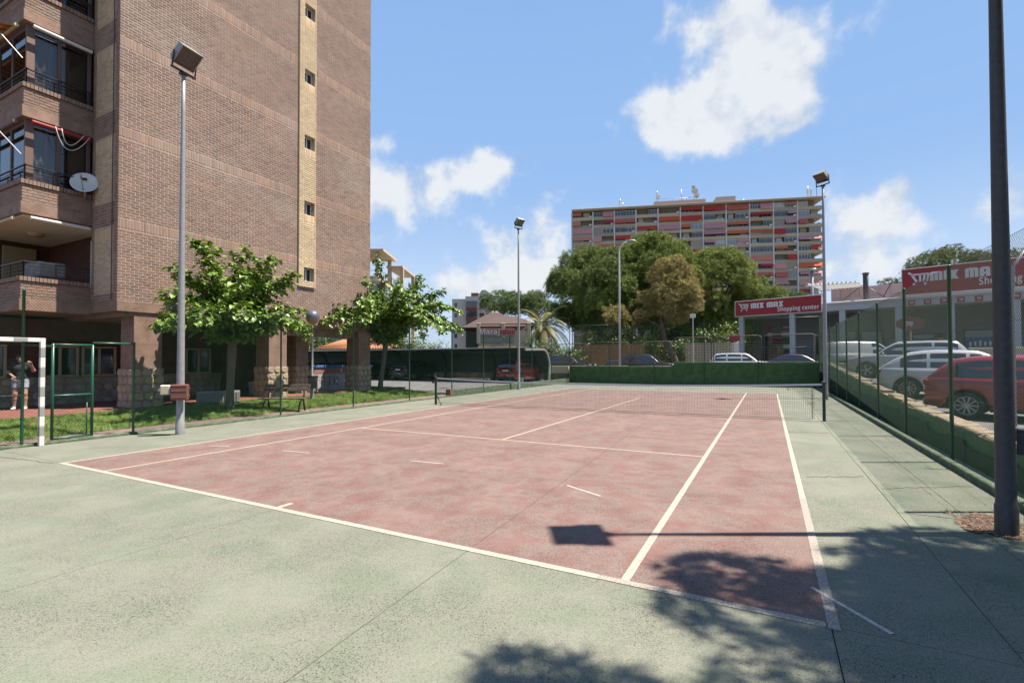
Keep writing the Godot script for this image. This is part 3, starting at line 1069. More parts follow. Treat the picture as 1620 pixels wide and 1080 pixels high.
		if n == 1 or n == 2 or n == 3:
			s = S()
			cyl(s, Vector3(XB - 0.15, b + 1.75, 9.78), Vector3(XB - 0.55, b + 2.66, 10.4), 0.018, 0.018, 6)
			var arm := obj("awning_arm", s, M.steel, root)
			arm.position = off
			if n != 1:
				s = S()
				quad(s, Vector3(-21, b + 2.68, 9.95), Vector3(XB - 0.25, b + 2.68, 9.95), Vector3(XB - 0.25, b + 2.50, 10.5), Vector3(-21, b + 2.50, 10.5))
				var cloth := obj("awning", s, awning_cloth(lin(0.30, 0.06, 0.03), lin(0.34, 0.26, 0.05)), root)
				cloth.position = off
	# loops of cable hanging from the awning of the second floor
	s = S(true)
	for q in [[9.1, 8.6, 0.75], [8.95, 8.75, 0.55]]:
		var pts := []
		var rad := []
		for i in 13:
			var t := i / 12.0
			pts.append(Vector3(XB + 0.12, 8.88 - q[2] * 4.0 * t * (1.0 - t) * 0.8, lerpf(q[0], q[1], t) - 0.35 * t * t))
			rad.append(0.011)
		tube(s, pts, rad, 6)
	part.call(s, "hanging_cable", M.white, root)
	# what can be seen on the open first balcony
	s = S()
	bbox(s, Vector3(-15.2, 1.35 + 3.22, 8.9), Vector3(1.0, 0.5, 0.7), 0.05)
	part.call(s, "balcony_sofa", M.concrete, root)
	s = S()
	span(s, Vector3(-22, 6.03, 7.56), Vector3(XB - 0.2, 6.078, 9.7))
	part.call(s, "balcony_ceiling", M.ceiling, root)
	s = S(true)
	lathe(s, [Vector2(0.0, -0.09), Vector2(0.2, -0.085), Vector2(0.22, 0.0)], 18, Transform3D(Basis(), Vector3(-16.7, 6.03, 8.65)))
	part.call(s, "ceiling_lamp", M.cream, root)
	s = S()
	bbox(s, Vector3(-15.0, 4.75, 7.6), Vector3(0.9, 2.2, 0.1), 0.01)
	part.call(s, "balcony_door", M.white, root)
	s = S()
	bbox(s, Vector3(-18.86, 4.75, 8.4), Vector3(0.1, 2.2, 0.9), 0.01)
	part.call(s, "balcony_door", M.cream_frame, root)

func _cap(xf: Array, cols: Array, o: Vector3, u: Vector3, n: Vector3, d: float) -> void:
	xf.append(Transform3D(Basis(u * (COURSE - 0.009), Vector3.UP * 0.15, n * d), o))
	cols.append(shade("brown"))

func awning_cloth(a: Color, b: Color) -> StandardMaterial3D:
	var g := GradientTexture2D.new()
	var gr := Gradient.new()
	gr.interpolation_mode = Gradient.GRADIENT_INTERPOLATE_CONSTANT
	gr.offsets = PackedFloat32Array([0.0, 0.5])
	gr.colors = PackedColorArray([a, b])
	g.gradient = gr
	g.width = 64
	g.height = 4
	var m := mat(Color.WHITE, 0.9)
	m.albedo_texture = g
	m.uv1_triplanar = true
	m.uv1_world_triplanar = true
	m.uv1_scale = Vector3.ONE * 3.0
	m.cull_mode = BaseMaterial3D.CULL_DISABLED
	m.backlight_enabled = true
	m.backlight = Color(0.4, 0.4, 0.4)
	return m

# ---------- plants
func heart_leaf() -> ArrayMesh:   # stalk end at the origin, tip towards -z, upper face towards +y; unit length
	var s := S()
	var half := [Vector2(0.0, 0.0), Vector2(0.27, 0.06), Vector2(0.40, -0.22), Vector2(0.33, -0.52), Vector2(0.14, -0.80), Vector2(0.0, -1.0)]
	for g in [-1.0, 1.0]:
		for i in range(0, 5):
			var a: Vector2 = half[i]
			var b: Vector2 = half[i + 1]
			var va := Vector3(a.x * g, 0.16 * a.x - 0.22 * a.y * a.y, a.y)
			var vb := Vector3(b.x * g, 0.16 * b.x - 0.22 * b.y * b.y, b.y)
			var m := Vector3(0, -0.22 * 0.2, -0.45)
			if g > 0: tri(s, m, va, vb)
			else: tri(s, m, vb, va)
	return done(s)

func plain_leaf() -> ArrayMesh:
	var s := S()
	for g in [-1.0, 1.0]:
		var p := [Vector3(0, 0, 0), Vector3(0.26 * g, 0.06, -0.4), Vector3(0, -0.10, -1.0)]
		if g > 0: tri(s, p[0], p[2], p[1])
		else: tri(s, p[0], p[1], p[2])
	return done(s)

func tuft(n: int, l0: float, l1: float, w: float, spread := 0.9) -> ArrayMesh:   # a spray of needles pointing mostly up
	var s := S()
	for i in n:
		var a := R(0, TAU)
		var e := acos(1.0 - R(0, 1) * spread)
		var d := Vector3(sin(e) * cos(a), cos(e), sin(e) * sin(a))
		var side := d.cross(Vector3(R(-1, 1), R(-1, 1), R(-1, 1))).normalized() * w
		var l := R(l0, l1)
		tri(s, side, -side, d * l)
	return done(s)

func mulberry(label: String, at: Vector3, height: float, spread: float, lean: Vector3, sd: int, shoots: int) -> void:
	rng.seed = sd
	var t := thing("mulberry_tree", label, "tree", at, 0.0, "young shade trees on the lawn")
	var s := S(true)
	var crotch := Vector3(0, 2.0, 0) + lean
	var tr := [Vector3(0, -0.05, 0), Vector3(0.0, 0.35, 0) + lean * 0.12, Vector3(0.03, 1.1, 0.02) + lean * 0.5, crotch, crotch + Vector3(0, 0.18, 0)]
	tube(s, tr, [0.17, 0.125, 0.115, 0.14, 0.10], 12)
	var limbs := S(true)
	var xf := []
	var cols := []
	var base := crotch + Vector3(0, 0.05, 0)
	for i in shoots:
		var a := TAU * i / shoots * 2.399 * shoots / TAU + R(-0.3, 0.3)
		var up := R(0.12, 1.0)
		up = up * up * 0.75 + up * 0.25
		var reach := spread * (1.0 - 0.55 * up) * R(0.75, 1.1)
		var rise := (height - 2.1) * (0.1 + 0.95 * up) * R(0.85, 1.08)
		var end := base + Vector3(cos(a) * reach, rise, sin(a) * reach)
		var m1 := base.lerp(end, 0.35) + Vector3(0, 0.28 * reach, 0)
		var m2 := base.lerp(end, 0.72) + Vector3(0, 0.22 * reach, 0) + Vector3(R(-1, 1), R(-0.5, 0.5), R(-1, 1)) * 0.12
		var pts := [base, m1, m2, end]
		tube(limbs, pts, [0.055, 0.035, 0.02, 0.006], 6)
		var curve := Curve3D.new()
		for p in pts: curve.add_point(p)
		var len := curve.get_baked_length()
		# side shoots and leaves in pairs
		var k := 0.35
		while k < len:
			var o := curve.sample_baked(k)
			var dir := (curve.sample_baked(minf(k + 0.1, len)) - curve.sample_baked(maxf(k - 0.1, 0.0))).normalized()
			var n_side := 2 if R(0, 1) < 0.62 else 1
			for q in n_side:
				var sa := R(0, TAU)
				var out := (dir.cross(Vector3(cos(sa), sin(sa), 0.3)).normalized() + dir * 0.5 + Vector3(0, 0.12, 0)).normalized()
				var sl := R(0.12, 0.62) * clampf(1.25 - k / len * 0.75, 0.3, 1.0)
				tube(limbs, [o, o + out * sl * 0.6, o + out * sl + Vector3(0, -0.08 * sl, 0)], [0.007, 0.005, 0.003], 4, false)
				var ln := maxi(2, int(sl / 0.065))
				for j in ln:
					_leaf(xf, cols, o + out * sl * (j + 1.0) / ln, out)
			_leaf(xf, cols, o, dir)
			k += R(0.055, 0.09)
		for j in 4: _leaf(xf, cols, end + Vector3(R(-1, 1), R(-1, 0.6), R(-1, 1)) * 0.07, (end - m2).normalized())
	obj("trunk", s, M.bark, t)
	obj("branches", limbs, M.bark, t)
	many("leaves", heart_leaf(), M.leaf, xf, t, cols)

func _leaf(xf: Array, cols: Array, o: Vector3, along: Vector3) -> void:
	var a := R(0, TAU)
	var d := (along * 0.45 + Vector3(cos(a), R(-0.95, 0.05), sin(a))).normalized()
	var nrm := (Vector3.UP + Vector3(R(-1, 1), R(-0.2, 0.6), R(-1, 1)) * 0.55).normalized()
	var z := -d
	var x := nrm.cross(z).normalized()
	var b := Basis(x, z.cross(x), z)
	var sz := R(0.11, 0.21)
	xf.append(Transform3D(b.scaled_local(Vector3.ONE * sz), o + d * 0.03))
	var k := R(0.7, 1.3)
	cols.append(Color(0.105 * k + R(0, 0.035), 0.205 * k, 0.030 * k))

# a crown of needle puffs: each puff is [centre, radius]; tufts sit on its upper and outer side
func puffs(t: Node3D, list: Array, per: float, mesh: Mesh, col: Color, size: float, vary := 0.25, under := -0.45) -> void:
	var xf := []
	var cols := []
	for p in list:
		var c0: Vector3 = p[0]
		var r: float = p[1]
		var tone := R(0.80, 1.2)
		var n := int(per * r * r)
		for i in n:
			var d := Vector3(R(-1, 1), R(under, 1), R(-1, 1)).normalized()
			var k := R(0.55, 1.0)
			k = 1.0 - (1.0 - k) * (1.0 - k) * 1.6
			var bump := 1.0 + 0.22 * sin(d.x * 7.0 + c0.x * 3.0) * cos(d.z * 6.0 + c0.y * 2.0)
			var o := c0 + Vector3(d.x, d.y * 0.8, d.z) * r * k * bump
			var up := (d + Vector3(0, 0.55, 0) + Vector3(R(-1, 1), R(-1, 1), R(-1, 1)) * 0.5).normalized()
			var b := basis_z(up, R(0, TAU))
			xf.append(Transform3D(Basis(b.x, b.z, -b.y).scaled_local(Vector3.ONE * size * R(0.75, 1.3)), o))
			var f := tone * R(1.0 - vary, 1.0 + vary)
			cols.append(Color(col.r * f * R(0.92, 1.12), col.g * f, col.b * f))
	many("foliage", mesh, M.needle, xf, t, cols)

func crown_puffs(c: Vector3, ext: Vector3, n: int, r0: float, r1: float, low := -0.35) -> Array:
	var l := []
	for i in n:
		var d := Vector3(R(-1, 1), R(low, 1), R(-1, 1))
		while d.length() > 1.0 or d.length() < 0.35: d = Vector3(R(-1, 1), R(low, 1), R(-1, 1))
		d = d.normalized() * lerpf(d.length(), 1.0, 0.55)
		l.append([c + d * ext, R(r0, r1)])
	return l

func pine(called: String, label: String, at: Vector3, c: Vector3, ext: Vector3, n: int, r: Vector2, col: Color, sd: int, trunk_r := 0.28, per := 95.0, low := -0.35) -> void:
	rng.seed = sd
	var t := thing(called, label, "tree", at)
	var s := S(true)
	var fork := Vector3(c.x * 0.55, c.y - ext.y * 0.75, c.z * 0.55)
	tube(s, [Vector3(0, -0.4, 0), fork * 0.5 + Vector3(R(-0.2, 0.2), 0, R(-0.2, 0.2)), fork], [trunk_r * 1.2, trunk_r, trunk_r * 0.8], 10)
	var list := crown_puffs(c, ext, n, r.x, r.y, low)
	for i in mini(14, list.size()):
		var p: Vector3 = list[i][0]
		tube(s, [fork - Vector3(0, 0.2, 0), fork.lerp(p, 0.5) + Vector3(0, 0.3, 0), p], [trunk_r * 0.5, trunk_r * 0.28, 0.03], 6, false)
	obj("trunk", s, M.pine_bark, t)
	puffs(t, list, per, shared.tuft, col, 1.0)

func bush(called: String, label: String, category: String, at: Vector3, ext: Vector3, n: int, col: Color, sd: int, leaf := 0.16, group := "") -> Node3D:
	rng.seed = sd
	var t := thing(called, label, category, at, 0.0, group)
	var s := S(true)
	for i in 5: tube(s, [Vector3(R(-0.2, 0.2), -0.1, R(-0.2, 0.2)), Vector3(R(-0.6, 0.6) * ext.x, ext.y * 1.0, R(-0.6, 0.6) * ext.z)], [0.05, 0.015], 5, false)
	obj("stems", s, M.pine_bark, t)
	var xf := []
	var cols := []
	var lumps := []
	for i in 14: lumps.append([Vector3(R(-0.75, 0.75) * ext.x, ext.y * R(0.55, 1.45), R(-0.75, 0.75) * ext.z), R(0.32, 0.6)])
	for i in n:
		var l: Array = lumps[rng.randi() % 14]
		var d := Vector3(R(-1, 1), R(-0.6, 1), R(-1, 1)).normalized()
		var o: Vector3 = l[0] + d * ext * l[1] * R(0.6, 1.05)
		if o.y < 0: o.y = R(0, 0.3)
		var a := R(0, TAU)
		var dd := (d * 0.6 + Vector3(cos(a), R(-0.8, 0.3), sin(a))).normalized()
		var nn := (Vector3.UP + d * 0.6 + Vector3(R(-1, 1), 0, R(-1, 1)) * 0.5).normalized()
		var x := nn.cross(-dd).normalized()
		xf.append(Transform3D(Basis(x, (-dd).cross(x), -dd).scaled_local(Vector3.ONE * leaf * R(0.7, 1.4)), o))
		var k := R(0.7, 1.3)
		cols.append(Color(col.r * k, col.g * k, col.b * k))
	many("leaves", plain_leaf(), M.leaf, xf, t, cols)
	return t

func palm(at: Vector3) -> void:
	rng.seed = 61
	var t := thing("palm_tree", "big palm with arching yellowish fronds left of the dark pines", "tree", at)
	var s := S(true)
	tube(s, [Vector3(0, -0.5, 0), Vector3(0.05, 2.0, 0), Vector3(0.0, 4.6, 0.1)], [0.34, 0.28, 0.32], 12)
	obj("trunk", s, M.pine_bark, t)
	for k in 34:
		s = S()
		var a := k * 2.399
		var e := lerpf(1.25, -0.45, k / 33.0)
		var l := R(3.0, 4.0)
		var d := Vector3(cos(a) * cos(e), sin(e), sin(a) * cos(e))
		var p := Vector3(0, 4.6, 0.1)
		var prev := p
		var side := Vector3(-sin(a), 0, cos(a))
		for i in 22:
			d = (d + Vector3(0, -0.085, 0)).normalized()
			var q := prev + d * l / 22.0
			var w := 0.62 * sin(PI * (0.12 + 0.86 * i / 21.0)) + 0.05
			for g in [-1.0, 1.0]:
				var tip: Vector3 = q + side * g * w + d * 0.32 * w - Vector3(0, 0.30 * w, 0)
				tri(s, prev, prev.lerp(q, 0.45), tip)
				tri(s, prev.lerp(q, 0.5), q, tip + d * 0.07 + Vector3(0, 0.02, 0))
			prev = q
		obj("frond", s, M.frond if k % 3 else M.frond_dry, t)

func norfolk(at: Vector3) -> void:
	rng.seed = 62
	var t := thing("norfolk_pine", "small star-branched conifer behind the shop roof left of the flue", "tree", at)
	var s := S(true)
	tube(s, [Vector3(0, -9, 0), Vector3(0, 5.6, 0)], [0.3, 0.05], 8)
	obj("trunk", s, M.pine_bark, t)
	var xf := []
	var cols := []
	for w in 7:
		var y := 0.3 + w * 0.82
		var l := 3.6 - w * 0.46
		for k in 6:
			var a := TAU * k / 6.0 + w * 0.5
			for i in 9:
				var u := (i + 1.5) / 10.0
				var o := Vector3(cos(a) * l * u, y + 1.15 * u * u * l * 0.36, sin(a) * l * u)
				for j in 2:
					xf.append(Transform3D(basis_z(Vector3(cos(a), 0.6, sin(a)), R(0, TAU)) * Basis(Vector3.RIGHT, PI / 2) * Basis.from_scale(Vector3.ONE * R(0.7, 1.0)), o))
					var f := R(0.7, 1.2)
					cols.append(Color(0.055 * f, 0.085 * f, 0.035 * f))
	many("foliage", shared.tuft, M.needle, xf, t, cols)

# ---------- fences, net, floodlights
# two families of diagonal wires between two posts; lower edge y0, upper edge y1
func diamond(s: SurfaceTool, a: Vector2, b: Vector2, y0: float, y1: float, pitch := 0.062, r := 0.0012, sag := 0.0) -> void:
	var l := a.distance_to(b)
	var h := y1 - y0
	var d := (b - a) / l
	var nrm := Vector2(-d.y, d.x) * 0.003
	for fam in 2:
		var k := -ceilf(h / pitch) * pitch if fam == 0 else 0.0
		var stop := l if fam == 0 else l + h
		while k < stop:
			var u0: float; var v0: float; var u1: float; var v1: float
			if fam == 0:
				u0 = maxf(k, 0.0); v0 = u0 - k; u1 = minf(k + h, l); v1 = u1 - k
			else:
				u0 = maxf(k - h, 0.0); v0 = k - u0; u1 = minf(k, l); v1 = k - u1
			if u1 - u0 > 0.01:
				var w := nrm * (1.0 if fam == 0 else -1.0)
				var p := a + d * u0 + w
				var q := a + d * u1 + w
				wire(s, Vector3(p.x, y0 + v0, p.y), Vector3(q.x, y0 + v1, q.y), r)
			k += pitch

func post(h: float, r := 0.026) -> SurfaceTool:
	var s := S(true)
	lathe(s, [Vector2(r, -0.1), Vector2(r, h), Vector2(r * 1.15, h), Vector2(r * 1.1, h + 0.02), Vector2(0, h + 0.04)], 10)
	return s

func fences() -> void:
	# left fence
	var f := thing("wire_fence", "green chain-link fence along the left side of the court by the lawn", "fence", Vector3(-8.15, 0, 0))
	var zs := [14.6, 11.57, 9.63, 5.70, 2.74, -0.37, -3.45, -6.35, -9.3, -12.3, -15.4, -18.95]
	var ps := S()
	for i in zs.size():
		var p := obj("post", post(4.3 if i == zs.size() - 1 else (2.14 if i == 2 else 3.15)), M.post_green, f)
		p.position = Vector3(0, 0.0, zs[i])
	var m := S(true)
	diamond(m, Vector2(0, 17.6), Vector2(0, 11.57), 0.05, 3.1, 0.062, 0.0021)
	diamond(m, Vector2(0, 9.63), Vector2(0, 5.7), 0.05, 3.12, 0.062, 0.0021)
	for i in range(3, zs.size() - 1): diamond(m, Vector2(0, zs[i]), Vector2(0, zs[i + 1]), 0.06, 3.15)
	diamond(m, Vector2(0, 11.57), Vector2(0, 9.63), 2.16, 3.1, 0.062, 0.0021)
	diamond(m, Vector2(0, 11.57), Vector2(0, 11.1), 0.05, 2.1)
	diamond(m, Vector2(0, -15.4), Vector2(0, -18.95), 3.15, 4.3)
	obj("wire_mesh", m, M.mesh_green, f).set_meta("kind", "stuff")
	var w := S(true)
	for y in [3.11, 2.12, 1.05]:
		wire(w, Vector3(0.01, y, 17.6), Vector3(0.01, y, 11.57 if y < 2.5 else 9.63), 0.003)
		wire(w, Vector3(0.01, y, 9.63), Vector3(0.01, y, -18.95), 0.003)
	obj("tension_wire", w, M.wire_dark, f)
	w = S(true)
	cyl(w, Vector3(0, 2.13, 10.42), Vector3(0, 2.13, 9.63), 0.024)
	cyl(w, Vector3(0, 2.05, 11.57), Vector3(0, 2.05, 11.1), 0.012)
	obj("lintel", w, M.post_green, f)
	# gate leaf
	var g := thing("wire_gate", "green tube-framed wire gate leaf beside the striped goal post", "gate", Vector3(-8.17, 0, 10.76))
	w = S(true)
	for z in [-0.34, 0.34]: cyl(w, Vector3(0, 0.08, z), Vector3(0, 2.1, z), 0.028)
	for y in [0.1, 1.0, 2.08]: cyl(w, Vector3(0, y, -0.34), Vector3(0, y, 0.34), 0.022)
	cyl(w, Vector3(0.02, 0.14, -0.24), Vector3(0.02, 0.82, -0.24), 0.012)
	obj("frame", w, M.post_green, g)
	m = S(true)
	diamond(m, Vector2(0, 0.34), Vector2(0, -0.34), 0.1, 2.08, 0.062, 0.0021)
	obj("wire_mesh", m, M.mesh_green, g).set_meta("kind", "stuff")
	# right fence
	f = thing("wire_fence", "green chain-link fence along the right side of the court by the car park", "fence", Vector3(7.84, 0, 0))
	zs = [15.0, 11.05, 8.0, 4.98, 1.90, -1.18, -4.3, -7.3, -10.3, -13.3, -16.2, -18.95]
	for i in zs.size():
		var p := obj("post", post(4.3 if i == zs.size() - 1 else 3.28, 0.03), M.post_green, f)
		p.position = Vector3(0, 0.0, zs[i])
	m = S(true)
	for i in zs.size() - 1: diamond(m, Vector2(0, zs[i]), Vector2(0, zs[i + 1]), 0.03, 3.27, 0.056, 0.0017)
	diamond(m, Vector2(0, -16.2), Vector2(0, -18.95), 3.27, 4.3, 0.062)
	obj("wire_mesh", m, M.mesh_green, f).set_meta("kind", "stuff")
	w = S(true)
	for y in [3.27, 2.2, 1.1]: wire(w, Vector3(-0.01, y, 15.0), Vector3(-0.01, y, -18.95), 0.0032)
	cyl(w, Vector3(0, 4.28, -16.2), Vector3(0, 4.28, -18.95), 0.02)
	obj("tension_wire", w, M.wire_dark, f)
	# back fence on the green wall
	f = thing("wire_fence", "tall green chain-link fence on the dark green wall at the far end", "fence", Vector3(0, 0, -18.97))
	var xs := [-8.15, -5.1, -1.9, 1.35, 4.55, 7.84]
	for i in range(1, 5):
		var p := obj("post", post(4.32), M.post_green, f)
		p.position = Vector3(xs[i], 0, 0)
	m = S(true)
	for i in 5: diamond(m, Vector2(xs[i], 0), Vector2(xs[i + 1], 0), 0.05, 4.3, 0.062, 0.0017)
	obj("wire_mesh", m, M.mesh_green, f).set_meta("kind", "stuff")
	w = S(true)
	cyl(w, Vector3(-8.15, 4.28, 0), Vector3(-5.1, 4.26, 0), 0.018)
	cyl(w, Vector3(-8.15, 2.3, 0), Vector3(-5.1, 2.3, 0), 0.018)
	cyl(w, Vector3(4.55, 4.28, 0), Vector3(7.84, 4.3, 0), 0.018)
	cyl(w, Vector3(4.55, 2.45, 0), Vector3(7.2, 2.48, 0), 0.018)
	for y in [3.2, 1.2]: wire(w, Vector3(-8.15, y, 0.02), Vector3(7.84, y, 0.02), 0.003)
	obj("rail", w, M.post_green, f)
	# walls
	var s := S()
	bbox(s, Vector3(-4.4, 0.62, -19.15), Vector3(7.6, 1.26, 0.3), 0.012)
	bbox(s, Vector3(3.75, 0.76, -19.15), Vector3(8.7, 1.56, 0.31), 0.012)
	var bw := obj("end_wall", s, M.green_wall)
	tag(bw, "dark green painted concrete wall closing the far end of the court", "wall")
	s = S()
	bbox(s, Vector3(-8.24, 0.12, -11.2), Vector3(0.2, 0.40, 15.5), 0.015)
	tag(obj("low_wall", s, M.green_paint), "low pale green wall under the left fence beyond the net", "wall")
	s = S()
	bbox(s, Vector3(-8.24, 0.14, -3.36), Vector3(0.26, 0.42, 0.2), 0.01)
	tag(obj("brick_pier", s, M.porch_tile), "short reddish brick end of the low green wall", "pier")
	s = S()
	bbox(s, Vector3(-24.3, 0.97, -19.15), Vector3(32.0, 0.54, 0.26), 0.012)
	var yw := thing("roadside_wall", "long low wall, ochre above and rough grey stone below, behind the carport", "wall")
	obj("upper_band", s, M.cream, yw)
	s = S()
	bbox(s, Vector3(-24.3, 0.3, -19.15), Vector3(32.0, 0.80, 0.3), 0.02)
	obj("stone_base", s, M.earth, yw)
	# right retaining wall: an upper face set back behind a rougher lower one with a ragged top, sandstone along the edge
	var rw := thing("retaining_wall", "dark green retaining wall with sandstone edge right of the court", "wall", Vector3(8.05, 0, 0))
	s = S()
	for i in 80:
		var z1 := 21.0 - i * 0.5
		var z0 := z1 - 0.5
		var h1 := wall_top(z1) - 0.05
		var h0 := wall_top(z0) - 0.05
		quad(s, Vector3(0, -0.1, z0), Vector3(0, -0.1, z1), Vector3(0, h1, z1), Vector3(0, h0, z0))
	obj("upper_face", s, M.green_wall, rw)
	s = S()
	rng.seed = 90
	var poly := PackedVector2Array([Vector2(-21, -0.05), Vector2(19.0, -0.05)])
	var z := 19.0
	while z > -21.0:
		var step := R(0.5, 1.3)
		var hh := (wall_top(-z) - 0.05) * R(0.50, 0.72)
		poly.append(Vector2(z, hh))
		poly.append(Vector2(maxf(z - step * 0.8, -21.0), hh + R(-0.03, 0.04)))
		z -= step
	prism(s, poly, 0.05, Transform3D(Basis(Vector3(0, 0, -1), Vector3.UP, Vector3.RIGHT), Vector3(-0.055, 0, 0)))
	obj("lower_face", s, M.dark_green_wall, rw)
	var zz := 13.0
	var variants := []
	for i in 5:
		s = S()
		bbox(s, Vector3.ZERO, Vector3(R(0.26, 0.36), R(0.055, 0.085), 1.0), R(0.015, 0.03))
		variants.append(done(s))
	while zz > -17.5:
		var l := R(0.4, 0.9)
		var gone := R(0, 1) < 0.12
		if not gone:
			var b := obj("coping_stone", variants[rng.randi() % 5], M.sandstone, rw)
			b.transform = Transform3D(Basis(Vector3.RIGHT, 0.03) * Basis(Vector3.UP, R(-0.05, 0.05)) * Basis.from_scale(Vector3(1, 1, l - 0.02)), Vector3(0.17 + R(-0.02, 0.04), wall_top(zz - l * 0.5) - 0.04 + R(-0.02, 0.015), zz - l * 0.5))
		zz -= l
	s = S()
	for i in 60:
		var z1 := 13.0 - i * 0.5
		quad(s, Vector3(0.3, lot(z1) - 0.1, z1), Vector3(0.3, lot(z1 - 0.5) - 0.1, z1 - 0.5), Vector3(0.3, wall_top(z1 - 0.5) - 0.06, z1 - 0.5), Vector3(0.3, wall_top(z1) - 0.06, z1))
		quad(s, Vector3(0.0, wall_top(z1) - 0.07, z1), Vector3(0.3, wall_top(z1) - 0.07, z1), Vector3(0.3, wall_top(z1 - 0.5) - 0.07, z1 - 0.5), Vector3(0.0, wall_top(z1 - 0.5) - 0.07, z1 - 0.5))
	obj("rubble_core", s, M.sandstone, rw)
	# handball goal parked by the fence
	var goal := thing("handball_goal", "white and grey striped handball goal standing by the left fence", "goal", Vector3(-8.05, 0, 11.31))
	for gz in [0.0, 3.08]:
		for k in 11:
			s = S()
			bbox(s, Vector3(0, 0.1 + k * 0.2, gz), Vector3(0.08, 0.199, 0.08), 0.006)
			obj("post_band", s, M.white if k % 2 == 0 else M.lamp_grey, goal)
	for k in 15:
		s = S()
		bbox(s, Vector3(0, 2.16, 0.14 + k * 0.2), Vector3(0.08, 0.08, 0.199), 0.006)
		obj("bar_band", s, M.white if k % 2 == 0 else M.lamp_grey, goal)
	s = S(true)
	for gz in [0.0, 3.08]:
		cyl(s, Vector3(-0.04, 2.15, gz), Vector3(-0.09, 0.03, gz), 0.012)
		cyl(s, Vector3(-0.09, 0.03, gz), Vector3(0.0, 0.02, gz), 0.02)
	obj("back_stay", s, M.dark_metal, goal)

func net() -> void:
	var A := Vector3(-6.41, 0, 0.15)
	var B := Vector3(6.48, 0, -0.36)
	var t := thing("tennis_net", "dark tennis net with white top tape strung across the court", "net", A)
	var d := (B - A)
	var l := d.length()
	d = d / l
	var top := func(u: float) -> float:
		var k := (u / l - 0.5) * 2.0
		return 0.92 + 0.13 * k * k
	var s := S()
	var n := 290
	for i in n + 1:
		var u := l * i / n
		if u > l - 0.28: u = l - 0.28 + 0.012 * sin(i * 1.7)
		var wob := 0.012 * sin(u * 2.3)
		wire(s, d * u + Vector3(0, 0.03 + 0.02 * sin(u * 3.1), wob), d * u + Vector3(0, top.call(u) - 0.05, 0), 0.0022)
	var rows := 20
	for j in rows + 1:
		var prev := Vector3.ZERO
		for i in 33:
			var u := minf(l * i / 32.0, l - 0.28 + 0.025 * sin(j * 2.1))
			var f := float(j) / rows
			var y := lerpf(0.03 + 0.02 * sin(u * 3.1), top.call(u) - 0.05, f)
			var p := d * u + Vector3(0, y, 0.012 * sin(u * 2.3) * (1.0 - f))
			if i > 0 and p.distance_to(prev) > 0.01: wire(s, prev, p, 0.0022)
			prev = p
	obj("cord_mesh", s, M.wire_dark, t).set_meta("kind", "stuff")
	s = S()
	for i in 40:
		var u0 := l * i / 40.0
		var u1 := l * (i + 1) / 40.0
		for g in [-0.008, 0.008]:
			var o := Vector3(0, 0, g)
			var q := [d * u0 + Vector3(0, top.call(u0) - 0.055, 0) + o, d * u1 + Vector3(0, top.call(u1) - 0.055, 0) + o, d * u1 + Vector3(0, top.call(u1), 0) + o * 0.3, d * u0 + Vector3(0, top.call(u0), 0) + o * 0.3]
			if g > 0: quad(s, q[0], q[1], q[2], q[3])
			else: quad(s, q[3], q[2], q[1], q[0])
	obj("top_tape", s, M.white, t)
	s = S(true)
	wire(s, d * 0.0 + Vector3(0, 0.055, 0.01), d * (l - 0.3) + Vector3(0, 0.045, 0.01), 0.006)
	var pts := []
	var rr := []
	for i in 40:
		pts.append(d * (l - 0.24 + 0.02 * sin(i * 1.3)) + Vector3(0, 0.05 + i * 0.024, 0.01 * cos(i * 0.9)))
		rr.append(0.004)
	tube(s, pts, rr, 5)
	obj("edge_cord", s, M.wire_dark, t)
	for q in [[0.0, 1.07], [l, 1.10]]:
		s = S()
		bbox(s, d * q[0] + Vector3(0, q[1] * 0.5, 0), Vector3(0.075, q[1], 0.075), 0.01)
		bbox(s, d * q[0] + Vector3(0, q[1] - 0.03, 0), Vector3(0.10, 0.07, 0.09), 0.01)
		obj("net_post", s, M.wire_dark, t)
	s = S(true)
	cyl(s, Vector3(0.05, 0.4, 0.05), Vector3(0.42, 0.02, 0.22), 0.02)
	cyl(s, Vector3(-0.07, 0.85, 0), Vector3(-0.14, 0.85, 0.06), 0.03)
	cyl(s, d * (l + 0.05) + Vector3(0, 0.62, 0.03), d * (l + 0.1) + Vector3(0, 0.62, 0.05), 0.02)
	obj("winder", s, M.wire_dark, t)

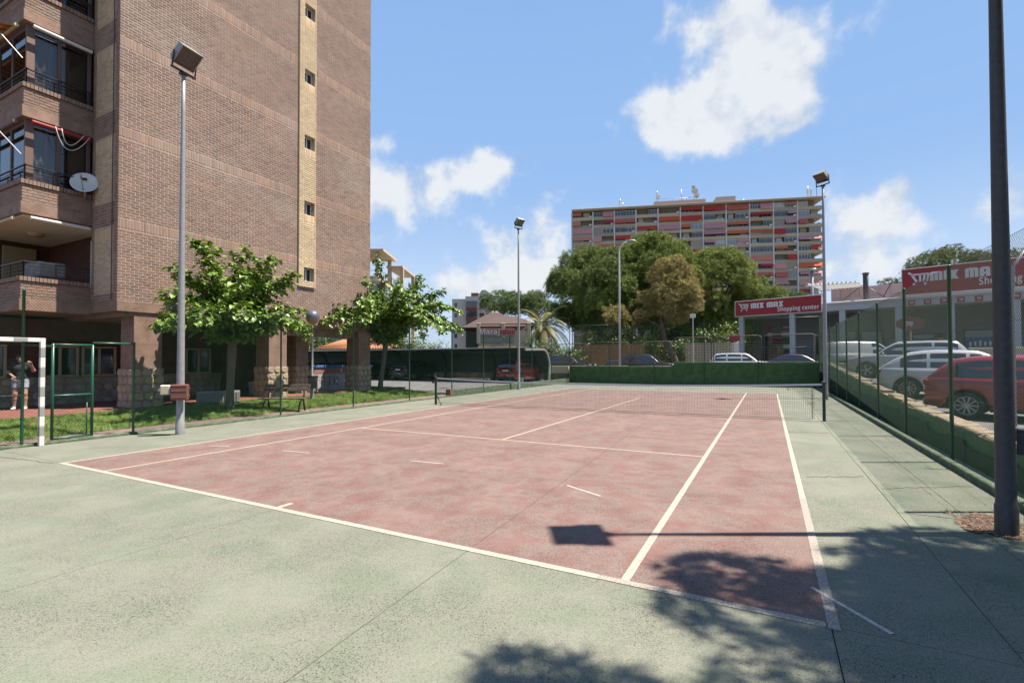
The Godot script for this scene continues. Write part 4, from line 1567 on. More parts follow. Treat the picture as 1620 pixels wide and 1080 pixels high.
func floodlight(label: String, at: Vector3, h: float, r0: float, r1: float, yaw: float, m: Material, step_y := 0.0) -> Node3D:
	var t := thing("floodlight_pole", label, "floodlight", at, 0.0, "floodlight poles round the court")
	var s := S(true)
	var prof := [Vector2(r0 * 1.12, -0.05), Vector2(r0 * 1.12, 0.28), Vector2(r0, 0.30)]
	for i in 9: prof.append(Vector2(lerpf(r0, r1, (i + 1) / 9.0), lerpf(0.3, h - 0.35, (i + 1) / 9.0)))
	prof.append(Vector2(0, h - 0.34))
	lathe(s, prof, 18)
	obj("pole", s, m, t)
	# lamp head: box with a glass front, held in a yoke
	var b := Basis(Vector3.UP, yaw) * Basis(Vector3.RIGHT, deg_to_rad(48.0))
	var c0 := Vector3(0, h, 0) + Basis(Vector3.UP, yaw) * Vector3(0, 0.08, 0.06)
	s = S()
	# front rim, tapering back
	var f := [Vector3(-0.26, -0.24, 0.13), Vector3(0.26, -0.24, 0.13), Vector3(0.26, 0.24, 0.13), Vector3(-0.26, 0.24, 0.13)]
	var k := [Vector3(-0.22, -0.20, -0.10), Vector3(0.22, -0.20, -0.10), Vector3(0.22, 0.20, -0.10), Vector3(-0.22, 0.20, -0.10)]
	for i in 4:
		var j := (i + 1) % 4
		quad(s, c0 + b * k[i], c0 + b * k[j], c0 + b * f[j], c0 + b * f[i])
		var e := Vector3(f[i].x * 0.9, f[i].y * 0.9, 0.13)
		var e2 := Vector3(f[j].x * 0.9, f[j].y * 0.9, 0.13)
		quad(s, c0 + b * f[i], c0 + b * f[j], c0 + b * e2, c0 + b * e)
	quad(s, c0 + b * k[3], c0 + b * k[2], c0 + b * k[1], c0 + b * k[0])
	for i in 5: box(s, c0 + b * Vector3(-0.17 + i * 0.085, 0, -0.115), Vector3(0.012, 0.34, 0.05), b)
	var head := obj("lamp_head", s, M.lamp_grey, t)
	s = S()
	box(s, c0 + b * Vector3(0, 0.0, 0.02), Vector3(0.42, 0.38, 0.02), b)
	box(s, c0 + b * Vector3(0, -0.12, 0.06), Vector3(0.44, 0.012, 0.1), b)
	obj("reflector", s, M.lamp_inside, head)
	s = S()
	box(s, c0 + b * Vector3(0, 0, 0.118), Vector3(0.468, 0.432, 0.006), b)
	obj("lamp_glass", s, M.glass, head)
	s = S()
	for g in [-1.0, 1.0]:
		tube(s, [Vector3(0, h - 0.30, 0) + Basis(Vector3.UP, yaw) * Vector3(g * 0.28, 0, 0.0), c0 + b * Vector3(g * 0.275, 0, 0)], [0.02, 0.02], 4)
	box(s, Vector3(0, h - 0.30, 0), Vector3(0.6, 0.03, 0.06), Basis(Vector3.UP, yaw))
	box(s, Vector3(0, h - 0.34, 0), Vector3(0.14, 0.06, 0.14), Basis(Vector3.UP, yaw))
	obj("yoke", s, M.dark_metal, t)
	return t

func floodlights() -> void:
	floodlight("pale grey floodlight pole with switch boxes in front of the brick block", Vector3(-7.14, 0, 9.13), 8.9, 0.086, 0.042, deg_to_rad(98), M.galv)
	floodlight("thin grey floodlight pole in front of the carport with the red car", Vector3(-7.72, 0, -9.6), 9.7, 0.078, 0.042, deg_to_rad(68), M.galv)
	floodlight("grey floodlight pole right behind the right net post", Vector3(7.34, 0, -9.65), 9.7, 0.088, 0.045, deg_to_rad(-38), M.galv)
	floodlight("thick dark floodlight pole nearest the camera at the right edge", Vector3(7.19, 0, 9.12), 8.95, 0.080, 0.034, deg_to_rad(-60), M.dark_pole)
	var t := thing("switch_box", "brown metal switch box strapped to the left floodlight pole", "box", Vector3(-7.0, 1.0, 9.22), deg_to_rad(48))
	var s := S()
	bbox(s, Vector3(0, 0.0, 0), Vector3(0.34, 0.36, 0.16), 0.012)
	obj("case", s, M.box_red, t)
	s = S()
	for y in [-0.12, 0.03, 0.15]: bbox(s, Vector3(0, y, 0.083), Vector3(0.30, 0.012, 0.012), 0.003)
	bbox(s, Vector3(0.18, 0.08, 0), Vector3(0.03, 0.05, 0.04), 0.005)
	bbox(s, Vector3(0.18, -0.10, 0), Vector3(0.03, 0.05, 0.04), 0.005)
	obj("rib", s, M.box_red, t)
	t = thing("junction_box", "small cream junction box left of the brown switch box", "box", Vector3(-7.20, 1.06, 9.42), deg_to_rad(48))
	s = S()
	bbox(s, Vector3.ZERO, Vector3(0.19, 0.22, 0.13), 0.012)
	obj("case", s, M.white, t)
	s = S()
	bbox(s, Vector3(0, 0, 0.068), Vector3(0.15, 0.18, 0.01), 0.004)
	obj("cover", s, M.cream, t)
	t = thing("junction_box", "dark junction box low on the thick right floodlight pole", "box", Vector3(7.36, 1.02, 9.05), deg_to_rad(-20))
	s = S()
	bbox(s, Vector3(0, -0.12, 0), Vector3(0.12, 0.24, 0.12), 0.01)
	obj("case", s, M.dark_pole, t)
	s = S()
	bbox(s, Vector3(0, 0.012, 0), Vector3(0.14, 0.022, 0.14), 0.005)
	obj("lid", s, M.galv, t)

# ---------- cars: nose towards +x, right side towards +z
# shape: length, width, height, belt height, hood height, and along the length (from rear -1 to nose 1): tail top, roof rear, roof front, windscreen foot
func car(label: String, at: Vector3, yaw: float, paint: Color, sh: Dictionary, extra := {}) -> Node3D:
	var t := thing("parked_car", label, "car", at, yaw, extra.get("group", ""))
	var L: float = sh.l; var W: float = sh.w; var H: float = sh.h
	var hl := L * 0.5
	var hw := W * 0.5
	var belt: float = sh.belt
	var hood: float = sh.hood
	var xt: float = sh.tail * hl; var xq: float = sh.rr * hl; var xp: float = sh.rf * hl; var xw: float = sh.ws * hl
	var deck: float = sh.get("deck", belt)     # height of the boot lid at the rear
	var rw: float = sh.get("wheel", 0.32)
	var axles := [-hl + sh.get("ro", 0.78), hl - sh.get("fo", 0.85)]
	var pm: StandardMaterial3D
	var key := "paint" + str(paint)
	if not shared.has(key):
		pm = mat(paint, 0.28, sh.get("flake", 0.15))
		pm.clearcoat_enabled = true
		pm.clearcoat = 1.0
		pm.clearcoat_roughness = 0.04
		shared[key] = pm
	pm = shared[key]
	var taper := func(x: float) -> float:
		var k := absf(x) / hl
		return 1.0 - 0.17 * pow(k, 5.0) - (0.05 * pow(k, 14.0))
	var deck_y := func(x: float) -> float:
		if x > xw: return lerpf(hood + 0.04, hood - 0.16, pow((x - xw) / (hl - xw), 1.6)) - 0.22 * pow(maxf(0.0, (x / hl - 0.93) / 0.07), 2.0)
		if x < xt: return deck - 0.05 * (xt - x) / maxf(0.05, xt + hl)
		return lerpf(deck, hood + 0.04, smoothstep(xt, xw, x))
	var belt_y := func(x: float) -> float: return minf(deck_y.call(x) - 0.03, lerpf(belt + 0.04, belt - 0.03, (x + hl) / L))
	var bottom := func(x: float) -> float:
		var y := 0.20 + 0.10 * pow(absf(x) / hl, 6.0)
		for a in axles:
			var dx: float = absf(x - a)
			if dx < rw + 0.06: y = maxf(y, rw + sqrt(maxf(0.0, pow(rw + 0.06, 2.0) - dx * dx)))
		return y
	# stations: even ones plus dense ones round the wheel arches
	var xs := []
	for i in 27: xs.append(-hl + L * i / 26.0)
	for a in axles:
		for i in 15: xs.append(a + (rw + 0.0599) * cos(PI * i / 14.0))
	for k in [0.94, 0.97, 0.99]:
		xs.append(hl * k)
		xs.append(-hl * k)
	xs.sort()
	var body := S(true)
	var section := func(x: float) -> Array:
		var w: float = hw * taper.call(x)
		var dy: float = deck_y.call(x)
		var by: float = belt_y.call(x)
		var b: float = bottom.call(x)
		var end := clampf((absf(x) / hl - 0.95) / 0.05, 0.0, 1.0)
		var r := []
		for q in [[b, 0.93], [maxf(b, 0.36), 0.985], [maxf(b, 0.55), 1.0], [maxf(b, lerpf(0.55, by, 0.6)), 0.995], [maxf(b, by), 0.965]]:
			r.append(Vector3(x, q[0], w * q[1] * (1.0 - 0.03 * end)))
		r.append(Vector3(x, lerpf(by, dy, 0.75), w * 0.90))
		r.append(Vector3(x, dy + 0.005, w * 0.72))
		r.append(Vector3(x, dy + 0.03, 0.0))
		return r
	for g in [1.0, -1.0]:
		for i in xs.size() - 1:
			if xs[i + 1] - xs[i] < 0.001: continue
			var p: Array = section.call(xs[i])
			var q: Array = section.call(xs[i + 1])
			for j in p.size() - 1:
				var c := [p[j], q[j], q[j + 1], p[j + 1]]
				for m in 4: c[m] = Vector3(c[m].x, c[m].y, c[m].z * g)
				if g > 0: quad(body, c[0], c[1], c[2], c[3])
				else: quad(body, c[3], c[2], c[1], c[0])
		for e in [0, xs.size() - 1]:
			var p: Array = section.call(xs[e])
			var o := Vector3(xs[e] + (0.03 if e else -0.03), 0.5, 0)
			for j in p.size() - 1:
				var a0 := Vector3(p[j].x, p[j].y, p[j].z * g)
				var b0 := Vector3(p[j + 1].x, p[j + 1].y, p[j + 1].z * g)
				if (g > 0) == (e > 0): tri(body, o, a0, b0)
				else: tri(body, o, b0, a0)
	var bo := obj("body", body, pm, t)
	# cabin
	var roof := func(x: float) -> float:
		var base: float = deck_y.call(x)
		var up := 1.0
		if x > xp: up = 1.0 - pow(clampf((x - xp) / (xw - xp), 0, 1), 1.35)
		elif x < xq: up = 1.0 - pow(clampf((xq - x) / maxf(0.02, xq - xt), 0, 1), 1.25)
		var crown := 0.035 * sin(PI * clampf((x - xq) / (xp - xq), 0, 1)) - (0.03 if x < xq + 0.3 else 0.0) * clampf((xq + 0.3 - x) / 0.3, 0, 1)
		return lerpf(base, H - 0.035 + crown, up)
	var gx := []
	for i in 30: gx.append(lerpf(xt, xw, i / 29.0))
	var rib := func(x: float) -> Array:
		var by: float = belt_y.call(x) - 0.01
		var ry: float = roof.call(x)
		var w: float = hw * taper.call(x)
		var up := clampf((ry - by) / (H - belt), 0.0, 1.0)
		var wr := w * lerpf(0.94, 0.70, up)
		return [Vector3(x, by, w * 0.955), Vector3(x, lerpf(by, ry, 0.5), lerpf(w * 0.955, wr, 0.45)), Vector3(x, lerpf(by, ry, 0.9), lerpf(w * 0.955, wr, 0.92)), Vector3(x, ry + 0.004, wr * 0.93), Vector3(x, ry + 0.026 * up + 0.006, wr * 0.5), Vector3(x, ry + 0.03 * up + 0.008, 0.0)]
	var cab := S(true)
	for g in [1.0, -1.0]:
		for i in gx.size() - 1:
			var p: Array = rib.call(gx[i])
			var q: Array = rib.call(gx[i + 1])
			for j in p.size() - 1:
				var c := [p[j], q[j], q[j + 1], p[j + 1]]
				for m in 4: c[m] = Vector3(c[m].x, c[m].y, c[m].z * g)
				if g > 0: quad(cab, c[0], c[1], c[2], c[3])
				else: quad(cab, c[3], c[2], c[1], c[0])
	obj("roof", cab, pm, t)
	# glass: side windows between pillars, windscreen and rear window, laid just outside the cabin shell
	var cuts: Array = sh.get("glass", [[-0.30, 0.02], [0.06, 0.40]])
	for g in [1.0, -1.0]:
		for cu in cuts:
			var s := S(true)
			var x0: float = cu[0] * hl
			var x1: float = cu[1] * hl
			var n := 12
			for i in n:
				var quadp := []
				for e in [[i, 0], [i + 1, 0], [i + 1, 1], [i, 1]]:
					var x: float = lerpf(x0, x1, float(e[0]) / n)
					var by: float = belt_y.call(x) + 0.03
					var ry: float = roof.call(x) - 0.085
					var y := by if e[1] == 0 else maxf(by + 0.002, ry)
					var r: Array = rib.call(x)
					var f := clampf((y - r[0].y) / maxf(0.02, r[3].y - r[0].y), 0, 1)
					var z: float = lerpf(r[0].z, r[2].z, f / 0.9) + 0.006 + 0.012 * sin(PI * f)
					quadp.append(Vector3(x, y, z * g))
				if g > 0: quad(s, quadp[0], quadp[1], quadp[2], quadp[3])
				else: quad(s, quadp[3], quadp[2], quadp[1], quadp[0])
			obj("side_window", s, M.dark_glass, t)
	for e in [[xp + 0.06, xw - 0.03, "windscreen"], [xt + 0.03, xq - 0.05, "rear_window"]]:
		var s := S(true)
		for i in 8:
			for j in 8:
				var c := []
				for k in [[i, j], [i + 1, j], [i + 1, j + 1], [i, j + 1]]:
					var x: float = lerpf(e[0], e[1], k[0] / 8.0)
					var r: Array = rib.call(x)
					var v: float = (k[1] / 8.0 - 0.5) * 2.0
					c.append(Vector3(x, lerpf(r[5].y, r[3].y, v * v) + 0.012, v * r[3].z * 0.95))
				quad(s, c[3], c[2], c[1], c[0])
		obj(e[2], s, M.dark_glass, t)
	# bumpers, lights, plates, mirrors, handles, sills
	for g in [-1.0, 1.0]:
		var s := S()
		var w: float = hw * taper.call(hl * 0.97 * g)
		bbox(s, Vector3(g * (hl - 0.02), 0.36, 0), Vector3(0.14, 0.2, w * 1.72), 0.04)
		obj("bumper", s, M.trim if sh.get("dark_bumper", false) else pm, t)
		s = S()
		bbox(s, Vector3(g * (hl + 0.055), 0.44 if g > 0 else sh.get("plate_y", 0.72), 0), Vector3(0.016, 0.11, 0.5), 0.003)
		obj("number_plate", s, M.plate, t)
		for z in [-1.0, 1.0]:
			s = S()
			if g < 0:
				bbox(s, Vector3(-hl + 0.10, belt - 0.09, z * w * 0.86), Vector3(0.26, sh.get("lamp_h", 0.2), 0.2), 0.05, Basis(Vector3.UP, 0.35 * z))
				obj("tail_light", s, M.tail, t)
			else:
				bbox(s, Vector3(hl - 0.2, hood - 0.2, z * w * 0.84), Vector3(0.34, 0.15, 0.22), 0.05, Basis(Vector3.UP, -0.45 * z))
				obj("headlight", s, M.head, t)
	for z in [-1.0, 1.0]:
		var s := S()
		bbox(s, Vector3(xw - 0.30, belt + 0.06, z * (hw + 0.07)), Vector3(0.1, 0.13, 0.2), 0.035)
		obj("mirror", s, pm, t)
		s = S()
		bbox(s, Vector3(0, 0.24, z * hw * 0.965), Vector3(L - 2.0 * (0.85 + rw), 0.1, 0.06), 0.015)
		obj("sill", s, M.trim, t)
		for hx in [-0.24, 0.16]:
			s = S()
			bbox(s, Vector3(hx * hl, belt - 0.13, z * (hw * 0.985)), Vector3(0.2, 0.03, 0.045), 0.012)
			obj("door_handle", s, pm, t)
		if sh.get("rails", false):
			s = S(true)
			tube(s, [Vector3(xq + 0.2, H - 0.05, z * hw * 0.62), Vector3(xq + 0.35, H + 0.02, z * hw * 0.62), Vector3(xp - 0.3, H + 0.02, z * hw * 0.62), Vector3(xp - 0.1, H - 0.06, z * hw * 0.62)], [0.018, 0.018, 0.018, 0.018], 6)
			obj("roof_rail", s, M.trim, t)
	# door seams, a little proud of nothing: thin dark gaskets
	for z in [-1.0, 1.0]:
		var s := S()
		for cx in [cuts[0][0] * hl + 0.02, 0.04 * hl, cuts[-1][1] * hl - 0.12]:
			var w: float = hw * taper.call(cx)
			for k in [[0.28, 0.55, 0.985, 1.0], [0.55, belt - 0.06, 1.0, 0.975]]:
				quad(s, Vector3(cx - 0.004, k[0], z * (w * k[2] + 0.003)), Vector3(cx + 0.004, k[0], z * (w * k[2] + 0.003)), Vector3(cx + 0.004, k[1], z * (w * k[3] + 0.004)), Vector3(cx - 0.004, k[1], z * (w * k[3] + 0.004)))
		obj("door_seam", s, M.black, t)
	var under := S()
	bbox(under, Vector3(0, 0.42, 0), Vector3(L * 0.9, 0.42, W * 0.74), 0.03)
	obj("underbody", under, M.black, t)
	for a in axles:
		for z in [-1.0, 1.0]:
			var tyre := wheel(rw, z, sh.get("spokes", 10))
			t.add_child(tyre, true)
			tyre.position = Vector3(a, rw, z * (hw - 0.10))
			tyre.name = numbered("wheel", t)
	return t

func wheel(r: float, z: float, spokes: int) -> MeshInstance3D:
	var key := "wheel%s_%s_%s" % [r, z, spokes]
	if not shared.has(key):
		var s := S(true)
		var xf := Transform3D(Basis(Vector3.RIGHT, PI / 2 * z), Vector3.ZERO)
		lathe(s, [Vector2(r * 0.66, -0.1), Vector2(r * 0.9, -0.1), Vector2(r * 0.985, -0.07), Vector2(r, -0.03), Vector2(r, 0.05), Vector2(r * 0.985, 0.08), Vector2(r * 0.9, 0.105), Vector2(r * 0.68, 0.10), Vector2(r * 0.66, 0.07)], 26, xf)
		var d := S()
		lathe(d, [Vector2(0, 0.02), Vector2(r * 0.66, 0.02)], 20, xf)
		var q := S()
		lathe(q, [Vector2(r * 0.62, 0.05), Vector2(r * 0.64, 0.095), Vector2(r * 0.685, 0.10), Vector2(r * 0.69, 0.085)], 26, xf)
		lathe(q, [Vector2(r * 0.2, 0.03), Vector2(r * 0.17, 0.085), Vector2(0, 0.095)], 12, xf)
		for i in spokes:
			var b := Basis(Vector3.BACK, TAU * i / spokes)
			box(q, b * Vector3(r * 0.40, 0, 0) + Vector3(0, 0, z * 0.065), Vector3(r * 0.50, r * (0.9 / spokes), 0.035), b)
		shared[key] = [done(s), done(d), done(q)]
	var o := MeshInstance3D.new()
	o.mesh = shared[key][0]
	o.material_override = M.tyre
	for i in [1, 2]:
		var p := MeshInstance3D.new()
		p.name = "brake_disc" if i == 1 else "rim"
		p.mesh = shared[key][i]
		p.material_override = M.black if i == 1 else M.rim
		o.add_child(p)
	return o

func cars() -> void:
	var hatch := {"l": 4.2, "w": 1.76, "h": 1.46, "belt": 0.92, "hood": 0.92, "tail": -0.97, "rr": -0.72, "rf": 0.12, "ws": 0.50, "deck": 0.98, "glass": [[-0.72, -0.42], [-0.38, 0.0], [0.04, 0.42]], "wheel": 0.315, "spokes": 10}
	var suv := {"l": 4.45, "w": 1.84, "h": 1.66, "belt": 1.05, "hood": 1.04, "tail": -0.97, "rr": -0.78, "rf": 0.12, "ws": 0.46, "deck": 1.08, "glass": [[-0.80, -0.46], [-0.42, -0.02], [0.02, 0.38]], "wheel": 0.36, "spokes": 5, "rails": true, "dark_bumper": true, "plate_y": 0.86}
	var sedan := {"l": 4.6, "w": 1.8, "h": 1.44, "belt": 0.93, "hood": 0.90, "tail": -0.72, "rr": -0.34, "rf": 0.14, "ws": 0.50, "deck": 1.0, "glass": [[-0.52, -0.34], [-0.30, 0.03], [0.07, 0.44]], "wheel": 0.32, "spokes": 10}
	var van := {"l": 4.3, "w": 1.78, "h": 1.82, "belt": 1.08, "hood": 1.1, "tail": -0.985, "rr": -0.93, "rf": 0.22, "ws": 0.58, "deck": 1.12, "glass": [[0.10, 0.50]], "wheel": 0.31, "spokes": 6}
	var g := "cars in the car park right of the court"
	car("dark red hatchback, nearest car behind the right fence", Vector3(10.75, lot(0.2), 0.35), deg_to_rad(-22.0), lin(0.32, 0.012, 0.022), hatch, {"group": g})
	var red := hatch.duplicate()
	red.l = 4.3; red.h = 1.5; red.belt = 0.96; red.rr = -0.62; red.lamp_h = 0.16; red.tail = -0.96
	car("white hatchback with red tail lamp, between the dark red and the silver car", Vector3(10.55, lot(-4.0), -4.3), deg_to_rad(-14.0), lin(0.62, 0.63, 0.65), red, {"group": g})
	car("silver white off-road car with black wheel arches and roof rails, nose towards the court", Vector3(10.75, lot(-11.8), -12.4), deg_to_rad(180.0 - 20.0), lin(0.58, 0.59, 0.60), suv, {"group": g})
	car("white panel van, farthest vehicle behind the right fence", Vector3(10.2, 0.95, -20.6), deg_to_rad(15.0), lin(0.66, 0.66, 0.66), van, {"group": g})
	g = "cars parked on the street behind the green end wall"
	var y := 0.52
	car("white off-road car on the street in front of the pine trees and shop sign", Vector3(3.4, y, -24.3), 0.0, lin(0.62, 0.63, 0.64), suv, {"group": g})
	car("black saloon on the street under the shop canopy", Vector3(6.9, y + 0.12, -25.4), 0.0, lin(0.012, 0.012, 0.018), sedan, {"group": g})
	car("long black off-road car on the street by the leaning pine trunk", Vector3(-3.5, y - 0.05, -24.1), 0.0, lin(0.010, 0.011, 0.014), suv, {"group": g})
	car("small dark blue car on the street left of the curved street lamp", Vector3(-6.6, y - 0.3, -25.6), PI, lin(0.03, 0.032, 0.05), hatch, {"group": g})
	car("black estate car with bright windscreen, left end of the street row", Vector3(-10.2, y - 0.1, -24.2), 0.0, lin(0.012, 0.012, 0.013), suv, {"group": g})
	g = "cars under the carport"
	var rs := suv.duplicate()
	rs.rails = false
	car("bright red off-road car with a white plate at the end of the carport", Vector3(-11.35, 0.1, -16.9), PI / 2, lin(0.38, 0.012, 0.018), rs, {"group": g})
	car("dark purple grey car parked in the middle of the carport", Vector3(-21.4, 0.1, -17.2), PI / 2, lin(0.05, 0.042, 0.06), rs, {"group": g})
	car("dark grey car deep in the carport left of the purple one", Vector3(-26.2, 0.1, -17.0), PI / 2, lin(0.03, 0.03, 0.035), hatch, {"group": g})
	car("silver car with pale windscreen seen between the brick pillars", Vector3(-32.5, 0.1, -16.0), -PI / 2, lin(0.40, 0.40, 0.42), hatch, {"group": g})
	car("black car seen between the brick pillars beside the silver one", Vector3(-29.4, 0.1, -16.6), -PI / 2, lin(0.02, 0.02, 0.022), sedan, {"group": g})

# ---------- what stands round the court
func facade_at(t: float) -> Vector3:   # along the shop front, metres to the right of the left end of the first sign
	return Vector3(2.44, 0, -34.79) + Vector3(0.9546, 0, 0.298) * t

func cart_mark(s: SurfaceTool, xf: Transform3D, h: float) -> void:   # white trolley, height h, origin at its lower left
	var k := h / 10.0
	var line := func(a: Vector2, b: Vector2, w: float) -> void:
		var d := (b - a).normalized()
		var n := Vector2(-d.y, d.x) * w * 0.5 * k
		var p := a * k
		var q := b * k
		prism(s, PackedVector2Array([p - n - d * w * 0.3 * k, q - n + d * w * 0.3 * k, q + n + d * w * 0.3 * k, p + n - d * w * 0.3 * k]), 0.012, xf)
	line.call(Vector2(0.6, 9.6), Vector2(2.2, 8.3), 1.5)
	line.call(Vector2(2.2, 8.3), Vector2(5.0, 2.6), 1.5)
	line.call(Vector2(2.6, 8.0), Vector2(12.4, 8.0), 1.3)
	line.call(Vector2(7.2, 8.0), Vector2(7.2, 2.6), 1.3)
	line.call(Vector2(9.9, 8.0), Vector2(9.3, 2.6), 1.3)
	line.call(Vector2(12.3, 8.0), Vector2(11.2, 2.6), 1.2)
	for c in [3.6, 10.2]:
		var p := PackedVector2Array()
		for i in 12: p.append(Vector2(c + 0.95 * cos(TAU * i / 12), 0.6 + 0.95 * sin(TAU * i / 12)) * k)
		prism(s, p, 0.012, xf)

# heavy capitals with rounded shoulders and narrow slots: M, I, X, A
func fat_word(s: SurfaceTool, word: String, xf: Transform3D, h: float) -> float:
	var x := 0.0
	var d := 0.014
	var rect := func(x: float, a: float, b: float, c: float, e: float) -> void:
		prism(s, PackedVector2Array([Vector2(x + a, c) * h, Vector2(x + b, c) * h, Vector2(x + b, e) * h, Vector2(x + a, e) * h]), d, xf)
	for ch in word:
		match ch:
			"M":
				rect.call(x, 0.0, 0.30, 0.0, 0.80)
				rect.call(x, 0.37, 0.67, 0.0, 0.801)
				rect.call(x, 0.74, 1.04, 0.0, 0.80)
				var p := PackedVector2Array([Vector2(0, 0.8), Vector2(1.04, 0.8), Vector2(1.02, 0.92), Vector2(0.92, 1.0), Vector2(0.14, 1.0), Vector2(0.03, 0.93)])
				for i in p.size(): p[i] = (p[i] + Vector2(x, 0)) * h
				prism(s, p, d, xf)
				x += 1.14
			"I":
				rect.call(x, 0.0, 0.30, 0.0, 1.0)
				x += 0.40
			"X":
				for q in [[Vector2(0, 0), Vector2(0.34, 0), Vector2(0.82, 1), Vector2(0.48, 1)], [Vector2(0.48, 0), Vector2(0.82, 0), Vector2(0.34, 1), Vector2(0, 1)]]:
					var p := PackedVector2Array()
					for v in q: p.append((v + Vector2(x, 0)) * h)
					prism(s, p, d if q[0].x == 0 else d + 0.002, xf)
				x += 0.90
			"A":
				rect.call(x, 0.0, 0.33, 0.0, 0.75)
				rect.call(x, 0.47, 0.80, 0.0, 0.75)
				rect.call(x, 0.33, 0.47, 0.25, 0.47)
				var p := PackedVector2Array([Vector2(0, 0.75), Vector2(0.8, 0.75), Vector2(0.76, 0.92), Vector2(0.62, 1.0), Vector2(0.18, 1.0), Vector2(0.04, 0.92)])
				for i in p.size(): p[i] = (p[i] + Vector2(x, 0)) * h
				prism(s, p, d, xf)
				x += 0.90
			" ":
				x += 0.42
	return x * h

func shop_sign(label: String, t0: float, w: float, y0: float, h: float) -> void:
	var b := Basis(Vector3.UP, -atan2(0.298, 0.9546))
	var t := thing("shop_sign", label, "sign", facade_at(t0) + Vector3(0, y0, 0), b.get_euler().y)
	var s := S()
	bbox(s, Vector3(w * 0.5, h * 0.5, 0.06), Vector3(w, h, 0.12), 0.01)
	obj("board", s, M.sign_red, t)
	s = S()
	for y in [0.0, h]: bbox(s, Vector3(w * 0.5, y, 0.075), Vector3(w + 0.06, 0.05, 0.16), 0.008)
	for x in [0.0, w]: bbox(s, Vector3(x, h * 0.5, 0.075), Vector3(0.05, h, 0.15), 0.008)
	obj("edge", s, M.white, t)
	s = S()
	var xf := Transform3D(Basis(), Vector3(0, 0, 0.122))
	cart_mark(s, xf.translated(Vector3(w * 0.045, h * 0.36, 0)), h * 0.50)
	obj("trolley_mark", s, M.white, t)
	s = S()
	fat_word(s, "MIX MAX", xf.translated(Vector3(w * 0.20, h * 0.47, 0)), h * 0.34)
	obj("name_letters", s, M.white, t)
	var o := obj("lower_letters", text_mesh("Shopping center", h * 0.26, 0.012), M.white, t)
	o.position = Vector3(w * 0.745, h * 0.30, 0.126)
	var wid: float = o.mesh.get_aabb().size.x
	o.scale = Vector3(w * 0.455 / wid, 1, 1)

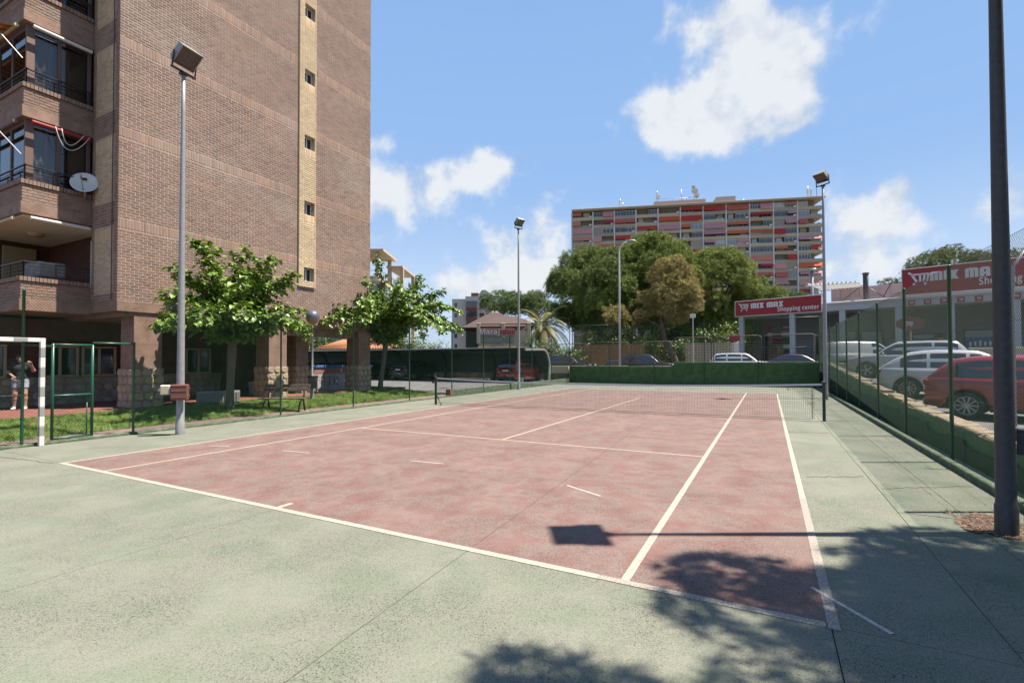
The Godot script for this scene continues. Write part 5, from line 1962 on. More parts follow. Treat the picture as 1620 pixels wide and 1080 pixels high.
func shops() -> void:
	var b := Basis(Vector3.UP, -atan2(0.298, 0.9546))
	var yaw := b.get_euler().y
	var t := thing("shopping_arcade", "low white shopping arcade with square columns and pink parapet behind the right fence", "building", facade_at(0), yaw)
	var s := S()
	# local: x along the front, z towards the court
	span(s, Vector3(0.2, 5.72, -0.5), Vector3(60, 6.25, 0.02))
	span(s, Vector3(0.2, 5.70, -4.0), Vector3(60, 5.86, -0.5))
	obj("fascia", s, M.pale_wall, t)
	s = S()
	span(s, Vector3(7.3, 6.25, -1.2), Vector3(60, 6.45, 0.12))
	bbox(s, Vector3(33, 6.36, 0.14), Vector3(52, 0.12, 0.14), 0.03)
	obj("cornice", s, M.white, t)
	s = S()
	span(s, Vector3(0.3, 1.3, -8.0), Vector3(60, 6.0, -3.6))
	obj("inner_wall", s, M.shop_wall, t)
	for x in [0.45, 4.75, 8.45, 12.1, 15.1, 18.4, 21.7, 25.0, 28.4]:
		s = S()
		bbox(s, Vector3(x, 3.5, -0.25), Vector3(0.42, 4.44, 0.42), 0.015)
		obj("column", s, M.pale_wall, t)
	# pink tiled parapet, panel by panel, set back on the roof
	s = S()
	span(s, Vector3(6.8, 6.4, -4.9), Vector3(60, 8.05, -4.42))
	var par := obj("parapet", s, M.gap_pink, t)
	var pm := []
	for k in 4: pm.append(mat(lin(0.50 + 0.02 * k, 0.36 + 0.012 * k, 0.35 + 0.012 * k), 0.7))
	for i in 36:
		for j in 2:
			s = S()
			bbox(s, Vector3(7.15 + i * 0.72, 6.85 + j * 0.78, -4.4), Vector3(0.70, 0.76, 0.05), 0.008)
			obj("panel", s, pm[rng.randi() % 4], par)
	s = S()
	for i in 12: span(s, Vector3(5.5 + i * 0.32, 8.35 - i * 0.02, -6.5), Vector3(5.62 + i * 0.32, 8.47 - i * 0.02, -1.8))
	cyl(s, Vector3(5.4, 8.25, -1.9), Vector3(9.4, 8.1, -1.9), 0.05)
	cyl(s, Vector3(5.4, 8.25, -6.3), Vector3(9.4, 8.1, -6.3), 0.05)
	cyl(s, Vector3(5.6, 6.2, -6.3), Vector3(5.6, 8.3, -6.3), 0.05)
	obj("slatted_canopy", s, M.white, t)
	# shop windows, posters, door
	for q in [[2.4, 1.9, 2.2, 2.4], [9.4, 2.4, 2.4, 2.6], [13.4, 2.4, 1.8, 2.2], [17.0, 2.4, 2.6, 2.4], [20.2, 2.4, 2.4, 2.4]]:
		s = S()
		bbox(s, Vector3(q[0], 1.5 + q[3] * 0.5, -3.58), Vector3(q[2] + 0.16, q[3] + 0.1, 0.1), 0.01)
		var w := obj("shop_window", s, M.dark_metal, t)
		s = S()
		span(s, Vector3(q[0] - q[2] * 0.5, 1.58, -3.53), Vector3(q[0] + q[2] * 0.5, 1.5 + q[3] - 0.05, -3.515))
		obj("pane", s, M.dark_glass, w)
	s = S()
	bbox(s, Vector3(6.3, 2.7, -3.56), Vector3(1.5, 2.6, 0.1), 0.01)
	var door := obj("shop_door", s, M.pale_wall, t)
	s = S()
	span(s, Vector3(5.68, 1.5, -3.51), Vector3(6.92, 3.85, -3.50))
	obj("pane", s, M.dark_glass, door)
	for q in [[6.7, 2.9, 0.5, 0.35, lin(0.55, 0.33, 0.03)], [5.1, 2.75, 0.5, 0.3, lin(0.07, 0.20, 0.38)], [1.7, 4.6, 0.5, 0.4, lin(0.35, 0.03, 0.03)], [1.9, 4.1, 0.4, 0.4, lin(0.5, 0.5, 0.48)], [3.3, 4.1, 0.8, 0.5, lin(0.30, 0.38, 0.45)], [3.4, 4.75, 0.9, 0.3, lin(0.33, 0.04, 0.04)], [3.4, 2.9, 0.7, 0.4, lin(0.5, 0.5, 0.5)], [13.4, 2.9, 1.6, 0.9, lin(0.04, 0.11, 0.30)], [14.2, 3.1, 0.5, 0.6, lin(0.50, 0.38, 0.05)], [16.6, 2.9, 1.8, 0.9, lin(0.05, 0.12, 0.28)], [17.9, 3.1, 0.6, 0.6, lin(0.45, 0.42, 0.06)]]:
		s = S()
		bbox(s, Vector3(q[0], q[1], -3.48), Vector3(q[2], q[3], 0.03), 0.005)
		obj("poster", s, mat(q[4], 0.5), t)
		if q[2] > 0.6:
			s = S()
			for k in 5: span(s, Vector3(q[0] - q[2] * 0.38 + k * q[2] * 0.15, q[1] - q[3] * 0.25, -3.464), Vector3(q[0] - q[2] * 0.30 + k * q[2] * 0.15, q[1] + q[3] * (0.1 + 0.05 * (k % 3)), -3.458))
			obj("poster_print", s, M.white, t)
	# small red and white notices hung under the cornice
	for k in 7:
		s = S()
		bbox(s, Vector3(12.9 + k * 0.92, 5.95, 0.05), Vector3(0.42, 0.38, 0.04), 0.008)
		var n := obj("notice", s, M.sign_red, t)
		s = S()
		cart_mark(s, Transform3D(Basis(), Vector3(12.78 + k * 0.92, 5.86, 0.072)), 0.2)
		obj("trolley_mark", s, M.white, n)
	s = S(true)
	for k in [[9.7, 7.9, 8.3, 6.5], [9.7, 7.9, 11.3, 6.5], [11.9, 8.6, 11.1, 6.6]]: cyl(s, Vector3(k[0], k[1], -1.6), Vector3(k[2], k[3], -0.6), 0.03)
	obj("brace", s, M.dark_metal, t)
	s = S(true)
	cyl(s, facade_at(10.2) + Vector3(0, 6.4, -0.8), facade_at(10.2) + Vector3(0, 8.5, -0.8), 0.19)
	lathe(s, [Vector2(0.0, 8.5), Vector2(0.19, 8.5), Vector2(0.26, 8.68), Vector2(0.0, 8.74)], 12, Transform3D(Basis(), facade_at(10.2) + Vector3(0, 0, -0.8)))
	tag(obj("flue_pipe", s, M.dark_pole), "dark steel flue pipe standing on the arcade roof", "flue")
	shop_sign("red shop sign on grey posts above the parked white car", 0.0, 7.05, 5.72, 1.4)
	shop_sign("red shop sign on the arcade roof behind the right fence", 12.36, 8.2, 6.55, 1.95)
	# low cream wall of the terrace and of the car park end
	s = S()
	bbox(s, Vector3(17.0, 1.9, -23.0), Vector3(9.0, 0.95, 0.3), 0.015, b)
	tag(obj("cream_wall", s, M.cream), "low cream wall behind the dark red and white cars", "wall")
	s = S()
	bbox(s, Vector3(8.9, 1.18, -17.2), Vector3(1.6, 0.62, 0.3), 0.015)
	bbox(s, Vector3(11.0, 1.22, -17.5), Vector3(2.2, 0.4, 0.3), 0.015)
	tag(obj("cream_wall", s, M.cream), "low cream wall closing the car park by the far right fence corner", "wall")
	# octagonal notice on a pole and a bent post by the fence
	t = thing("round_notice", "dark red notice with a white trolley on a post in the car park", "sign", Vector3(12.9, lot(-18.0), -22.3), yaw)
	s = S()
	cyl(s, Vector3.ZERO, Vector3(0, 2.3, 0), 0.05)
	obj("post", s, M.cream_frame, t)
	var p := PackedVector2Array()
	for i in 8: p.append(Vector2(0.75 * cos(TAU * (i + 0.5) / 8), 2.75 + 0.45 * sin(TAU * (i + 0.5) / 8)))
	s = S()
	prism(s, p, 0.05, Transform3D(Basis(), Vector3(0, 0, 0.06)))
	obj("board", s, M.far_red, t)
	s = S()
	cart_mark(s, Transform3D(Basis(), Vector3(-0.3, 2.58, 0.112)), 0.34)
	obj("trolley_mark", s, M.white, t)
	s = S(true)
	tube(s, [Vector3(8.55, 0.2, 5.2), Vector3(8.55, 2.7, 5.2), Vector3(8.60, 3.2, 5.1), Vector3(8.85, 3.6, 5.0)], [0.022, 0.022, 0.022, 0.022], 8)
	tag(obj("bent_post", s, M.galv), "thin bent galvanised post outside the right fence beside the thick pole", "post")

func slab_block() -> void:
	# far slab of flats: origin at the right lower corner, x along the front to the right, z towards the court
	var A := Vector3(-53.3, 0, -139.2)
	var B := Vector3(20.4, 0, -163.3)
	var d := (B - A).normalized()
	var l := A.distance_to(B)
	var t := thing("slab_of_flats", "long tall slab of flats with red and pink awnings beyond the pines", "building", A, -atan2(d.z, d.x))
	var s := S()
	var fl := 2.76
	var H := 52.3
	span(s, Vector3(0.4, 0, -11.6), Vector3(l - 1.6, H - 0.7, -1.6))
	obj("wall", s, M.slab_wall, t)
	s = S()
	bbox(s, Vector3(l * 0.5 + 0.3, H - 0.35, -5.2), Vector3(l + 0.6, 0.6, 12.8), 0.05)
	obj("roof_slab", s, M.slab_edge, t)
	var floors := 17
	for f in range(0, floors):
		var y := H - 0.8 - fl * (f + 1)
		s = S()
		span(s, Vector3(0, y - 0.18, -1.8), Vector3(l + 0.3, y, -0.02))
		span(s, Vector3(l - 1.7, y - 0.18, -12.0), Vector3(l + 0.3, y, -1.8))
		obj("floor_slab", s, M.slab_edge, t)
	var bay := l / 11.0
	s = S()
	for k in 11:
		span(s, Vector3(k * bay - 0.2, 0, -1.8), Vector3(k * bay + 0.2, H - 0.9, 0.12))
	obj("party_walls", s, M.white, t)
	rng.seed = 404
	var cloths := []
	for q in [[0.46, 0.04, 0.03], [0.55, 0.10, 0.03], [0.48, 0.11, 0.08], [0.52, 0.20, 0.15], [0.55, 0.27, 0.24], [0.50, 0.24, 0.26], [0.40, 0.03, 0.04], [0.55, 0.13, 0.05]]: cloths.append(mat(lin(q[0] * 1.35, q[1] * 1.35, q[2] * 1.35), 0.9))
	var paras := [mat(lin(0.60, 0.50, 0.36), 0.9), mat(lin(0.66, 0.56, 0.41), 0.9), mat(lin(0.55, 0.465, 0.345), 0.9), mat(lin(0.40, 0.36, 0.24), 0.9), mat(lin(0.44, 0.42, 0.36), 0.9)]
	var blinds := [mat(lin(0.55, 0.52, 0.45), 0.8), mat(lin(0.40, 0.38, 0.33), 0.8), mat(lin(0.62, 0.64, 0.66), 0.8), mat(lin(0.44, 0.42, 0.30), 0.8)]
	for f in range(0, 14):
		for k in 11:
			var y := H - 0.8 - fl * (f + 1)
			var x0 := k * bay + 0.25
			var x1 := (k + 1) * bay - 0.25
			var last := k == 10
			s = S()
			bbox(s, Vector3((x0 + x1) * 0.5 + (0.35 if last else 0.0), y + 0.44, -0.06), Vector3(x1 - x0 + (0.7 if last else 0.0), 0.9, 0.12), 0.02)
			if last: bbox(s, Vector3(l + 0.24, y + 0.44, -5.5), Vector3(0.12, 0.9, 11.0), 0.02)
			obj("parapet", s, paras[mini(rng.randi() % 7, 4) % 5 if R(0, 1) < 0.5 else rng.randi() % 3], t)
			# glazing of two halves, each its own kind
			var mid := lerpf(x0, x1, R(0.4, 0.6))
			for half in [[x0, mid], [mid, x1]]:
				var kind := rng.randi() % 8
				var hx: float = (half[0] + half[1]) * 0.5
				var hwid: float = half[1] - half[0]
				if kind < 4:
					s = S()
					var zf := -0.16
					var n := 2 + rng.randi() % 3
					for i in n + 1: span(s, Vector3(half[0] + hwid * i / n - 0.04, y + 0.9, zf - 0.06), Vector3(half[0] + hwid * i / n + 0.04, y + fl - 0.2, zf + 0.02))
					span(s, Vector3(half[0], y + fl - 0.5, zf - 0.05), Vector3(half[1], y + fl - 0.36, zf + 0.01))
					var w := obj("window", s, M.white if R(0, 1) < 0.5 else M.slab_edge, t)
					s = S()
					span(s, Vector3(half[0], y + 0.88, zf - 0.05), Vector3(half[1], y + fl - 0.2, zf - 0.035))
					obj("pane", s, [M.sky_glass, M.dark_glass, M.pale_glass, M.sky_glass][kind], w)
				elif kind == 4:
					s = S()
					bbox(s, Vector3(hx, y + 1.75, -0.22), Vector3(hwid, 1.7, 0.06), 0.02)
					for i in 5: span(s, Vector3(half[0], y + 1.0 + i * 0.3, -0.19), Vector3(half[1], y + 1.03 + i * 0.3, -0.17))
					obj("blind", s, blinds[rng.randi() % 4], t)
				elif kind == 5:
					s = S()
					bbox(s, Vector3(hx, y + 1.6, -0.9), Vector3(hwid * 0.6, 2.0, 0.08), 0.02)
					obj("balcony_door", s, blinds[rng.randi() % 4], t)
					if R(0, 1) < 0.6:
						s = S()
						for i in 4: bbox(s, Vector3(half[0] + 0.4 + i * 0.6, y + 0.95, 0.03), Vector3(R(0.25, 0.45), R(0.3, 0.6), 0.03), 0.005)
						obj("laundry", s, blinds[2], t)
				# deeper open loggias simply show the wall
			# awning over the bay or half of it
			if R(0, 1) < 0.70:
				var a0 := x0
				var a1 := x1
				var pick := R(0, 1)
				if pick < 0.2: a1 = mid
				elif pick < 0.35: a0 = mid
				var drop := R(0.7, 1.7)
				var outw := R(0.25, 0.9)
				s = S()
				var y1 := y + fl - 0.22
				quad(s, Vector3(a0, y1 - drop, outw), Vector3(a1, y1 - drop, outw), Vector3(a1, y1, 0.0), Vector3(a0, y1, 0.0))
				quad(s, Vector3(a0, y1 - drop - 0.2, outw), Vector3(a1, y1 - drop - 0.2, outw), Vector3(a1, y1 - drop, outw), Vector3(a0, y1 - drop, outw))
				var aw := obj("awning", s, cloths[rng.randi() % 8], t)
				s = S()
				span(s, Vector3(a0, y1 - 0.03, -0.05), Vector3(a1, y1 + 0.06, 0.03))
				obj("case", s, M.slab_edge, aw)
			if R(0, 1) < 0.4:
				s = S()
				bbox(s, Vector3(x1 - 0.6, y + 0.95, 0.2), Vector3(0.8, 0.55, 0.32), 0.03)
				obj("cooling_unit", s, M.white, t)
	# roof: lift rooms, aerials
	s = S()
	span(s, Vector3(27.5, H, -10), Vector3(44.0, H + 2.6, -4.0))
	span(s, Vector3(47.5, H, -10), Vector3(53.5, H + 3.2, -4.5))
	obj("lift_room", s, M.gap_pink, t)
	s = S(true)
	for q in [[16.4, 4.5], [17.2, 3.2], [28.6, 6.5], [36.5, 6.6], [75.6, 5.2], [78.2, 6.0], [56.0, 2.2]]:
		cyl(s, Vector3(q[0], H, -5), Vector3(q[0], H + q[1], -5), 0.10)
	for i in 15: cyl(s, Vector3(28.0 + i * 1.1, H + 2.6, -4.2), Vector3(28.0 + i * 1.1, H + 3.5, -4.2), 0.04)
	cyl(s, Vector3(28, H + 3.5, -4.2), Vector3(43.5, H + 3.5, -4.2), 0.05)
	obj("mast", s, M.steel, t)
	s = S()
	for q in [[16.2, 2.6, 2.2], [28.5, 4.4, 2.6], [29.2, 4.0, 1.6], [75.4, 3.0, 2.0], [76.4, 2.5, 2.8]]:
		bbox(s, Vector3(q[0], H + q[1] + 0.4, -4.7), Vector3(0.5, q[2], 0.3), 0.06)
	obj("antenna", s, M.white, t)
	s = S(true)
	for q in [[40.6, 5.6, 1.1], [41.2, 4.0, 0.9], [40.2, 6.9, 0.6]]:
		lathe(s, [Vector2(0.0, 0.0), Vector2(q[2] * 0.6, 0.08), Vector2(q[2], 0.35)], 16, Transform3D(Basis(Vector3.RIGHT, PI / 2), Vector3(q[0], H + q[1], -4.5)))
	cyl(s, Vector3(40.7, H + 2.5, -4.9), Vector3(40.7, H + 7.2, -4.9), 0.12)
	obj("dish", s, M.white, t)

func far_buildings() -> void:
	# white block behind the umbrella pines
	var t := thing("white_apartment_block", "white apartment block with a gabled top seen over the far trees", "building", Vector3(-66.5, 0, -93.5), deg_to_rad(28.0))
	var s := S()
	span(s, Vector3(-3.4, 0, -8), Vector3(0.2, 18.0, 0))
	span(s, Vector3(0.2, 0, -8), Vector3(7.2, 18.6, 0.8))
	prism(s, PackedVector2Array([Vector2(3.4, 18.6), Vector2(7.2, 18.6), Vector2(7.2, 19.0), Vector2(5.6, 20.3), Vector2(4.6, 20.3)]), 8.8, Transform3D(Basis(), Vector3(0, 0, -8)))
	obj("wall", s, M.white_wall, t)
	for f in 5:
		var y := 4.6 + f * 2.75
		s = S()
		bbox(s, Vector3(1.9, y - 0.3, 1.2), Vector3(3.0, 0.9, 0.9), 0.04)
		var bal := obj("balcony", s, M.far_red, t)
		s = S()
		bbox(s, Vector3(1.9, y + 0.95, 1.1), Vector3(2.9, 1.5, 0.6), 0.03)
		obj("pane", s, M.sky_glass, bal)
		for q in [[4.6, 1.2], [-2.4, 0.7], [6.4, 1.2]]:
			s = S()
			bbox(s, Vector3(q[0], y + 0.8, 0.84 if q[0] > 0 else 0.03), Vector3(q[1], 1.1, 0.1), 0.03)
			var w := obj("window", s, M.far_dark, t)
			s = S()
			span(s, Vector3(q[0] - q[1] * 0.4, y + 0.35, 0.90 if q[0] > 0 else 0.09), Vector3(q[0] + q[1] * 0.4, y + 1.25, 0.91 if q[0] > 0 else 0.10))
			obj("pane", s, M.dark_glass, w)
	s = S()
	bbox(s, Vector3(2.6, 19.2, -2), Vector3(2.0, 1.2, 2.0), 0.1)
	obj("roof_room", s, M.far_red, t)
	# cream block peeping out behind the brick one: three storeys of balconies and a roof terrace
	t = thing("cream_apartment_block", "cream block with roof terrace peeping out right of the brick block", "building", Vector3(-37.6, 0, -29.6), deg_to_rad(27.0))
	s = S()
	span(s, Vector3(-14, 0, -16), Vector3(-0.2, 12.4, -1.6))
	obj("wall", s, M.white_wall, t)
	s = S()
	bbox(s, Vector3(-5.6, 15.35, -3.3), Vector3(13.0, 0.34, 6.6), 0.03)
	bbox(s, Vector3(1.0, 14.2, -9.0), Vector3(2.2, 0.3, 8.0), 0.03)
	obj("terrace_roof", s, M.cream_far, t)
	s = S()
	for q in [[0.0, -0.6], [0.2, -5.6], [-4.0, -0.6]]: bbox(s, Vector3(q[0], 13.3, q[1]), Vector3(0.45, 4.0, 0.45), 0.02)
	bbox(s, Vector3(1.9, 7.05, -12.4), Vector3(0.5, 14.1, 0.5), 0.02)
	bbox(s, Vector3(1.9, 7.05, -5.4), Vector3(0.5, 14.1, 0.5), 0.02)
	obj("pillar", s, M.cream_far, t)
	for f in 4:
		var y := 11.6 - f * 2.9
		s = S()
		bbox(s, Vector3(-5.6, y - 0.2, -5.0), Vector3(12.6, 0.35, 10.0), 0.03)
		obj("floor_slab", s, M.cream_far, t)
		s = S()
		bbox(s, Vector3(-5.6, y - 2.1, 0.0), Vector3(12.2, 0.9, 0.08), 0.02)
		bbox(s, Vector3(0.6, y - 2.1, -4.5), Vector3(0.08, 0.9, 8.5), 0.02)
		obj("balustrade", s, M.far_dark if f % 2 == 0 else M.white, t)
		s = S()
		for i in 5: span(s, Vector3(0.5, y - 1.7, -1.0 - i * 1.7), Vector3(0.55, y - 0.4, -2.4 - i * 1.7))
		for i in 6: span(s, Vector3(0.1 - i * 1.9, y - 1.7, -0.1), Vector3(-1.6 - i * 1.9, y - 0.4, -0.06))
		obj("glazing", s, M.pale_glass, t)
	s = S(true)
	for i in 12: cyl(s, Vector3(0.5, 11.8, -i * 0.8), Vector3(0.5, 12.8, -i * 0.8), 0.025)
	cyl(s, Vector3(0.5, 12.8, 0), Vector3(0.5, 12.8, -9.6), 0.03)
	cyl(s, Vector3(-12, 12.8, 0.1), Vector3(0.5, 12.8, 0), 0.03)
	obj("railing", s, M.far_red, t)
	s = S()
	bbox(s, Vector3(-2.5, 12.7, -2.0), Vector3(0.12, 3.2, 0.12), 0.01)
	obj("sunshade_pole", s, M.far_red, t)

func restaurant() -> void:
	var b := Basis(Vector3.UP, deg_to_rad(27.7))
	var t := thing("restaurant", "low restaurant with dark tiled roofs behind a cream terrace wall", "building", Vector3(-18.9, 0, -28.2), deg_to_rad(27.7))
	var s := S()
	span(s, Vector3(-2.6, 0.5, -3.0), Vector3(2.65, 4.75, 0))
	bbox(s, Vector3(0.0, 2.9, 0.05), Vector3(5.4, 0.3, 0.3), 0.03)
	obj("terrace_wall", s, M.cream_far, t)
	s = S()
	for x in [-2.6, -0.05, 2.6]:
		bbox(s, Vector3(x, 4.4, 0.0), Vector3(0.34, 2.0, 0.34), 0.02)
		bbox(s, Vector3(x, 5.45, 0.0), Vector3(0.44, 0.12, 0.44), 0.03)
	bbox(s, Vector3(0, 5.22, 0), Vector3(5.2, 0.12, 0.22), 0.02)
	obj("pier", s, M.cream_far, t)
	s = S(true)
	for i in 26:
		if i == 13: continue
		lathe(s, [Vector2(0.03, 4.72), Vector2(0.075, 4.82), Vector2(0.03, 5.0), Vector2(0.045, 5.16)], 8, Transform3D(Basis(), Vector3(-2.4 + i * 0.19, 0, 0.0)))
	obj("balusters", s, M.far_pink, t)
	s = S()
	bbox(s, Vector3(-0.65, 4.55, 0.22), Vector3(3.5, 0.72, 0.05), 0.01)
	var board := obj("banner", s, M.far_pink, t)
	var o := obj("white_lettering", text_mesh("Maraj", 0.55, 0.012), M.white, board)
	o.position = Vector3(-1.45, 4.58, 0.26)
	o = obj("red_lettering", text_mesh("Indian", 0.42, 0.012), M.sign_red, board)
	o.position = Vector3(0.25, 4.56, 0.26)
	s = S()
	bbox(s, Vector3(-0.65, 3.75, 0.2), Vector3(3.4, 0.6, 0.04), 0.01)
	obj("grey_panel", s, M.concrete, t)
	# two hipped roofs on dark timber walls
	s = S()
	span(s, Vector3(-4.2, 3.0, -7.5), Vector3(3.0, 5.6, -3.2))
	obj("timber_wall", s, M.far_dark, t)
	s = S()
	for q in [[-4.6, 2.3, 5.25, 7.1, -8.0, -2.6, -1.6, -0.6], [-2.6, 3.3, 5.55, 6.55, -6.4, -1.6, -0.8, 1.4]]:
		var p0 := Vector3(q[0], q[2], q[5]); var p1 := Vector3(q[1], q[2], q[5]); var p2 := Vector3(q[1], q[2], q[4]); var p3 := Vector3(q[0], q[2], q[4])
		var m: float = (q[4] + q[5]) * 0.5
		var r0 := Vector3(q[6], q[3], m); var r1 := Vector3(q[7], q[3], m)
		quad(s, p0, p1, r1, r0)
		quad(s, p2, p3, r0, r1)
		tri(s, p1, p2, r1)
		tri(s, p3, p0, r0)
		quad(s, p3, p2, p1, p0)
		for e in [[p0, p1], [p1, p2], [p2, p3], [p3, p0]]: quad(s, e[0] - Vector3(0, 0.14, 0), e[1] - Vector3(0, 0.14, 0), e[1], e[0])
	obj("roof", s, M.brown_roof, t)
	# small orange tiled roof seen between the brick pillars
	t = thing("tiled_pavilion", "small pavilion with orange tiled roof seen between the brick pillars", "pavilion", Vector3(-32.5, 0, -21.8), deg_to_rad(20.0))
	s = S()
	span(s, Vector3(-3.5, 0, -3), Vector3(3.5, 2.9, 1.5))
	obj("wall", s, M.white_wall, t)
	s = S()
	var e0 := Vector3(-4, 2.9, 2.0); var e1 := Vector3(4, 2.9, 2.0); var e2 := Vector3(4, 2.9, -3.5); var e3 := Vector3(-4, 2.9, -3.5)
	var rr0 := Vector3(-2.2, 3.9, -0.8); var rr1 := Vector3(2.2, 3.9, -0.8)
	quad(s, e0, e1, rr1, rr0)
	quad(s, e2, e3, rr0, rr1)
	tri(s, e1, e2, rr1)
	tri(s, e3, e0, rr0)
	quad(s, e3, e2, e1, e0)
	obj("roof", s, M.orange_tile, t)
	s = S(true)
	for i in 28: cyl(s, Vector3(-3.8 + i * 0.28, 2.93, 2.0), Vector3(lerpf(-2.1, 2.1, i / 27.0), 3.92, -0.75), 0.05, 0.05, 5)
	obj("tile_rows", s, M.orange_tile, t)

func carport() -> void:
	var t := thing("carport", "long dark carport with a curved roof behind the left fence", "carport", Vector3(-9.7, 0, -14.5))
	var s := S(true)
	var prof := []
	for i in 13:
		var a := PI * 0.5 * i / 12.0
		prof.append(Vector2(-3.0 - 1.25 * sin(a), 2.62 - 1.5 * (1.0 - cos(a))))
	prof.push_front(Vector2(0, 2.56))
	prof.append(Vector2(-4.3, 0.75))
	for i in prof.size() - 1:
		var a: Vector2 = prof[i]
		var b: Vector2 = prof[i + 1]
		quad(s, Vector3(-34, a.y, a.x), Vector3(0, a.y, a.x), Vector3(0, b.y, b.x), Vector3(-34, b.y, b.x))
		quad(s, Vector3(-34, b.y - 0.05, b.x + 0.03), Vector3(0, b.y - 0.05, b.x + 0.03), Vector3(0, a.y - 0.05, a.x), Vector3(-34, a.y - 0.05, a.x))
	obj("roof_sheet", s, M.carport_sheet, t)
	for k in 8:
		s = S()
		var x := -0.02 - k * 4.8
		for i in prof.size() - 1:
			var a := Vector3(x, prof[i].y - 0.12, prof[i].x)
			var b := Vector3(x, prof[i + 1].y - 0.12, prof[i + 1].x)
			var c := (a + b) * 0.5
			var dz := (b - a).normalized()
			bbox(s, c, Vector3(0.12, 0.16, a.distance_to(b) + 0.03), 0.01, Basis(Vector3.RIGHT, Vector3.RIGHT.cross(-dz) * -1.0, dz))
		tube(s, [Vector3(x, 0.05, -4.05), Vector3(x, 1.2, -4.15)], [0.13, 0.09], 8)
		obj("arched_frame", s, M.lamp_grey if k == 0 else M.dark_metal, t)
	s = S()
	bbox(s, Vector3(-17, 2.57, 0.03), Vector3(34, 0.09, 0.06), 0.01)
	obj("front_gutter", s, M.steel, t)
	s = S()
	for i in 8: span(s, Vector3(-0.6 - i * 4.8, 0.12, -4.6), Vector3(-4.2 - i * 4.8, 0.2, -4.2))
	obj("wheel_stop", s, M.white, t)

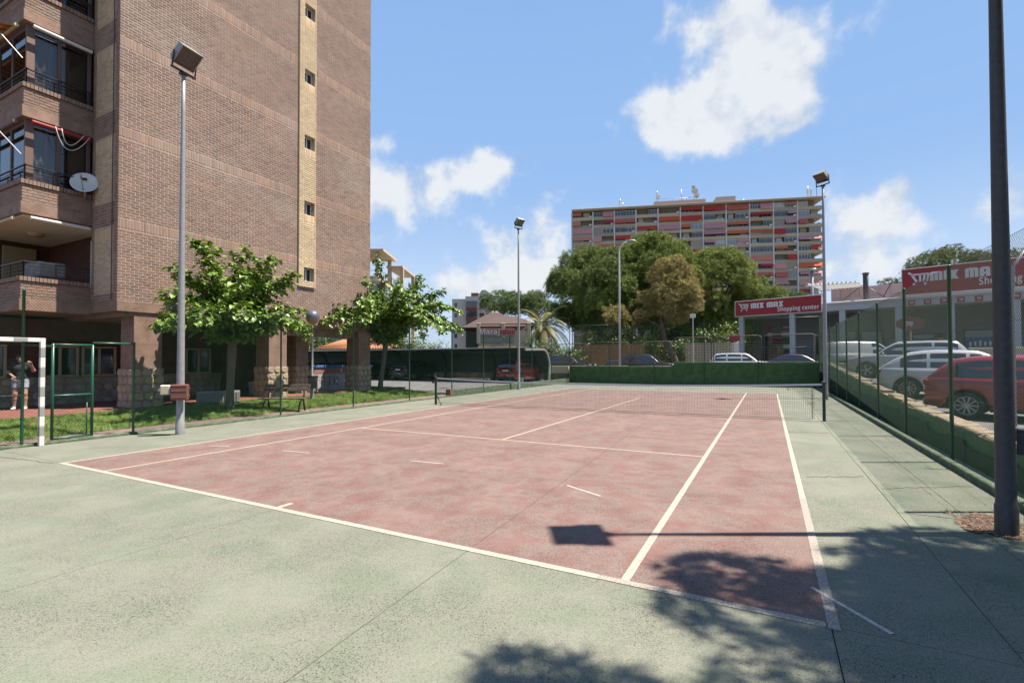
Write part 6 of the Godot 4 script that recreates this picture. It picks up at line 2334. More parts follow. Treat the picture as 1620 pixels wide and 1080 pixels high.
func street_things() -> void:
	var t := thing("street_lamp", "tall white street lamp with a curved arm in front of the pines", "street lamp", Vector3(-5.15, 0.5, -22.0))
	var s := S(true)
	var pts := [Vector3(0, 0, 0), Vector3(0, 8.0, 0), Vector3(0, 9.6, 0)]
	var rad := [0.09, 0.065, 0.055]
	for i in 7:
		var a := PI * 0.5 * (i + 1) / 7.0
		pts.append(Vector3(0.75 * (1.0 - cos(a)), 9.6 + 0.85 * sin(a), -0.1 * (1.0 - cos(a))))
		rad.append(0.045)
	tube(s, pts, rad, 10)
	obj("pole", s, M.white, t)
	s = S(true)
	tube(s, [Vector3(0.62, 10.43, -0.08), Vector3(0.85, 10.46, -0.1), Vector3(1.15, 10.42, -0.12), Vector3(1.3, 10.36, -0.13)], [0.05, 0.12, 0.11, 0.03], 10)
	obj("lantern", s, M.lamp_grey, t)
	# mesh panels of brown pipe standing on the street edge
	rng.seed = 71
	var xs := [[-11.2, -7.49, 3.0], [-7.29, -4.24, 3.06], [-4.05, -1.1, 3.05], [-0.96, 1.6, 3.30], [1.73, 4.73, 3.34], [4.88, 7.81, 3.36]]
	for i in xs.size():
		var q: Array = xs[i]
		var w: float = q[1] - q[0]
		t = thing("mesh_panel", "brown pipe-framed mesh panel, %s along the street behind the end wall" % ["leftmost", "second from left", "third from left", "third from right", "second from right", "rightmost"][i], "barrier", Vector3(q[0], 0.52, -21.2), 0.0, "pipe-framed mesh panels on the street edge")
		s = S(true)
		var h: float = q[2] - 0.52
		tube(s, [Vector3(0, 0, 0), Vector3(0, h - 0.22, 0), Vector3(0.06, h - 0.06, 0), Vector3(0.22, h, 0), Vector3(w - 0.22, h, 0), Vector3(w - 0.06, h - 0.06, 0), Vector3(w, h - 0.22, 0), Vector3(w, 0, 0)], [0.03, 0.03, 0.03, 0.03, 0.03, 0.03, 0.03, 0.03], 6)
		cyl(s, Vector3(0, 0.72, 0), Vector3(w, 0.72, 0), 0.028)
		cyl(s, Vector3(0, 0.3, 0), Vector3(w, 0.3, 0), 0.02)
		obj("frame", s, M.rust_pipe, t)
		s = S()
		for k in int(w / 0.12): wire(s, Vector3(0.06 + k * 0.12, 0.72, 0), Vector3(0.06 + k * 0.12, h - 0.02, 0), 0.0035)
		for k in 10: wire(s, Vector3(0.02, 0.74 + k * 0.18, 0), Vector3(w - 0.02, 0.74 + k * 0.18, 0), 0.003)
		obj("wire_mesh", s, M.rust_pipe, t).set_meta("kind", "stuff")
	# pierced block wall
	rng.seed = 72
	for q in [[-11.5, -5.2, 2.7, "pierced ochre block wall behind the black cars, left stretch", Vector3(0.40, 0.22, 0.09)], [-1.6, 2.6, 2.9, "pierced sandy block wall behind the leaning pine trunk", Vector3(0.52, 0.42, 0.30)]]:
		t = thing("pierced_wall", q[3], "wall", Vector3(q[0], 0.7, -31.4))
		var col: Vector3 = q[4]
		var m := mat(lin(col.x, col.y, col.z), 0.95)
		s = S()
		span(s, Vector3(0, -0.3, -0.1), Vector3(q[1] - q[0], 0.5, 0.1))
		obj("plinth", s, m, t)
		var cell := S()
		var c := 0.25
		for e in [[Vector3(0, c * 0.5 - 0.03, 0), Vector3(c, 0.06, 0.18)], [Vector3(0, -c * 0.5 + 0.03, 0), Vector3(c, 0.06, 0.18)], [Vector3(c * 0.5 - 0.03, 0, 0), Vector3(0.06, c - 0.12, 0.18)], [Vector3(-c * 0.5 + 0.03, 0, 0), Vector3(0.06, c - 0.12, 0.18)]]:
			box(cell, e[0], e[1])
		var cm := done(cell)
		var cx := int((q[1] - q[0]) / 0.255)
		for i in cx:
			for j in 8:
				if i * 8 + j < 290:
					var o := obj("block", cm, m, t)
					o.position = Vector3(0.13 + i * 0.255, 0.63 + j * 0.252, 0)
	# white board in the dead pine and a thin mast
	s = S()
	bbox(s, Vector3(-0.2, 5.2, -25.6), Vector3(0.42, 0.30, 0.04), 0.01)
	cyl(s, Vector3(-0.2, 0.5, -25.65), Vector3(-0.2, 5.3, -25.65), 0.03)
	tag(obj("small_board", s, M.white), "small white board on a thin post in front of the brown pine", "sign")
	t = thing("notice_post", "red and white notice on the left post of the red shop sign", "sign", Vector3(2.45, 1.4, -32.4))
	s = S()
	cyl(s, Vector3(0, -0.8, 0), Vector3(0, 2.6, 0), 0.04)
	obj("post", s, M.steel, t)
	s = S()
	bbox(s, Vector3(0, 2.25, 0.05), Vector3(0.9, 0.5, 0.03), 0.01)
	obj("red_plate", s, M.sign_red, t)
	s = S()
	bbox(s, Vector3(0.05, 1.3, 0.05), Vector3(0.6, 1.0, 0.03), 0.01)
	obj("white_plate", s, M.white, t)
	s = S(true)
	cyl(s, Vector3(9.4, 1.0, -46.0), Vector3(9.4, 11.2, -46.0), 0.16)
	bbox(s, Vector3(9.4, 11.35, -46.0), Vector3(0.8, 0.25, 0.8), 0.05)
	tag(obj("lamp_column", s, M.steel), "grey lamp column standing behind the red shop sign", "street lamp")

func lawn_things() -> void:
	# bench
	var t := thing("park_bench", "weathered wooden bench with iron legs on the lawn by the left fence", "bench", Vector3(-9.3, 0.02, 4.75), atan2(0.4655, 0.885))
	for q in [[0.44, 0.10, 0.0, "seat_plank"], [0.44, -0.06, 0.0, "seat_plank"], [0.44, -0.2, 0.0, "seat_plank"], [0.72, -0.30, 1.35, "back_plank"], [0.84, -0.335, 1.35, "back_plank"]]:
		var s := S()
		bbox(s, Vector3(0, q[0], q[1]), Vector3(1.55, 0.035, 0.13) if q[2] == 0.0 else Vector3(1.55, 0.11, 0.035), 0.008, Basis(Vector3.RIGHT, -0.2 if q[2] > 0 else 0.0))
		obj(q[3], s, M.wood, t)
	for x in [-0.6, 0.6]:
		var s := S(true)
		tube(s, [Vector3(x, 0.0, 0.2), Vector3(x, 0.2, 0.13), Vector3(x, 0.33, 0.05), Vector3(x, 0.40, -0.08)], [0.03, 0.026, 0.024, 0.024], 6)
		tube(s, [Vector3(x, 0.0, -0.32), Vector3(x, 0.2, -0.24), Vector3(x, 0.40, -0.2), Vector3(x, 0.92, -0.36)], [0.03, 0.026, 0.024, 0.02], 6)
		tube(s, [Vector3(x, 0.42, 0.16), Vector3(x, 0.415, -0.25)], [0.022, 0.022], 6)
		obj("leg", s, M.dark_metal, t)
	# globe lamp and litter bin
	t = thing("globe_lamp", "park lamp with a grey-capped globe on a thin pole behind the bench", "street lamp", Vector3(-11.18, 0.12, 2.0))
	var s := S(true)
	lathe(s, [Vector2(0.075, 0), Vector2(0.075, 0.9), Vector2(0.045, 0.95), Vector2(0.035, 2.95), Vector2(0.09, 3.0), Vector2(0.10, 3.06)], 12)
	obj("pole", s, M.galv, t)
	s = S(true)
	lathe(s, [Vector2(0.10, 3.06), Vector2(0.2, 3.16), Vector2(0.262, 3.3), Vector2(0.27, 3.36)], 20)
	obj("globe", s, M.globe, t)
	s = S(true)
	lathe(s, [Vector2(0.272, 3.34), Vector2(0.275, 3.40), Vector2(0.24, 3.52), Vector2(0.14, 3.61), Vector2(0.0, 3.64)], 20)
	obj("cap", s, M.dome, t)
	t = thing("litter_bin", "grey litter bin hung on the globe lamp pole", "bin", Vector3(-11.0, 0.62, 2.12))
	s = S(true)
	lathe(s, [Vector2(0.0, 0.0), Vector2(0.16, 0.0), Vector2(0.19, 0.46), Vector2(0.2, 0.48), Vector2(0.175, 0.48), Vector2(0.15, 0.05)], 16)
	obj("basket", s, M.bin_grey, t)
	s = S(true)
	lathe(s, [Vector2(0.205, 0.44), Vector2(0.21, 0.48), Vector2(0.2, 0.50)], 16)
	obj("rim", s, M.dark_metal, t)
	# planters, bucket, sack
	t = thing("concrete_planter", "long ribbed concrete planter behind the left mulberry trunk", "planter", Vector3(-11.9, 0.27, 5.35), deg_to_rad(60))
	s = S()
	for q in [[0.62, 0.0], [-0.62, 0.0]]: bbox(s, Vector3(q[0], 0.2, 0), Vector3(0.06, 0.4, 0.4), 0.01)
	for z in [-0.18, 0.18]: bbox(s, Vector3(0, 0.2, z), Vector3(1.24, 0.39, 0.05), 0.01)
	for i in 14: bbox(s, Vector3(-0.56 + i * 0.086, 0.19, 0.21), Vector3(0.05, 0.34, 0.03), 0.008)
	obj("trough", s, M.concrete, t)
	s = S()
	bbox(s, Vector3(0, 0.32, 0), Vector3(1.18, 0.06, 0.32), 0.01)
	obj("soil", s, M.soil, t)
	t = thing("concrete_planter", "grey square planter on the lawn behind the litter bin", "planter", Vector3(-13.9, 0.27, 0.1), deg_to_rad(30))
	s = S()
	for z in [-0.2, 0.2]: bbox(s, Vector3(0, 0.18, z), Vector3(1.0, 0.36, 0.06), 0.01)
	for x in [-0.47, 0.47]: bbox(s, Vector3(x, 0.18, 0), Vector3(0.06, 0.36, 0.34), 0.01)
	obj("trough", s, M.concrete, t)
	s = S()
	bbox(s, Vector3(0, 0.3, 0), Vector3(0.9, 0.06, 0.36), 0.01)
	obj("soil", s, M.soil, t)
	t = thing("bucket", "white plastic bucket in the dark porch under the block", "bucket", Vector3(-14.6, 0.27, 2.2))
	s = S(true)
	lathe(s, [Vector2(0.0, 0.0), Vector2(0.15, 0.0), Vector2(0.2, 0.5), Vector2(0.215, 0.5), Vector2(0.215, 0.53), Vector2(0.18, 0.53), Vector2(0.14, 0.05)], 18)
	obj("pail", s, M.white, t)
	s = S(true)
	var arc := []
	var ar := []
	for i in 9:
		arc.append(Vector3(0.215 * cos(PI * i / 8.0), 0.5 - 0.14 * sin(PI * i / 8.0), 0.05 + 0.17 * sin(PI * i / 8.0)))
		ar.append(0.006)
	tube(s, arc, ar, 5)
	obj("handle", s, M.steel, t)
	s = S(true)
	lathe(s, [Vector2(0.0, 0.0), Vector2(0.24, 0.03), Vector2(0.3, 0.14), Vector2(0.22, 0.3), Vector2(0.1, 0.36), Vector2(0.06, 0.42), Vector2(0.0, 0.4)], 14, Transform3D(Basis.from_scale(Vector3(1.3, 1.0, 0.9)), Vector3(-15.2, 0.27, -0.3)))
	tag(obj("white_sack", s, M.white), "white sack lying between the brick pillars by the graffiti wall", "sack")
	# graffiti wall with blue rim, sloping at its left end
	t = thing("graffiti_wall", "white graffiti-covered low wall with a blue rim behind the brick pillars", "wall", Vector3(-16.4, 0.1, -4.0), deg_to_rad(78))
	s = S()
	prism(s, PackedVector2Array([Vector2(-1.6, 0), Vector2(2.2, 0), Vector2(2.2, 1.22), Vector2(-2.6, 1.22), Vector2(-2.6, 1.0)]), 0.25, Transform3D(Basis(), Vector3(0, 0, -0.12)))
	obj("wall", s, M.paint_white, t)
	s = S()
	bbox(s, Vector3(-0.2, 1.28, 0), Vector3(5.0, 0.15, 0.36), 0.02)
	obj("blue_rim", s, M.blue, t)
	s = S()
	bbox(s, Vector3(-0.2, 1.05, 0.135), Vector3(4.7, 0.26, 0.015), 0.004)
	obj("pink_band", s, M.far_pink, t)
	s = S(true)
	rng.seed = 15
	var write := func(pts: Array, r: float) -> void:
		var p := []
		var rr := []
		for v in pts:
			p.append(Vector3(v.x, v.y, 0.135))
			rr.append(r)
		tube(s, p, rr, 4)
	write.call([Vector2(-0.95, 0.25), Vector2(-0.95, 0.72), Vector2(-0.75, 0.68), Vector2(-0.78, 0.5), Vector2(-0.95, 0.48)], 0.018)
	write.call([Vector2(-0.6, 0.72), Vector2(-0.3, 0.72)], 0.018)
	write.call([Vector2(-0.45, 0.72), Vector2(-0.47, 0.25)], 0.018)
	write.call([Vector2(-0.2, 0.75), Vector2(-0.2, 0.28)], 0.018)
	write.call([Vector2(0.05, 0.72), Vector2(-0.2, 0.5), Vector2(0.08, 0.26)], 0.018)
	obj("black_tag", s, M.black, t)
	s = S(true)
	for i in 16:
		var x := 0.45 + (i % 4) * 0.32
		var y := 0.28 + (i / 4) * 0.14
		write.call([Vector2(x, y), Vector2(x + 0.06, y + 0.07), Vector2(x + 0.12, y), Vector2(x + 0.18, y + 0.06), Vector2(x + 0.24, y + 0.01)], 0.008)
	obj("blue_scrawl", s, M.blue, t)
	# satellite dish on the balcony corner
	t = thing("satellite_dish", "round white satellite dish on the balcony corner of the brick block", "satellite dish", Vector3(-14.05, 7.35, 8.35))
	var face := basis_z(Vector3(0.88, 0.42, 0.62), 0.0)
	s = S(true)
	var prof := []
	for i in 8: prof.append(Vector2(0.36 * i / 7.0, 0.10 * pow(i / 7.0, 2.0)))
	prof.append(Vector2(0.365, 0.085))
	lathe(s, prof, 28, Transform3D(face * Basis(Vector3.RIGHT, PI / 2), Vector3.ZERO))
	obj("reflector", s, M.white, t)
	s = S(true)
	cyl(s, face * Vector3(0, -0.33, 0.06), face * Vector3(0, -0.06, 0.42), 0.014)
	cyl(s, face * Vector3(0, -0.09, 0.38), face * Vector3(0, -0.02, 0.46), 0.03)
	cyl(s, face * Vector3(0, -0.1, -0.02), face * Vector3(0, -0.1, -0.02) + Vector3(-0.12, -0.35, -0.05), 0.025)
	obj("feed_arm", s, M.steel, t)
	s = S()
	box(s, face * Vector3(-0.03, 0.17, 0.045), Vector3(0.14, 0.12, 0.008), face * Basis(Vector3.RIGHT, -0.25))
	obj("dark_badge", s, M.dark_metal, t)

# ---------- people: one smooth skin over a skeleton of tapered bones
# bones: [from, to, radius, radius, (flattening across z)]; clips: planes [point, outward normal] that cut the surface
func skin(bones: Array, cell: float, soft: float, clips := []) -> ArrayMesh:
	var lo := Vector3.INF
	var hi := -Vector3.INF
	for b in bones:
		var r := maxf(b[2], b[3]) + soft * 1.5 + cell * 2.0
		for e in [b[0], b[1]]:
			lo = lo.min(e - Vector3.ONE * r)
			hi = hi.max(e + Vector3.ONE * r)
	var n := Vector3i(((hi - lo) / cell).ceil()) + Vector3i.ONE
	var total := n.x * n.y * n.z
	var acc := PackedFloat32Array()
	acc.resize(total)
	var k := 1.0 / soft
	for b in bones:
		var a: Vector3 = b[0]
		var ab: Vector3 = b[1] - a
		var l2 := maxf(ab.length_squared(), 1e-9)
		var r := maxf(b[2], b[3]) + soft * 4.0
		var p0 := Vector3i(((a.min(b[1]) - Vector3.ONE * r - lo) / cell).floor()).clamp(Vector3i.ZERO, n - Vector3i.ONE)
		var p1 := Vector3i(((a.max(b[1]) + Vector3.ONE * r - lo) / cell).ceil()).clamp(Vector3i.ZERO, n - Vector3i.ONE)
		for z in range(p0.z, p1.z + 1):
			for y in range(p0.y, p1.y + 1):
				var row := (z * n.y + y) * n.x
				for x in range(p0.x, p1.x + 1):
					var p := lo + Vector3(x, y, z) * cell - a
					var t := clampf(p.dot(ab) / l2, 0.0, 1.0)
					acc[row + x] += exp(-k * ((p - ab * t).length() - lerpf(b[2], b[3], t)))
	var val := PackedFloat32Array()
	val.resize(total)
	for i in total: val[i] = -log(acc[i]) * soft if acc[i] > 1e-12 else 1.0
	if not clips.is_empty():
		for z in n.z:
			for y in n.y:
				for x in n.x:
					var i := (z * n.y + y) * n.x + x
					if val[i] < 0.1:
						for c in clips: val[i] = maxf(val[i], (lo + Vector3(x, y, z) * cell - c[0]).dot(c[1]))
	var verts := {}
	var off := [0, 1, n.x, n.x + 1, n.x * n.y, n.x * n.y + 1, n.x * n.y + n.x, n.x * n.y + n.x + 1]
	var edges := [[0, 1], [2, 3], [4, 5], [6, 7], [0, 2], [1, 3], [4, 6], [5, 7], [0, 4], [1, 5], [2, 6], [3, 7]]
	var corner := [Vector3(0, 0, 0), Vector3(1, 0, 0), Vector3(0, 1, 0), Vector3(1, 1, 0), Vector3(0, 0, 1), Vector3(1, 0, 1), Vector3(0, 1, 1), Vector3(1, 1, 1)]
	for z in n.z - 1:
		for y in n.y - 1:
			for x in n.x - 1:
				var i := (z * n.y + y) * n.x + x
				var first := val[i] < 0.0
				var mixed := false
				for q in range(1, 8):
					if (val[i + off[q]] < 0.0) != first:
						mixed = true
						break
				if not mixed: continue
				var sum := Vector3.ZERO
				var m := 0
				for e in edges:
					var va := val[i + off[e[0]]]
					var vb := val[i + off[e[1]]]
					if (va < 0.0) != (vb < 0.0):
						sum += corner[e[0]].lerp(corner[e[1]], va / (va - vb))
						m += 1
				verts[i] = lo + (Vector3(x, y, z) + sum / m) * cell
	var s := S(true)
	var st := [1, n.x, n.x * n.y]
	for i in verts:
		for a in 3:
			var d: int = st[a]
			var e: int = st[(a + 1) % 3]
			var f: int = st[(a + 2) % 3]
			if i + d >= total or (val[i] < 0.0) == (val[i + d] < 0.0): continue
			if not (verts.has(i - e) and verts.has(i - f) and verts.has(i - e - f)): continue
			if val[i] < 0.0: quad(s, verts[i - e - f], verts[i - f], verts[i], verts[i - e])
			else: quad(s, verts[i - e - f], verts[i - e], verts[i], verts[i - f])
	return done(s)

func hand(wrist: Vector3, along: Vector3, palm: Vector3, left: bool) -> Array:   # bones of a slightly curled hand
	var y := along.normalized()
	var z := (palm - y * palm.dot(y)).normalized()
	var x := y.cross(z) * (1.0 if left else -1.0)
	var l := []
	for i in 4:
		var kx := -0.030 + i * 0.020
		l.append([wrist + x * kx * 0.6 + y * 0.01, wrist + x * kx + y * 0.082, 0.013, 0.0115])
		var fl: float = [0.064, 0.074, 0.070, 0.054][i]
		var k0 := wrist + x * kx + y * 0.085
		var k1: Vector3 = k0 + (x * kx * 0.3 + y * 0.9 + z * 0.35).normalized() * fl * 0.5
		var k2: Vector3 = k1 + (y * 0.6 + z * 0.8).normalized() * fl * 0.3
		var k3: Vector3 = k2 + (y * 0.2 + z * 0.95).normalized() * fl * 0.25
		l.append([k0, k1, 0.0095, 0.0088])
		l.append([k1, k2, 0.0088, 0.008])
		l.append([k2, k3, 0.008, 0.007])
	var t0 := wrist - x * 0.025 + y * 0.025
	var t1 := t0 + (-x * 0.7 + y * 0.7 + z * 0.35).normalized() * 0.045
	var t2 := t1 + (-x * 0.25 + y * 0.9 + z * 0.4).normalized() * 0.034
	l.append([t0, t1, 0.0125, 0.0105])
	l.append([t1, t2, 0.0105, 0.008])
	return l

func person(label: String, at: Vector3, yaw: float, look: Dictionary) -> void:
	# faces +z before the turn; height about 1.66
	var t := thing("person", label, "person", at, yaw)
	var skin_m := mat(lin(0.42, 0.26, 0.19), 0.6)
	var hips := Vector3(0, 0.90, 0)
	var chest := Vector3(0, 1.22, 0.0)
	var neck := Vector3(0, 1.40, -0.01)
	var head := Vector3(0, 1.555, 0.02)
	var sh := 0.165
	var el: Array = look.elbows
	var wr: Array = look.wrists
	var ft := [Vector3(-0.13, 0.07, -0.02), Vector3(0.12, 0.07, 0.05)]
	var kn := [Vector3(-0.11, 0.48, 0.03), Vector3(0.11, 0.48, 0.07)]
	var bones := [
		[hips + Vector3(-0.06, 0, 0), hips + Vector3(0.06, 0, 0), 0.115, 0.115], [hips, Vector3(0, 1.05, 0.005), 0.115, 0.098], [Vector3(0, 1.05, 0), chest, 0.10, 0.115],
		[chest + Vector3(-0.06, 0.02, 0), chest + Vector3(0.06, 0.02, 0), 0.105, 0.105], [Vector3(-0.12, 1.36, -0.01), Vector3(0.12, 1.36, -0.01), 0.062, 0.062], [Vector3(0, 1.34, -0.01), Vector3(0, 1.47, 0.005), 0.06, 0.05]]
	for i in 2:
		var g := -1.0 if i == 0 else 1.0
		bones.append([hips + Vector3(g * 0.09, -0.03, 0), kn[i], 0.095, 0.062])
		bones.append([kn[i], kn[i].lerp(ft[i], 0.35) + Vector3(0, 0, -0.015), 0.057, 0.058])
		bones.append([kn[i].lerp(ft[i], 0.35) + Vector3(0, 0, -0.015), ft[i], 0.058, 0.037])
		bones.append([ft[i], ft[i] + Vector3(g * 0.02, -0.03, 0.13), 0.038, 0.03])
		bones.append([Vector3(g * sh, 1.36, -0.01), el[i], 0.05, 0.04])
		bones.append([el[i], wr[i], 0.041, 0.027])
	obj("body", skin(bones, 0.012, 0.014), skin_m, t)
	var hb := [[head + Vector3(0, 0.025, -0.02), head + Vector3(0, 0.02, 0.01), 0.088, 0.083], [head + Vector3(0, -0.05, 0.03), head + Vector3(0, -0.075, 0.045), 0.055, 0.042], [head + Vector3(0, -0.09, 0.06), head + Vector3(0, -0.092, 0.062), 0.026, 0.024], [head + Vector3(0, 0.012, 0.088), head + Vector3(0, -0.022, 0.106), 0.009, 0.015], [head + Vector3(-0.02, -0.055, 0.083), head + Vector3(0.02, -0.055, 0.083), 0.011, 0.011], [head + Vector3(0, -0.06, -0.01), Vector3(0, 1.43, 0), 0.052, 0.052]]
	for g in [-1.0, 1.0]: hb.append([head + Vector3(g * 0.083, 0.01, -0.005), head + Vector3(g * 0.09, -0.025, 0.0), 0.012, 0.008])
	var ho := obj("head", skin(hb, 0.006, 0.007), skin_m, t)
	for i in 2:
		var d: Vector3 = (wr[i] - el[i]).normalized()
		obj("hand", skin(hand(wr[i], d, Vector3(0, 0, 1) if i == 0 else Vector3(-0.6, 0, 0.8), i == 1) + [[wr[i] - d * 0.03, wr[i] + d * 0.015, 0.026, 0.022]], 0.004, 0.004), skin_m, t)
	# hair, sunglasses
	var hair := [[head + Vector3(0, 0.045, -0.035), head + Vector3(0, 0.02, -0.045), 0.093, 0.092], [head + Vector3(0, 0.06, 0.015), head + Vector3(0, 0.05, -0.02), 0.075, 0.085], [head + Vector3(-0.05, 0.0, -0.06), head + Vector3(-0.05, -0.10, -0.07), 0.055, 0.04], [head + Vector3(0.05, 0.0, -0.06), head + Vector3(0.05, -0.10, -0.07), 0.055, 0.04], [head + Vector3(0, -0.05, -0.085), head + Vector3(0, -0.17, -0.095), 0.055, 0.035]]
	obj("hair", skin(hair, 0.008, 0.012), mat(look.hair, 0.5), ho)
	var s := S()
	for g in [-1.0, 1.0]:
		bbox(s, head + Vector3(g * 0.036, 0.018, 0.088), Vector3(0.056, 0.042, 0.01), 0.004, Basis(Vector3.UP, g * 0.25))
		bbox(s, head + Vector3(g * 0.078, 0.022, 0.035), Vector3(0.006, 0.01, 0.10), 0.002)
	bbox(s, head + Vector3(0, 0.024, 0.096), Vector3(0.03, 0.008, 0.008), 0.002)
	obj("sunglasses", s, M.black, ho)
	# clothes a centimetre off the body
	var top := []
	for b in bones.slice(0, 6): top.append([b[0], b[1], b[2] + 0.012, b[3] + 0.012])
	for i in 2:
		var g := -1.0 if i == 0 else 1.0
		top.append([Vector3(g * sh, 1.36, -0.01), Vector3(g * sh, 1.36, -0.01).lerp(el[i], 0.6), 0.064, 0.058])
	obj("shirt", skin(top, 0.012, 0.016, [[Vector3(0, 0.90, 0), Vector3.DOWN], [Vector3(0, 1.425, 0), Vector3.UP]]), mat(look.shirt, 0.9), t)
	var sho := [[hips + Vector3(-0.06, 0, 0), hips + Vector3(0.06, 0, 0), 0.127, 0.127], [hips, Vector3(0, 1.02, 0), 0.122, 0.108]]
	var leg_to: float = look.legs
	for i in 2:
		var g := -1.0 if i == 0 else 1.0
		sho.append([hips + Vector3(g * 0.09, -0.03, 0), kn[i], 0.108, 0.082])
		if leg_to < 0.4:
			sho.append([kn[i], ft[i], 0.078, 0.062])
	obj("shorts" if leg_to > 0.4 else "trousers", skin(sho, 0.012, 0.014, [[Vector3(0, leg_to, 0), Vector3.DOWN], [Vector3(0, 0.99, 0), Vector3.UP]]), mat(look.shorts, 0.9), t)
	for i in 2:
		var g := -1.0 if i == 0 else 1.0
		obj("shoe", skin([[ft[i] + Vector3(0, -0.03, -0.04), ft[i] + Vector3(g * 0.02, -0.035, 0.13), 0.043, 0.036], [ft[i] + Vector3(0, 0.01, -0.02), ft[i] + Vector3(0, -0.02, 0.05), 0.046, 0.042]], 0.009, 0.01, [[ft[i] + Vector3(0, -0.068, 0), Vector3.DOWN], [ft[i] + Vector3(0, 0.035, 0), Vector3.UP]]), M.white, t)

func people() -> void:
	person("woman in sunglasses, black shirt and pale denim shorts, in the porch behind the goal", Vector3(-14.85, 0.27, 9.55), deg_to_rad(62), {
		"elbows": [Vector3(-0.27, 1.12, -0.06), Vector3(0.30, 1.17, 0.06)], "wrists": [Vector3(-0.13, 1.0, 0.14), Vector3(0.27, 1.36, 0.20)],
		"hair": lin(0.02, 0.013, 0.01), "shirt": lin(0.018, 0.020, 0.024), "shorts": lin(0.36, 0.42, 0.50), "legs": 0.66})
	person("person in a pink shirt and dark trousers at the left edge in the porch", Vector3(-14.85, 0.27, 10.3), deg_to_rad(75), {
		"elbows": [Vector3(-0.24, 1.10, -0.05), Vector3(0.24, 1.10, -0.03)], "wrists": [Vector3(-0.20, 0.87, 0.06), Vector3(0.21, 0.87, 0.08)],
		"hair": lin(0.03, 0.018, 0.012), "shirt": lin(0.50, 0.20, 0.24), "shorts": lin(0.02, 0.02, 0.025), "legs": 0.12})

func more_materials() -> void:
	M.box_red = mat(lin(0.20, 0.075, 0.055), 0.6)
	M.ceiling = mat(lin(0.95, 0.92, 0.72), 0.9)
	M.frond = leafy(lin(0.16, 0.17, 0.05), 0.5, 0.4)
	M.frond_dry = leafy(lin(0.26, 0.23, 0.09), 0.6, 0.4)
	for k in ["frond", "frond_dry"]: M[k].vertex_color_use_as_albedo = false
	M.pale_wall = mat(lin(0.50, 0.52, 0.55), 0.8)
	M.shop_wall = mat(lin(0.20, 0.20, 0.21), 0.8)
	M.gap_pink = mat(lin(0.55, 0.42, 0.40), 0.9)
	M.slab_wall = rough_mat(noise_tex(51, 0.03, 4, [[0.2, 0.30, 0.26, 0.21], [0.8, 0.44, 0.39, 0.33]], 128), 20.0, null, 1.0, 0.9)
	M.slab_edge = mat(lin(0.54, 0.45, 0.335), 0.9)
	M.pale_glass = mat(lin(0.30, 0.35, 0.40), 0.1)
	M.white_wall = mat(lin(0.58, 0.55, 0.50), 0.9)
	M.cream_far = mat(lin(0.62, 0.50, 0.36), 0.9)
	M.far_red = mat(lin(0.20, 0.06, 0.05), 0.8)
	M.far_dark = mat(lin(0.035, 0.03, 0.03), 0.7)
	M.far_pink = mat(lin(0.46, 0.22, 0.20), 0.9)
	M.brown_roof = mat(lin(0.085, 0.05, 0.045), 0.85)
	M.orange_tile = mat(lin(0.50, 0.22, 0.11), 0.85)
	M.carport_sheet = mat(lin(0.05, 0.055, 0.06), 0.55)
	M.carport_sheet.cull_mode = BaseMaterial3D.CULL_DISABLED
	M.globe = mat(lin(0.40, 0.30, 0.20), 0.15)
	M.dome = mat(lin(0.10, 0.12, 0.17), 0.4)
	M.bin_grey = mat(lin(0.12, 0.13, 0.15), 0.6)
	M.paint_white = rough_mat(noise_tex(52, 0.03, 4, [[0.2, 0.42, 0.35, 0.34], [0.5, 0.62, 0.60, 0.60], [0.8, 0.55, 0.56, 0.62]], 256), 1.7, null, 1.0, 0.8)
	M.blue = mat(lin(0.035, 0.14, 0.46), 0.6)

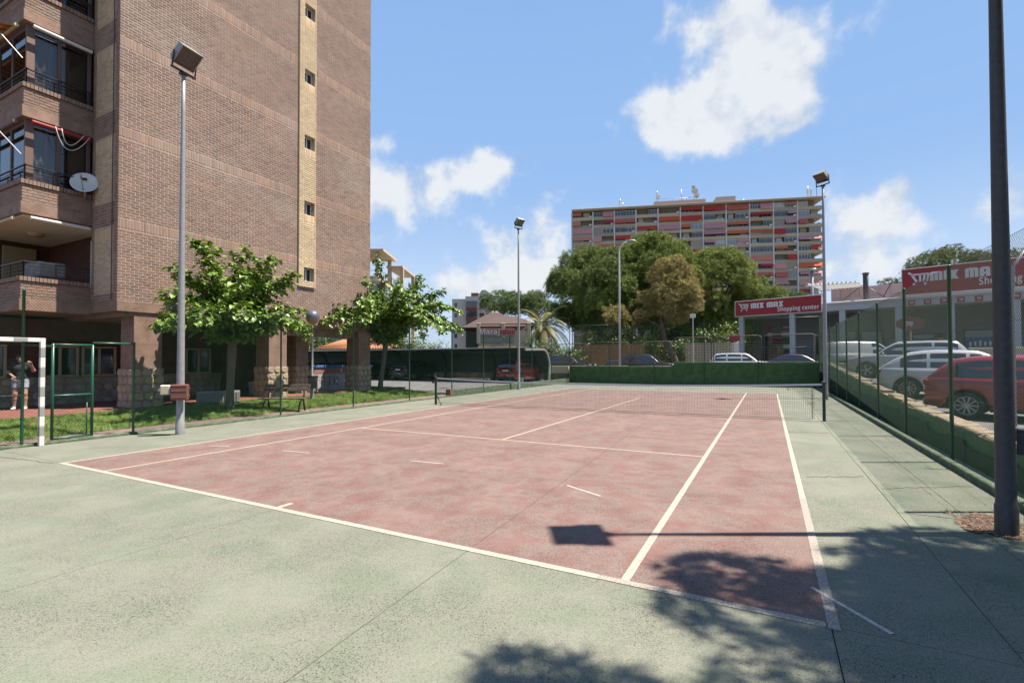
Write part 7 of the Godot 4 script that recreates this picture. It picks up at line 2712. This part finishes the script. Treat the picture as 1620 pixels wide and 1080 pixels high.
func plants() -> void:
	rng.seed = 500
	shared.tuft = tuft(26, 0.24, 0.42, 0.013)
	mulberry("left mulberry tree, in front of the brick wall beside the floodlight pole", Vector3(-10.4, 0.12, 5.9), 5.4, 2.8, Vector3(0.12, 0, 0), 31, 36)
	mulberry("right mulberry tree, leaning trunk, reaching past the right edge of the brick wall", Vector3(-12.4, 0.2, -3.2), 6.3, 4.8, Vector3(-0.15, 0.25, -0.55), 36, 50)
	var dark := Color(0.122, 0.174, 0.033)
	pine("pine_tree", "big dark green pine at the left of the group behind the street", Vector3(-11.6, 0.7, -38.5), Vector3(-0.6, 8.6, 0.8), Vector3(4.6, 4.6, 4.4), 70, Vector2(1.2, 1.8), dark, 201, 0.34, 110.0, -0.8)
	pine("pine_tree", "tallest rounded pine in the middle of the group behind the street lamp", Vector3(-6.6, 0.7, -42.0), Vector3(0.0, 9.6, 0.0), Vector3(5.0, 5.0, 4.2), 80, Vector2(1.2, 1.9), Color(0.150, 0.198, 0.034), 202, 0.36, 110.0, -0.8)
	pine("pine_tree", "green pine right of the brown one, in front of the slab of flats", Vector3(-0.4, 0.7, -45.0), Vector3(0.2, 8.4, 0.0), Vector3(4.3, 4.8, 3.6), 64, Vector2(1.1, 1.7), Color(0.160, 0.205, 0.034), 203, 0.32, 110.0, -0.8)
	pine("pine_tree", "lower spreading pine right of the group, above the red sign's left post", Vector3(3.4, 0.7, -46.5), Vector3(0.3, 7.0, 0.0), Vector3(2.6, 3.0, 2.4), 30, Vector2(0.9, 1.4), Color(0.140, 0.190, 0.034), 204, 0.26, 110.0, -0.8)
	# brown withering pine with a leaning trunk
	rng.seed = 210
	var t := thing("pine_tree", "withering yellow brown pine with a leaning pale trunk in front of the green pines", "tree", Vector3(-2.8, 0.6, -34.4))
	var s := S(true)
	tube(s, [Vector3(0.15, -0.3, 0), Vector3(-0.25, 1.2, 0.1), Vector3(-1.1, 3.0, 0.4), Vector3(-1.5, 5.2, 0.5), Vector3(-0.8, 8.2, 0.3)], [0.34, 0.29, 0.24, 0.2, 0.10], 12)
	tube(s, [Vector3(-1.3, 4.2, 0.4), Vector3(-3.2, 5.4, 1.0), Vector3(-4.6, 5.6, 1.2)], [0.13, 0.08, 0.03], 6)
	tube(s, [Vector3(-1.4, 4.6, 0.4), Vector3(0.6, 5.8, 0.4), Vector3(1.8, 6.0, 0.6)], [0.12, 0.07, 0.03], 6)
	obj("trunk", s, M.pine_bark, t)
	var list := crown_puffs(Vector3(-0.7, 7.9, 0.3), Vector3(2.1, 2.9, 2.0), 34, 0.45, 1.15, -0.9)
	list.append_array([[Vector3(1.3, 8.4, 0.4), 0.75], [Vector3(1.6, 7.2, 0.6), 0.9], [Vector3(-2.9, 7.4, 0.8), 0.85], [Vector3(-2.5, 6.1, 0.9), 0.7], [Vector3(0.2, 10.9, 0.3), 0.6], [Vector3(-1.5, 10.4, 0.5), 0.65], [Vector3(1.9, 6.5, 0.5), 0.6]])
	list.append_array(crown_puffs(Vector3(-4.8, 5.4, 1.2), Vector3(1.9, 0.9, 1.2), 10, 0.5, 0.8))
	list.append_array(crown_puffs(Vector3(1.6, 5.9, 0.6), Vector3(1.1, 0.8, 1.0), 8, 0.45, 0.75))
	puffs(t, list, 125.0, shared.tuft, Color(0.265, 0.225, 0.080), 0.85, 0.3, -0.8)
	# pines farther off
	pine("umbrella_pine", "broad umbrella pine far behind the restaurant, left one", Vector3(-33.5, 0.5, -54.5), Vector3(0, 10.2, 0), Vector3(3.6, 1.8, 3.4), 22, Vector2(1.1, 1.5), Color(0.085, 0.145, 0.036), 221, 0.3, 80.0)
	pine("umbrella_pine", "broad umbrella pine far behind the restaurant, right one beside the palm", Vector3(-28.6, 0.5, -57.0), Vector3(0, 9.4, 0), Vector3(3.4, 2.4, 3.2), 22, Vector2(1.1, 1.5), Color(0.085, 0.138, 0.036), 222, 0.3, 80.0)
	pine("pine_tree", "rounded pine far away above the second red sign", Vector3(29.4, 6.0, -81.0), Vector3(0, 9.6, 0), Vector3(4.2, 2.4, 3.6), 24, Vector2(1.3, 1.8), Color(0.095, 0.125, 0.032), 223, 0.35, 60.0)
	pine("pine_tree", "lower pine far away at the right edge above the second red sign", Vector3(36.2, 6.0, -79.0), Vector3(0, 8.6, 0), Vector3(5.2, 2.2, 3.6), 26, Vector2(1.3, 1.8), Color(0.100, 0.130, 0.032), 224, 0.35, 60.0)
	pine("small_tree", "small green tree top behind the arcade roof left of the second sign", Vector3(20.9, 4.0, -71.5), Vector3(0, 7.6, 0), Vector3(1.5, 1.3, 1.4), 9, Vector2(0.7, 1.0), Color(0.095, 0.135, 0.040), 225, 0.2, 70.0)
	pine("small_tree", "round green tree behind the first red sign", Vector3(6.6, 1.0, -52.8), Vector3(0, 7.2, 0), Vector3(3.2, 1.2, 1.6), 14, Vector2(0.8, 1.1), Color(0.085, 0.140, 0.036), 226, 0.2, 70.0)
	# the tree behind the camera's right shoulder whose shade falls on the court
	rng.seed = 230
	t = thing("pine_tree", "pine outside the right fence whose shade falls on the near court corner", "tree", Vector3(11.2, 0.3, 9.6))
	s = S(true)
	tube(s, [Vector3(0, -0.4, 0), Vector3(-0.1, 3.0, 0), Vector3(-0.9, 6.2, -0.4)], [0.3, 0.24, 0.16], 10)
	obj("trunk", s, M.pine_bark, t)
	list = []
	for q in [[7.4, 10.0, 0.4], [7.8, 9.85, 0.45], [8.0, 10.3, 0.55], [8.5, 10.0, 0.6], [9.2, 9.6, 0.8], [10.0, 9.4, 0.9], [9.5, 9.0, 0.6], [11.0, 8.2, 0.9], [10.1, 10.8, 0.9], [12.0, 10.0, 1.0], [9.0, 8.5, 0.4], [9.0, 9.7, 0.6], [9.5, 8.3, 0.5], [9.6, 9.0, 0.8], [9.7, 10.0, 0.8], [10.4, 8.4, 0.8], [10.6, 9.4, 0.9], [10.5, 10.4, 0.8], [11.4, 8.8, 0.9], [9.0, 10.3, 0.5], [9.3, 10.9, 0.6], [10.2, 11.3, 0.8], [11.3, 10.6, 0.9], [9.0, 10.6, 0.8], [9.9, 10.8, 0.9], [10.8, 11.4, 1.0], [9.4, 11.5, 0.75], [11.6, 12.0, 1.2], [10.2, 12.2, 1.0], [9.2, 10.0, 0.8], [10.4, 9.9, 0.9], [11.6, 9.8, 1.1], [12.4, 11.2, 1.2]]:
		list.append([Vector3(q[0] - 11.2, 6.7 + R(-0.5, 0.6), q[1] - 9.6), q[2]])
	puffs(t, list, 420.0, shared.tuft, dark, 0.55, 0.25, -0.8)
	# the high, wide part of the crown
	list = []
	for q in crown_puffs(Vector3(2.2, 8.9, 2.6), Vector3(5.0, 2.6, 6.0), 95, 1.1, 1.6, -0.9):
		var w: Vector3 = q[0] + Vector3(11.2, 0.3, 9.6)
		if w.x - 0.41 * w.y > 5.6 + q[1] * 0.6 and w.z + 0.21 * w.y > 10.0 + q[1] * 0.6: list.append(q)
	puffs(t, list, 170.0, shared.tuft, dark, 0.9, 0.25, -0.8)
	rng.seed = 231
	t = thing("pine_tree", "second pine outside the right fence behind the camera, shading the near corner", "tree", Vector3(10.6, 0.3, 13.4))
	s = S(true)
	tube(s, [Vector3(0, -0.4, 0), Vector3(-0.2, 3.0, -0.2), Vector3(-1.0, 6.2, -0.4)], [0.3, 0.24, 0.16], 10)
	obj("trunk", s, M.pine_bark, t)
	list = []
	for q in [[6.8, 11.75, 0.3], [6.95, 12.2, 0.4], [7.4, 11.8, 0.45], [7.6, 12.3, 0.6], [8.0, 11.4, 0.4], [8.3, 12.0, 0.7], [8.6, 12.8, 0.8], [9.0, 11.3, 0.6], [9.2, 12.0, 0.8], [9.6, 12.9, 0.9], [10.0, 11.6, 0.9], [10.6, 12.6, 1.0], [11.2, 11.5, 1.0], [9.4, 10.9, 0.6], [10.4, 10.9, 0.8], [11.4, 13.4, 1.0], [8.2, 13.6, 0.8]]:
		list.append([Vector3(q[0] - 10.6, 6.7 + R(-0.4, 0.5), q[1] - 13.4), q[2]])
	puffs(t, list, 420.0, shared.tuft, dark, 0.55, 0.25, -0.8)
	for q in [[-11.0, "dark thicket of low pines behind the left pine trunks"], [-1.5, "dark thicket of low pines behind the right pine trunks"]]:
		pine("low_pines", q[1], Vector3(q[0], 0.7, -51.0), Vector3(0, 3.2, 0), Vector3(6.4, 3.4, 1.4), 40, Vector2(1.5, 2.0), Color(0.055, 0.080, 0.024), 240 + int(q[0]), 0.2, 70.0, -0.9)
	palm(Vector3(-16.0, 0.6, -31.8))
	norfolk(Vector3(16.4, 6.0, -69.0))
	# shrubs and hedges behind the carport, round the restaurant and under the pines
	var g := "shrubs behind the carport and the street"
	var shrubs := [
		[-26.5, -22.6, 2.6, 1.6, 1.5, 0, "shrub left of the restaurant wall, behind the carport"], [-23.4, -22.3, 2.2, 1.35, 1.2, 1, "light green shrub just left of the restaurant wall"], [-20.4, -23.6, 2.4, 1.0, 1.0, 0, "low shrub under the restaurant wall, left"],
		[-17.2, -24.6, 2.4, 1.05, 1.0, 1, "low shrub under the restaurant wall, right"], [-29.6, -23.4, 2.8, 2.0, 1.8, 1, "tall yellow green shrub behind the right mulberry"], [-33.4, -24.0, 3.0, 2.2, 2.0, 0, "big shrub behind the dark middle of the carport"],
		[-38.0, -24.5, 3.4, 2.6, 2.2, 0, "tall shrub seen between the brick pillars, right"], [-43.0, -24.0, 3.4, 2.7, 2.2, 1, "tall shrub seen between the brick pillars, left"], [-14.0, -27.8, 2.2, 1.5, 1.2, 0, "shrub below the palm"],
		[-9.6, -33.0, 2.4, 1.7, 1.4, 0, "shrub under the dark pine"], [-6.4, -34.6, 2.4, 1.9, 1.4, 1, "shrub behind the street lamp foot"], [-3.8, -36.6, 2.6, 1.6, 1.4, 0, "shrub behind the leaning trunk"], [0.2, -35.8, 2.2, 2.0, 1.4, 0, "shrub right of the brown pine"], [2.4, -38.2, 1.8, 2.3, 1.4, 1, "shrub behind the left post of the shop sign"],
		[-12.6, -31.2, 1.8, 1.3, 1.2, 1, "light shrub by the street wall left of the pines"]]
	var i := 0
	for q in shrubs:
		bush("shrub", q[6], "shrub", Vector3(q[0], 0.55, q[1]), Vector3(q[2], q[3] * 1.2, q[4]), 2400, Color(0.070, 0.125, 0.030) if q[5] == 0 else Color(0.15, 0.20, 0.036), 300 + i, 0.22, g)
		i += 1
	bush("flowering_shrub", "shrub with red orange flowers below the palm", "shrub", Vector3(-15.2, 0.6, -29.4), Vector3(0.8, 1.6, 0.6), 420, Color(0.42, 0.055, 0.03), 330, 0.16)
	bush("tall_shrub", "pale feathery tree top between the umbrella pine and the palm", "tree", Vector3(-20.0, 0.6, -41.0), Vector3(2.0, 3.8, 1.6), 1400, Color(0.13, 0.14, 0.06), 331, 0.26)

func _ready() -> void:
	rng.seed = 1
	stage()
	materials()
	more_materials()
	ground()
	block()
	fences()
	far_buildings()
	slab_block()
	restaurant()
	shops()
	carport()
	plants()
	floodlights()
	net()
	street_things()
	lawn_things()
	rng.seed = 8
	cars()
	people()
	rng.seed = 9
	grass()
	litter_bits()
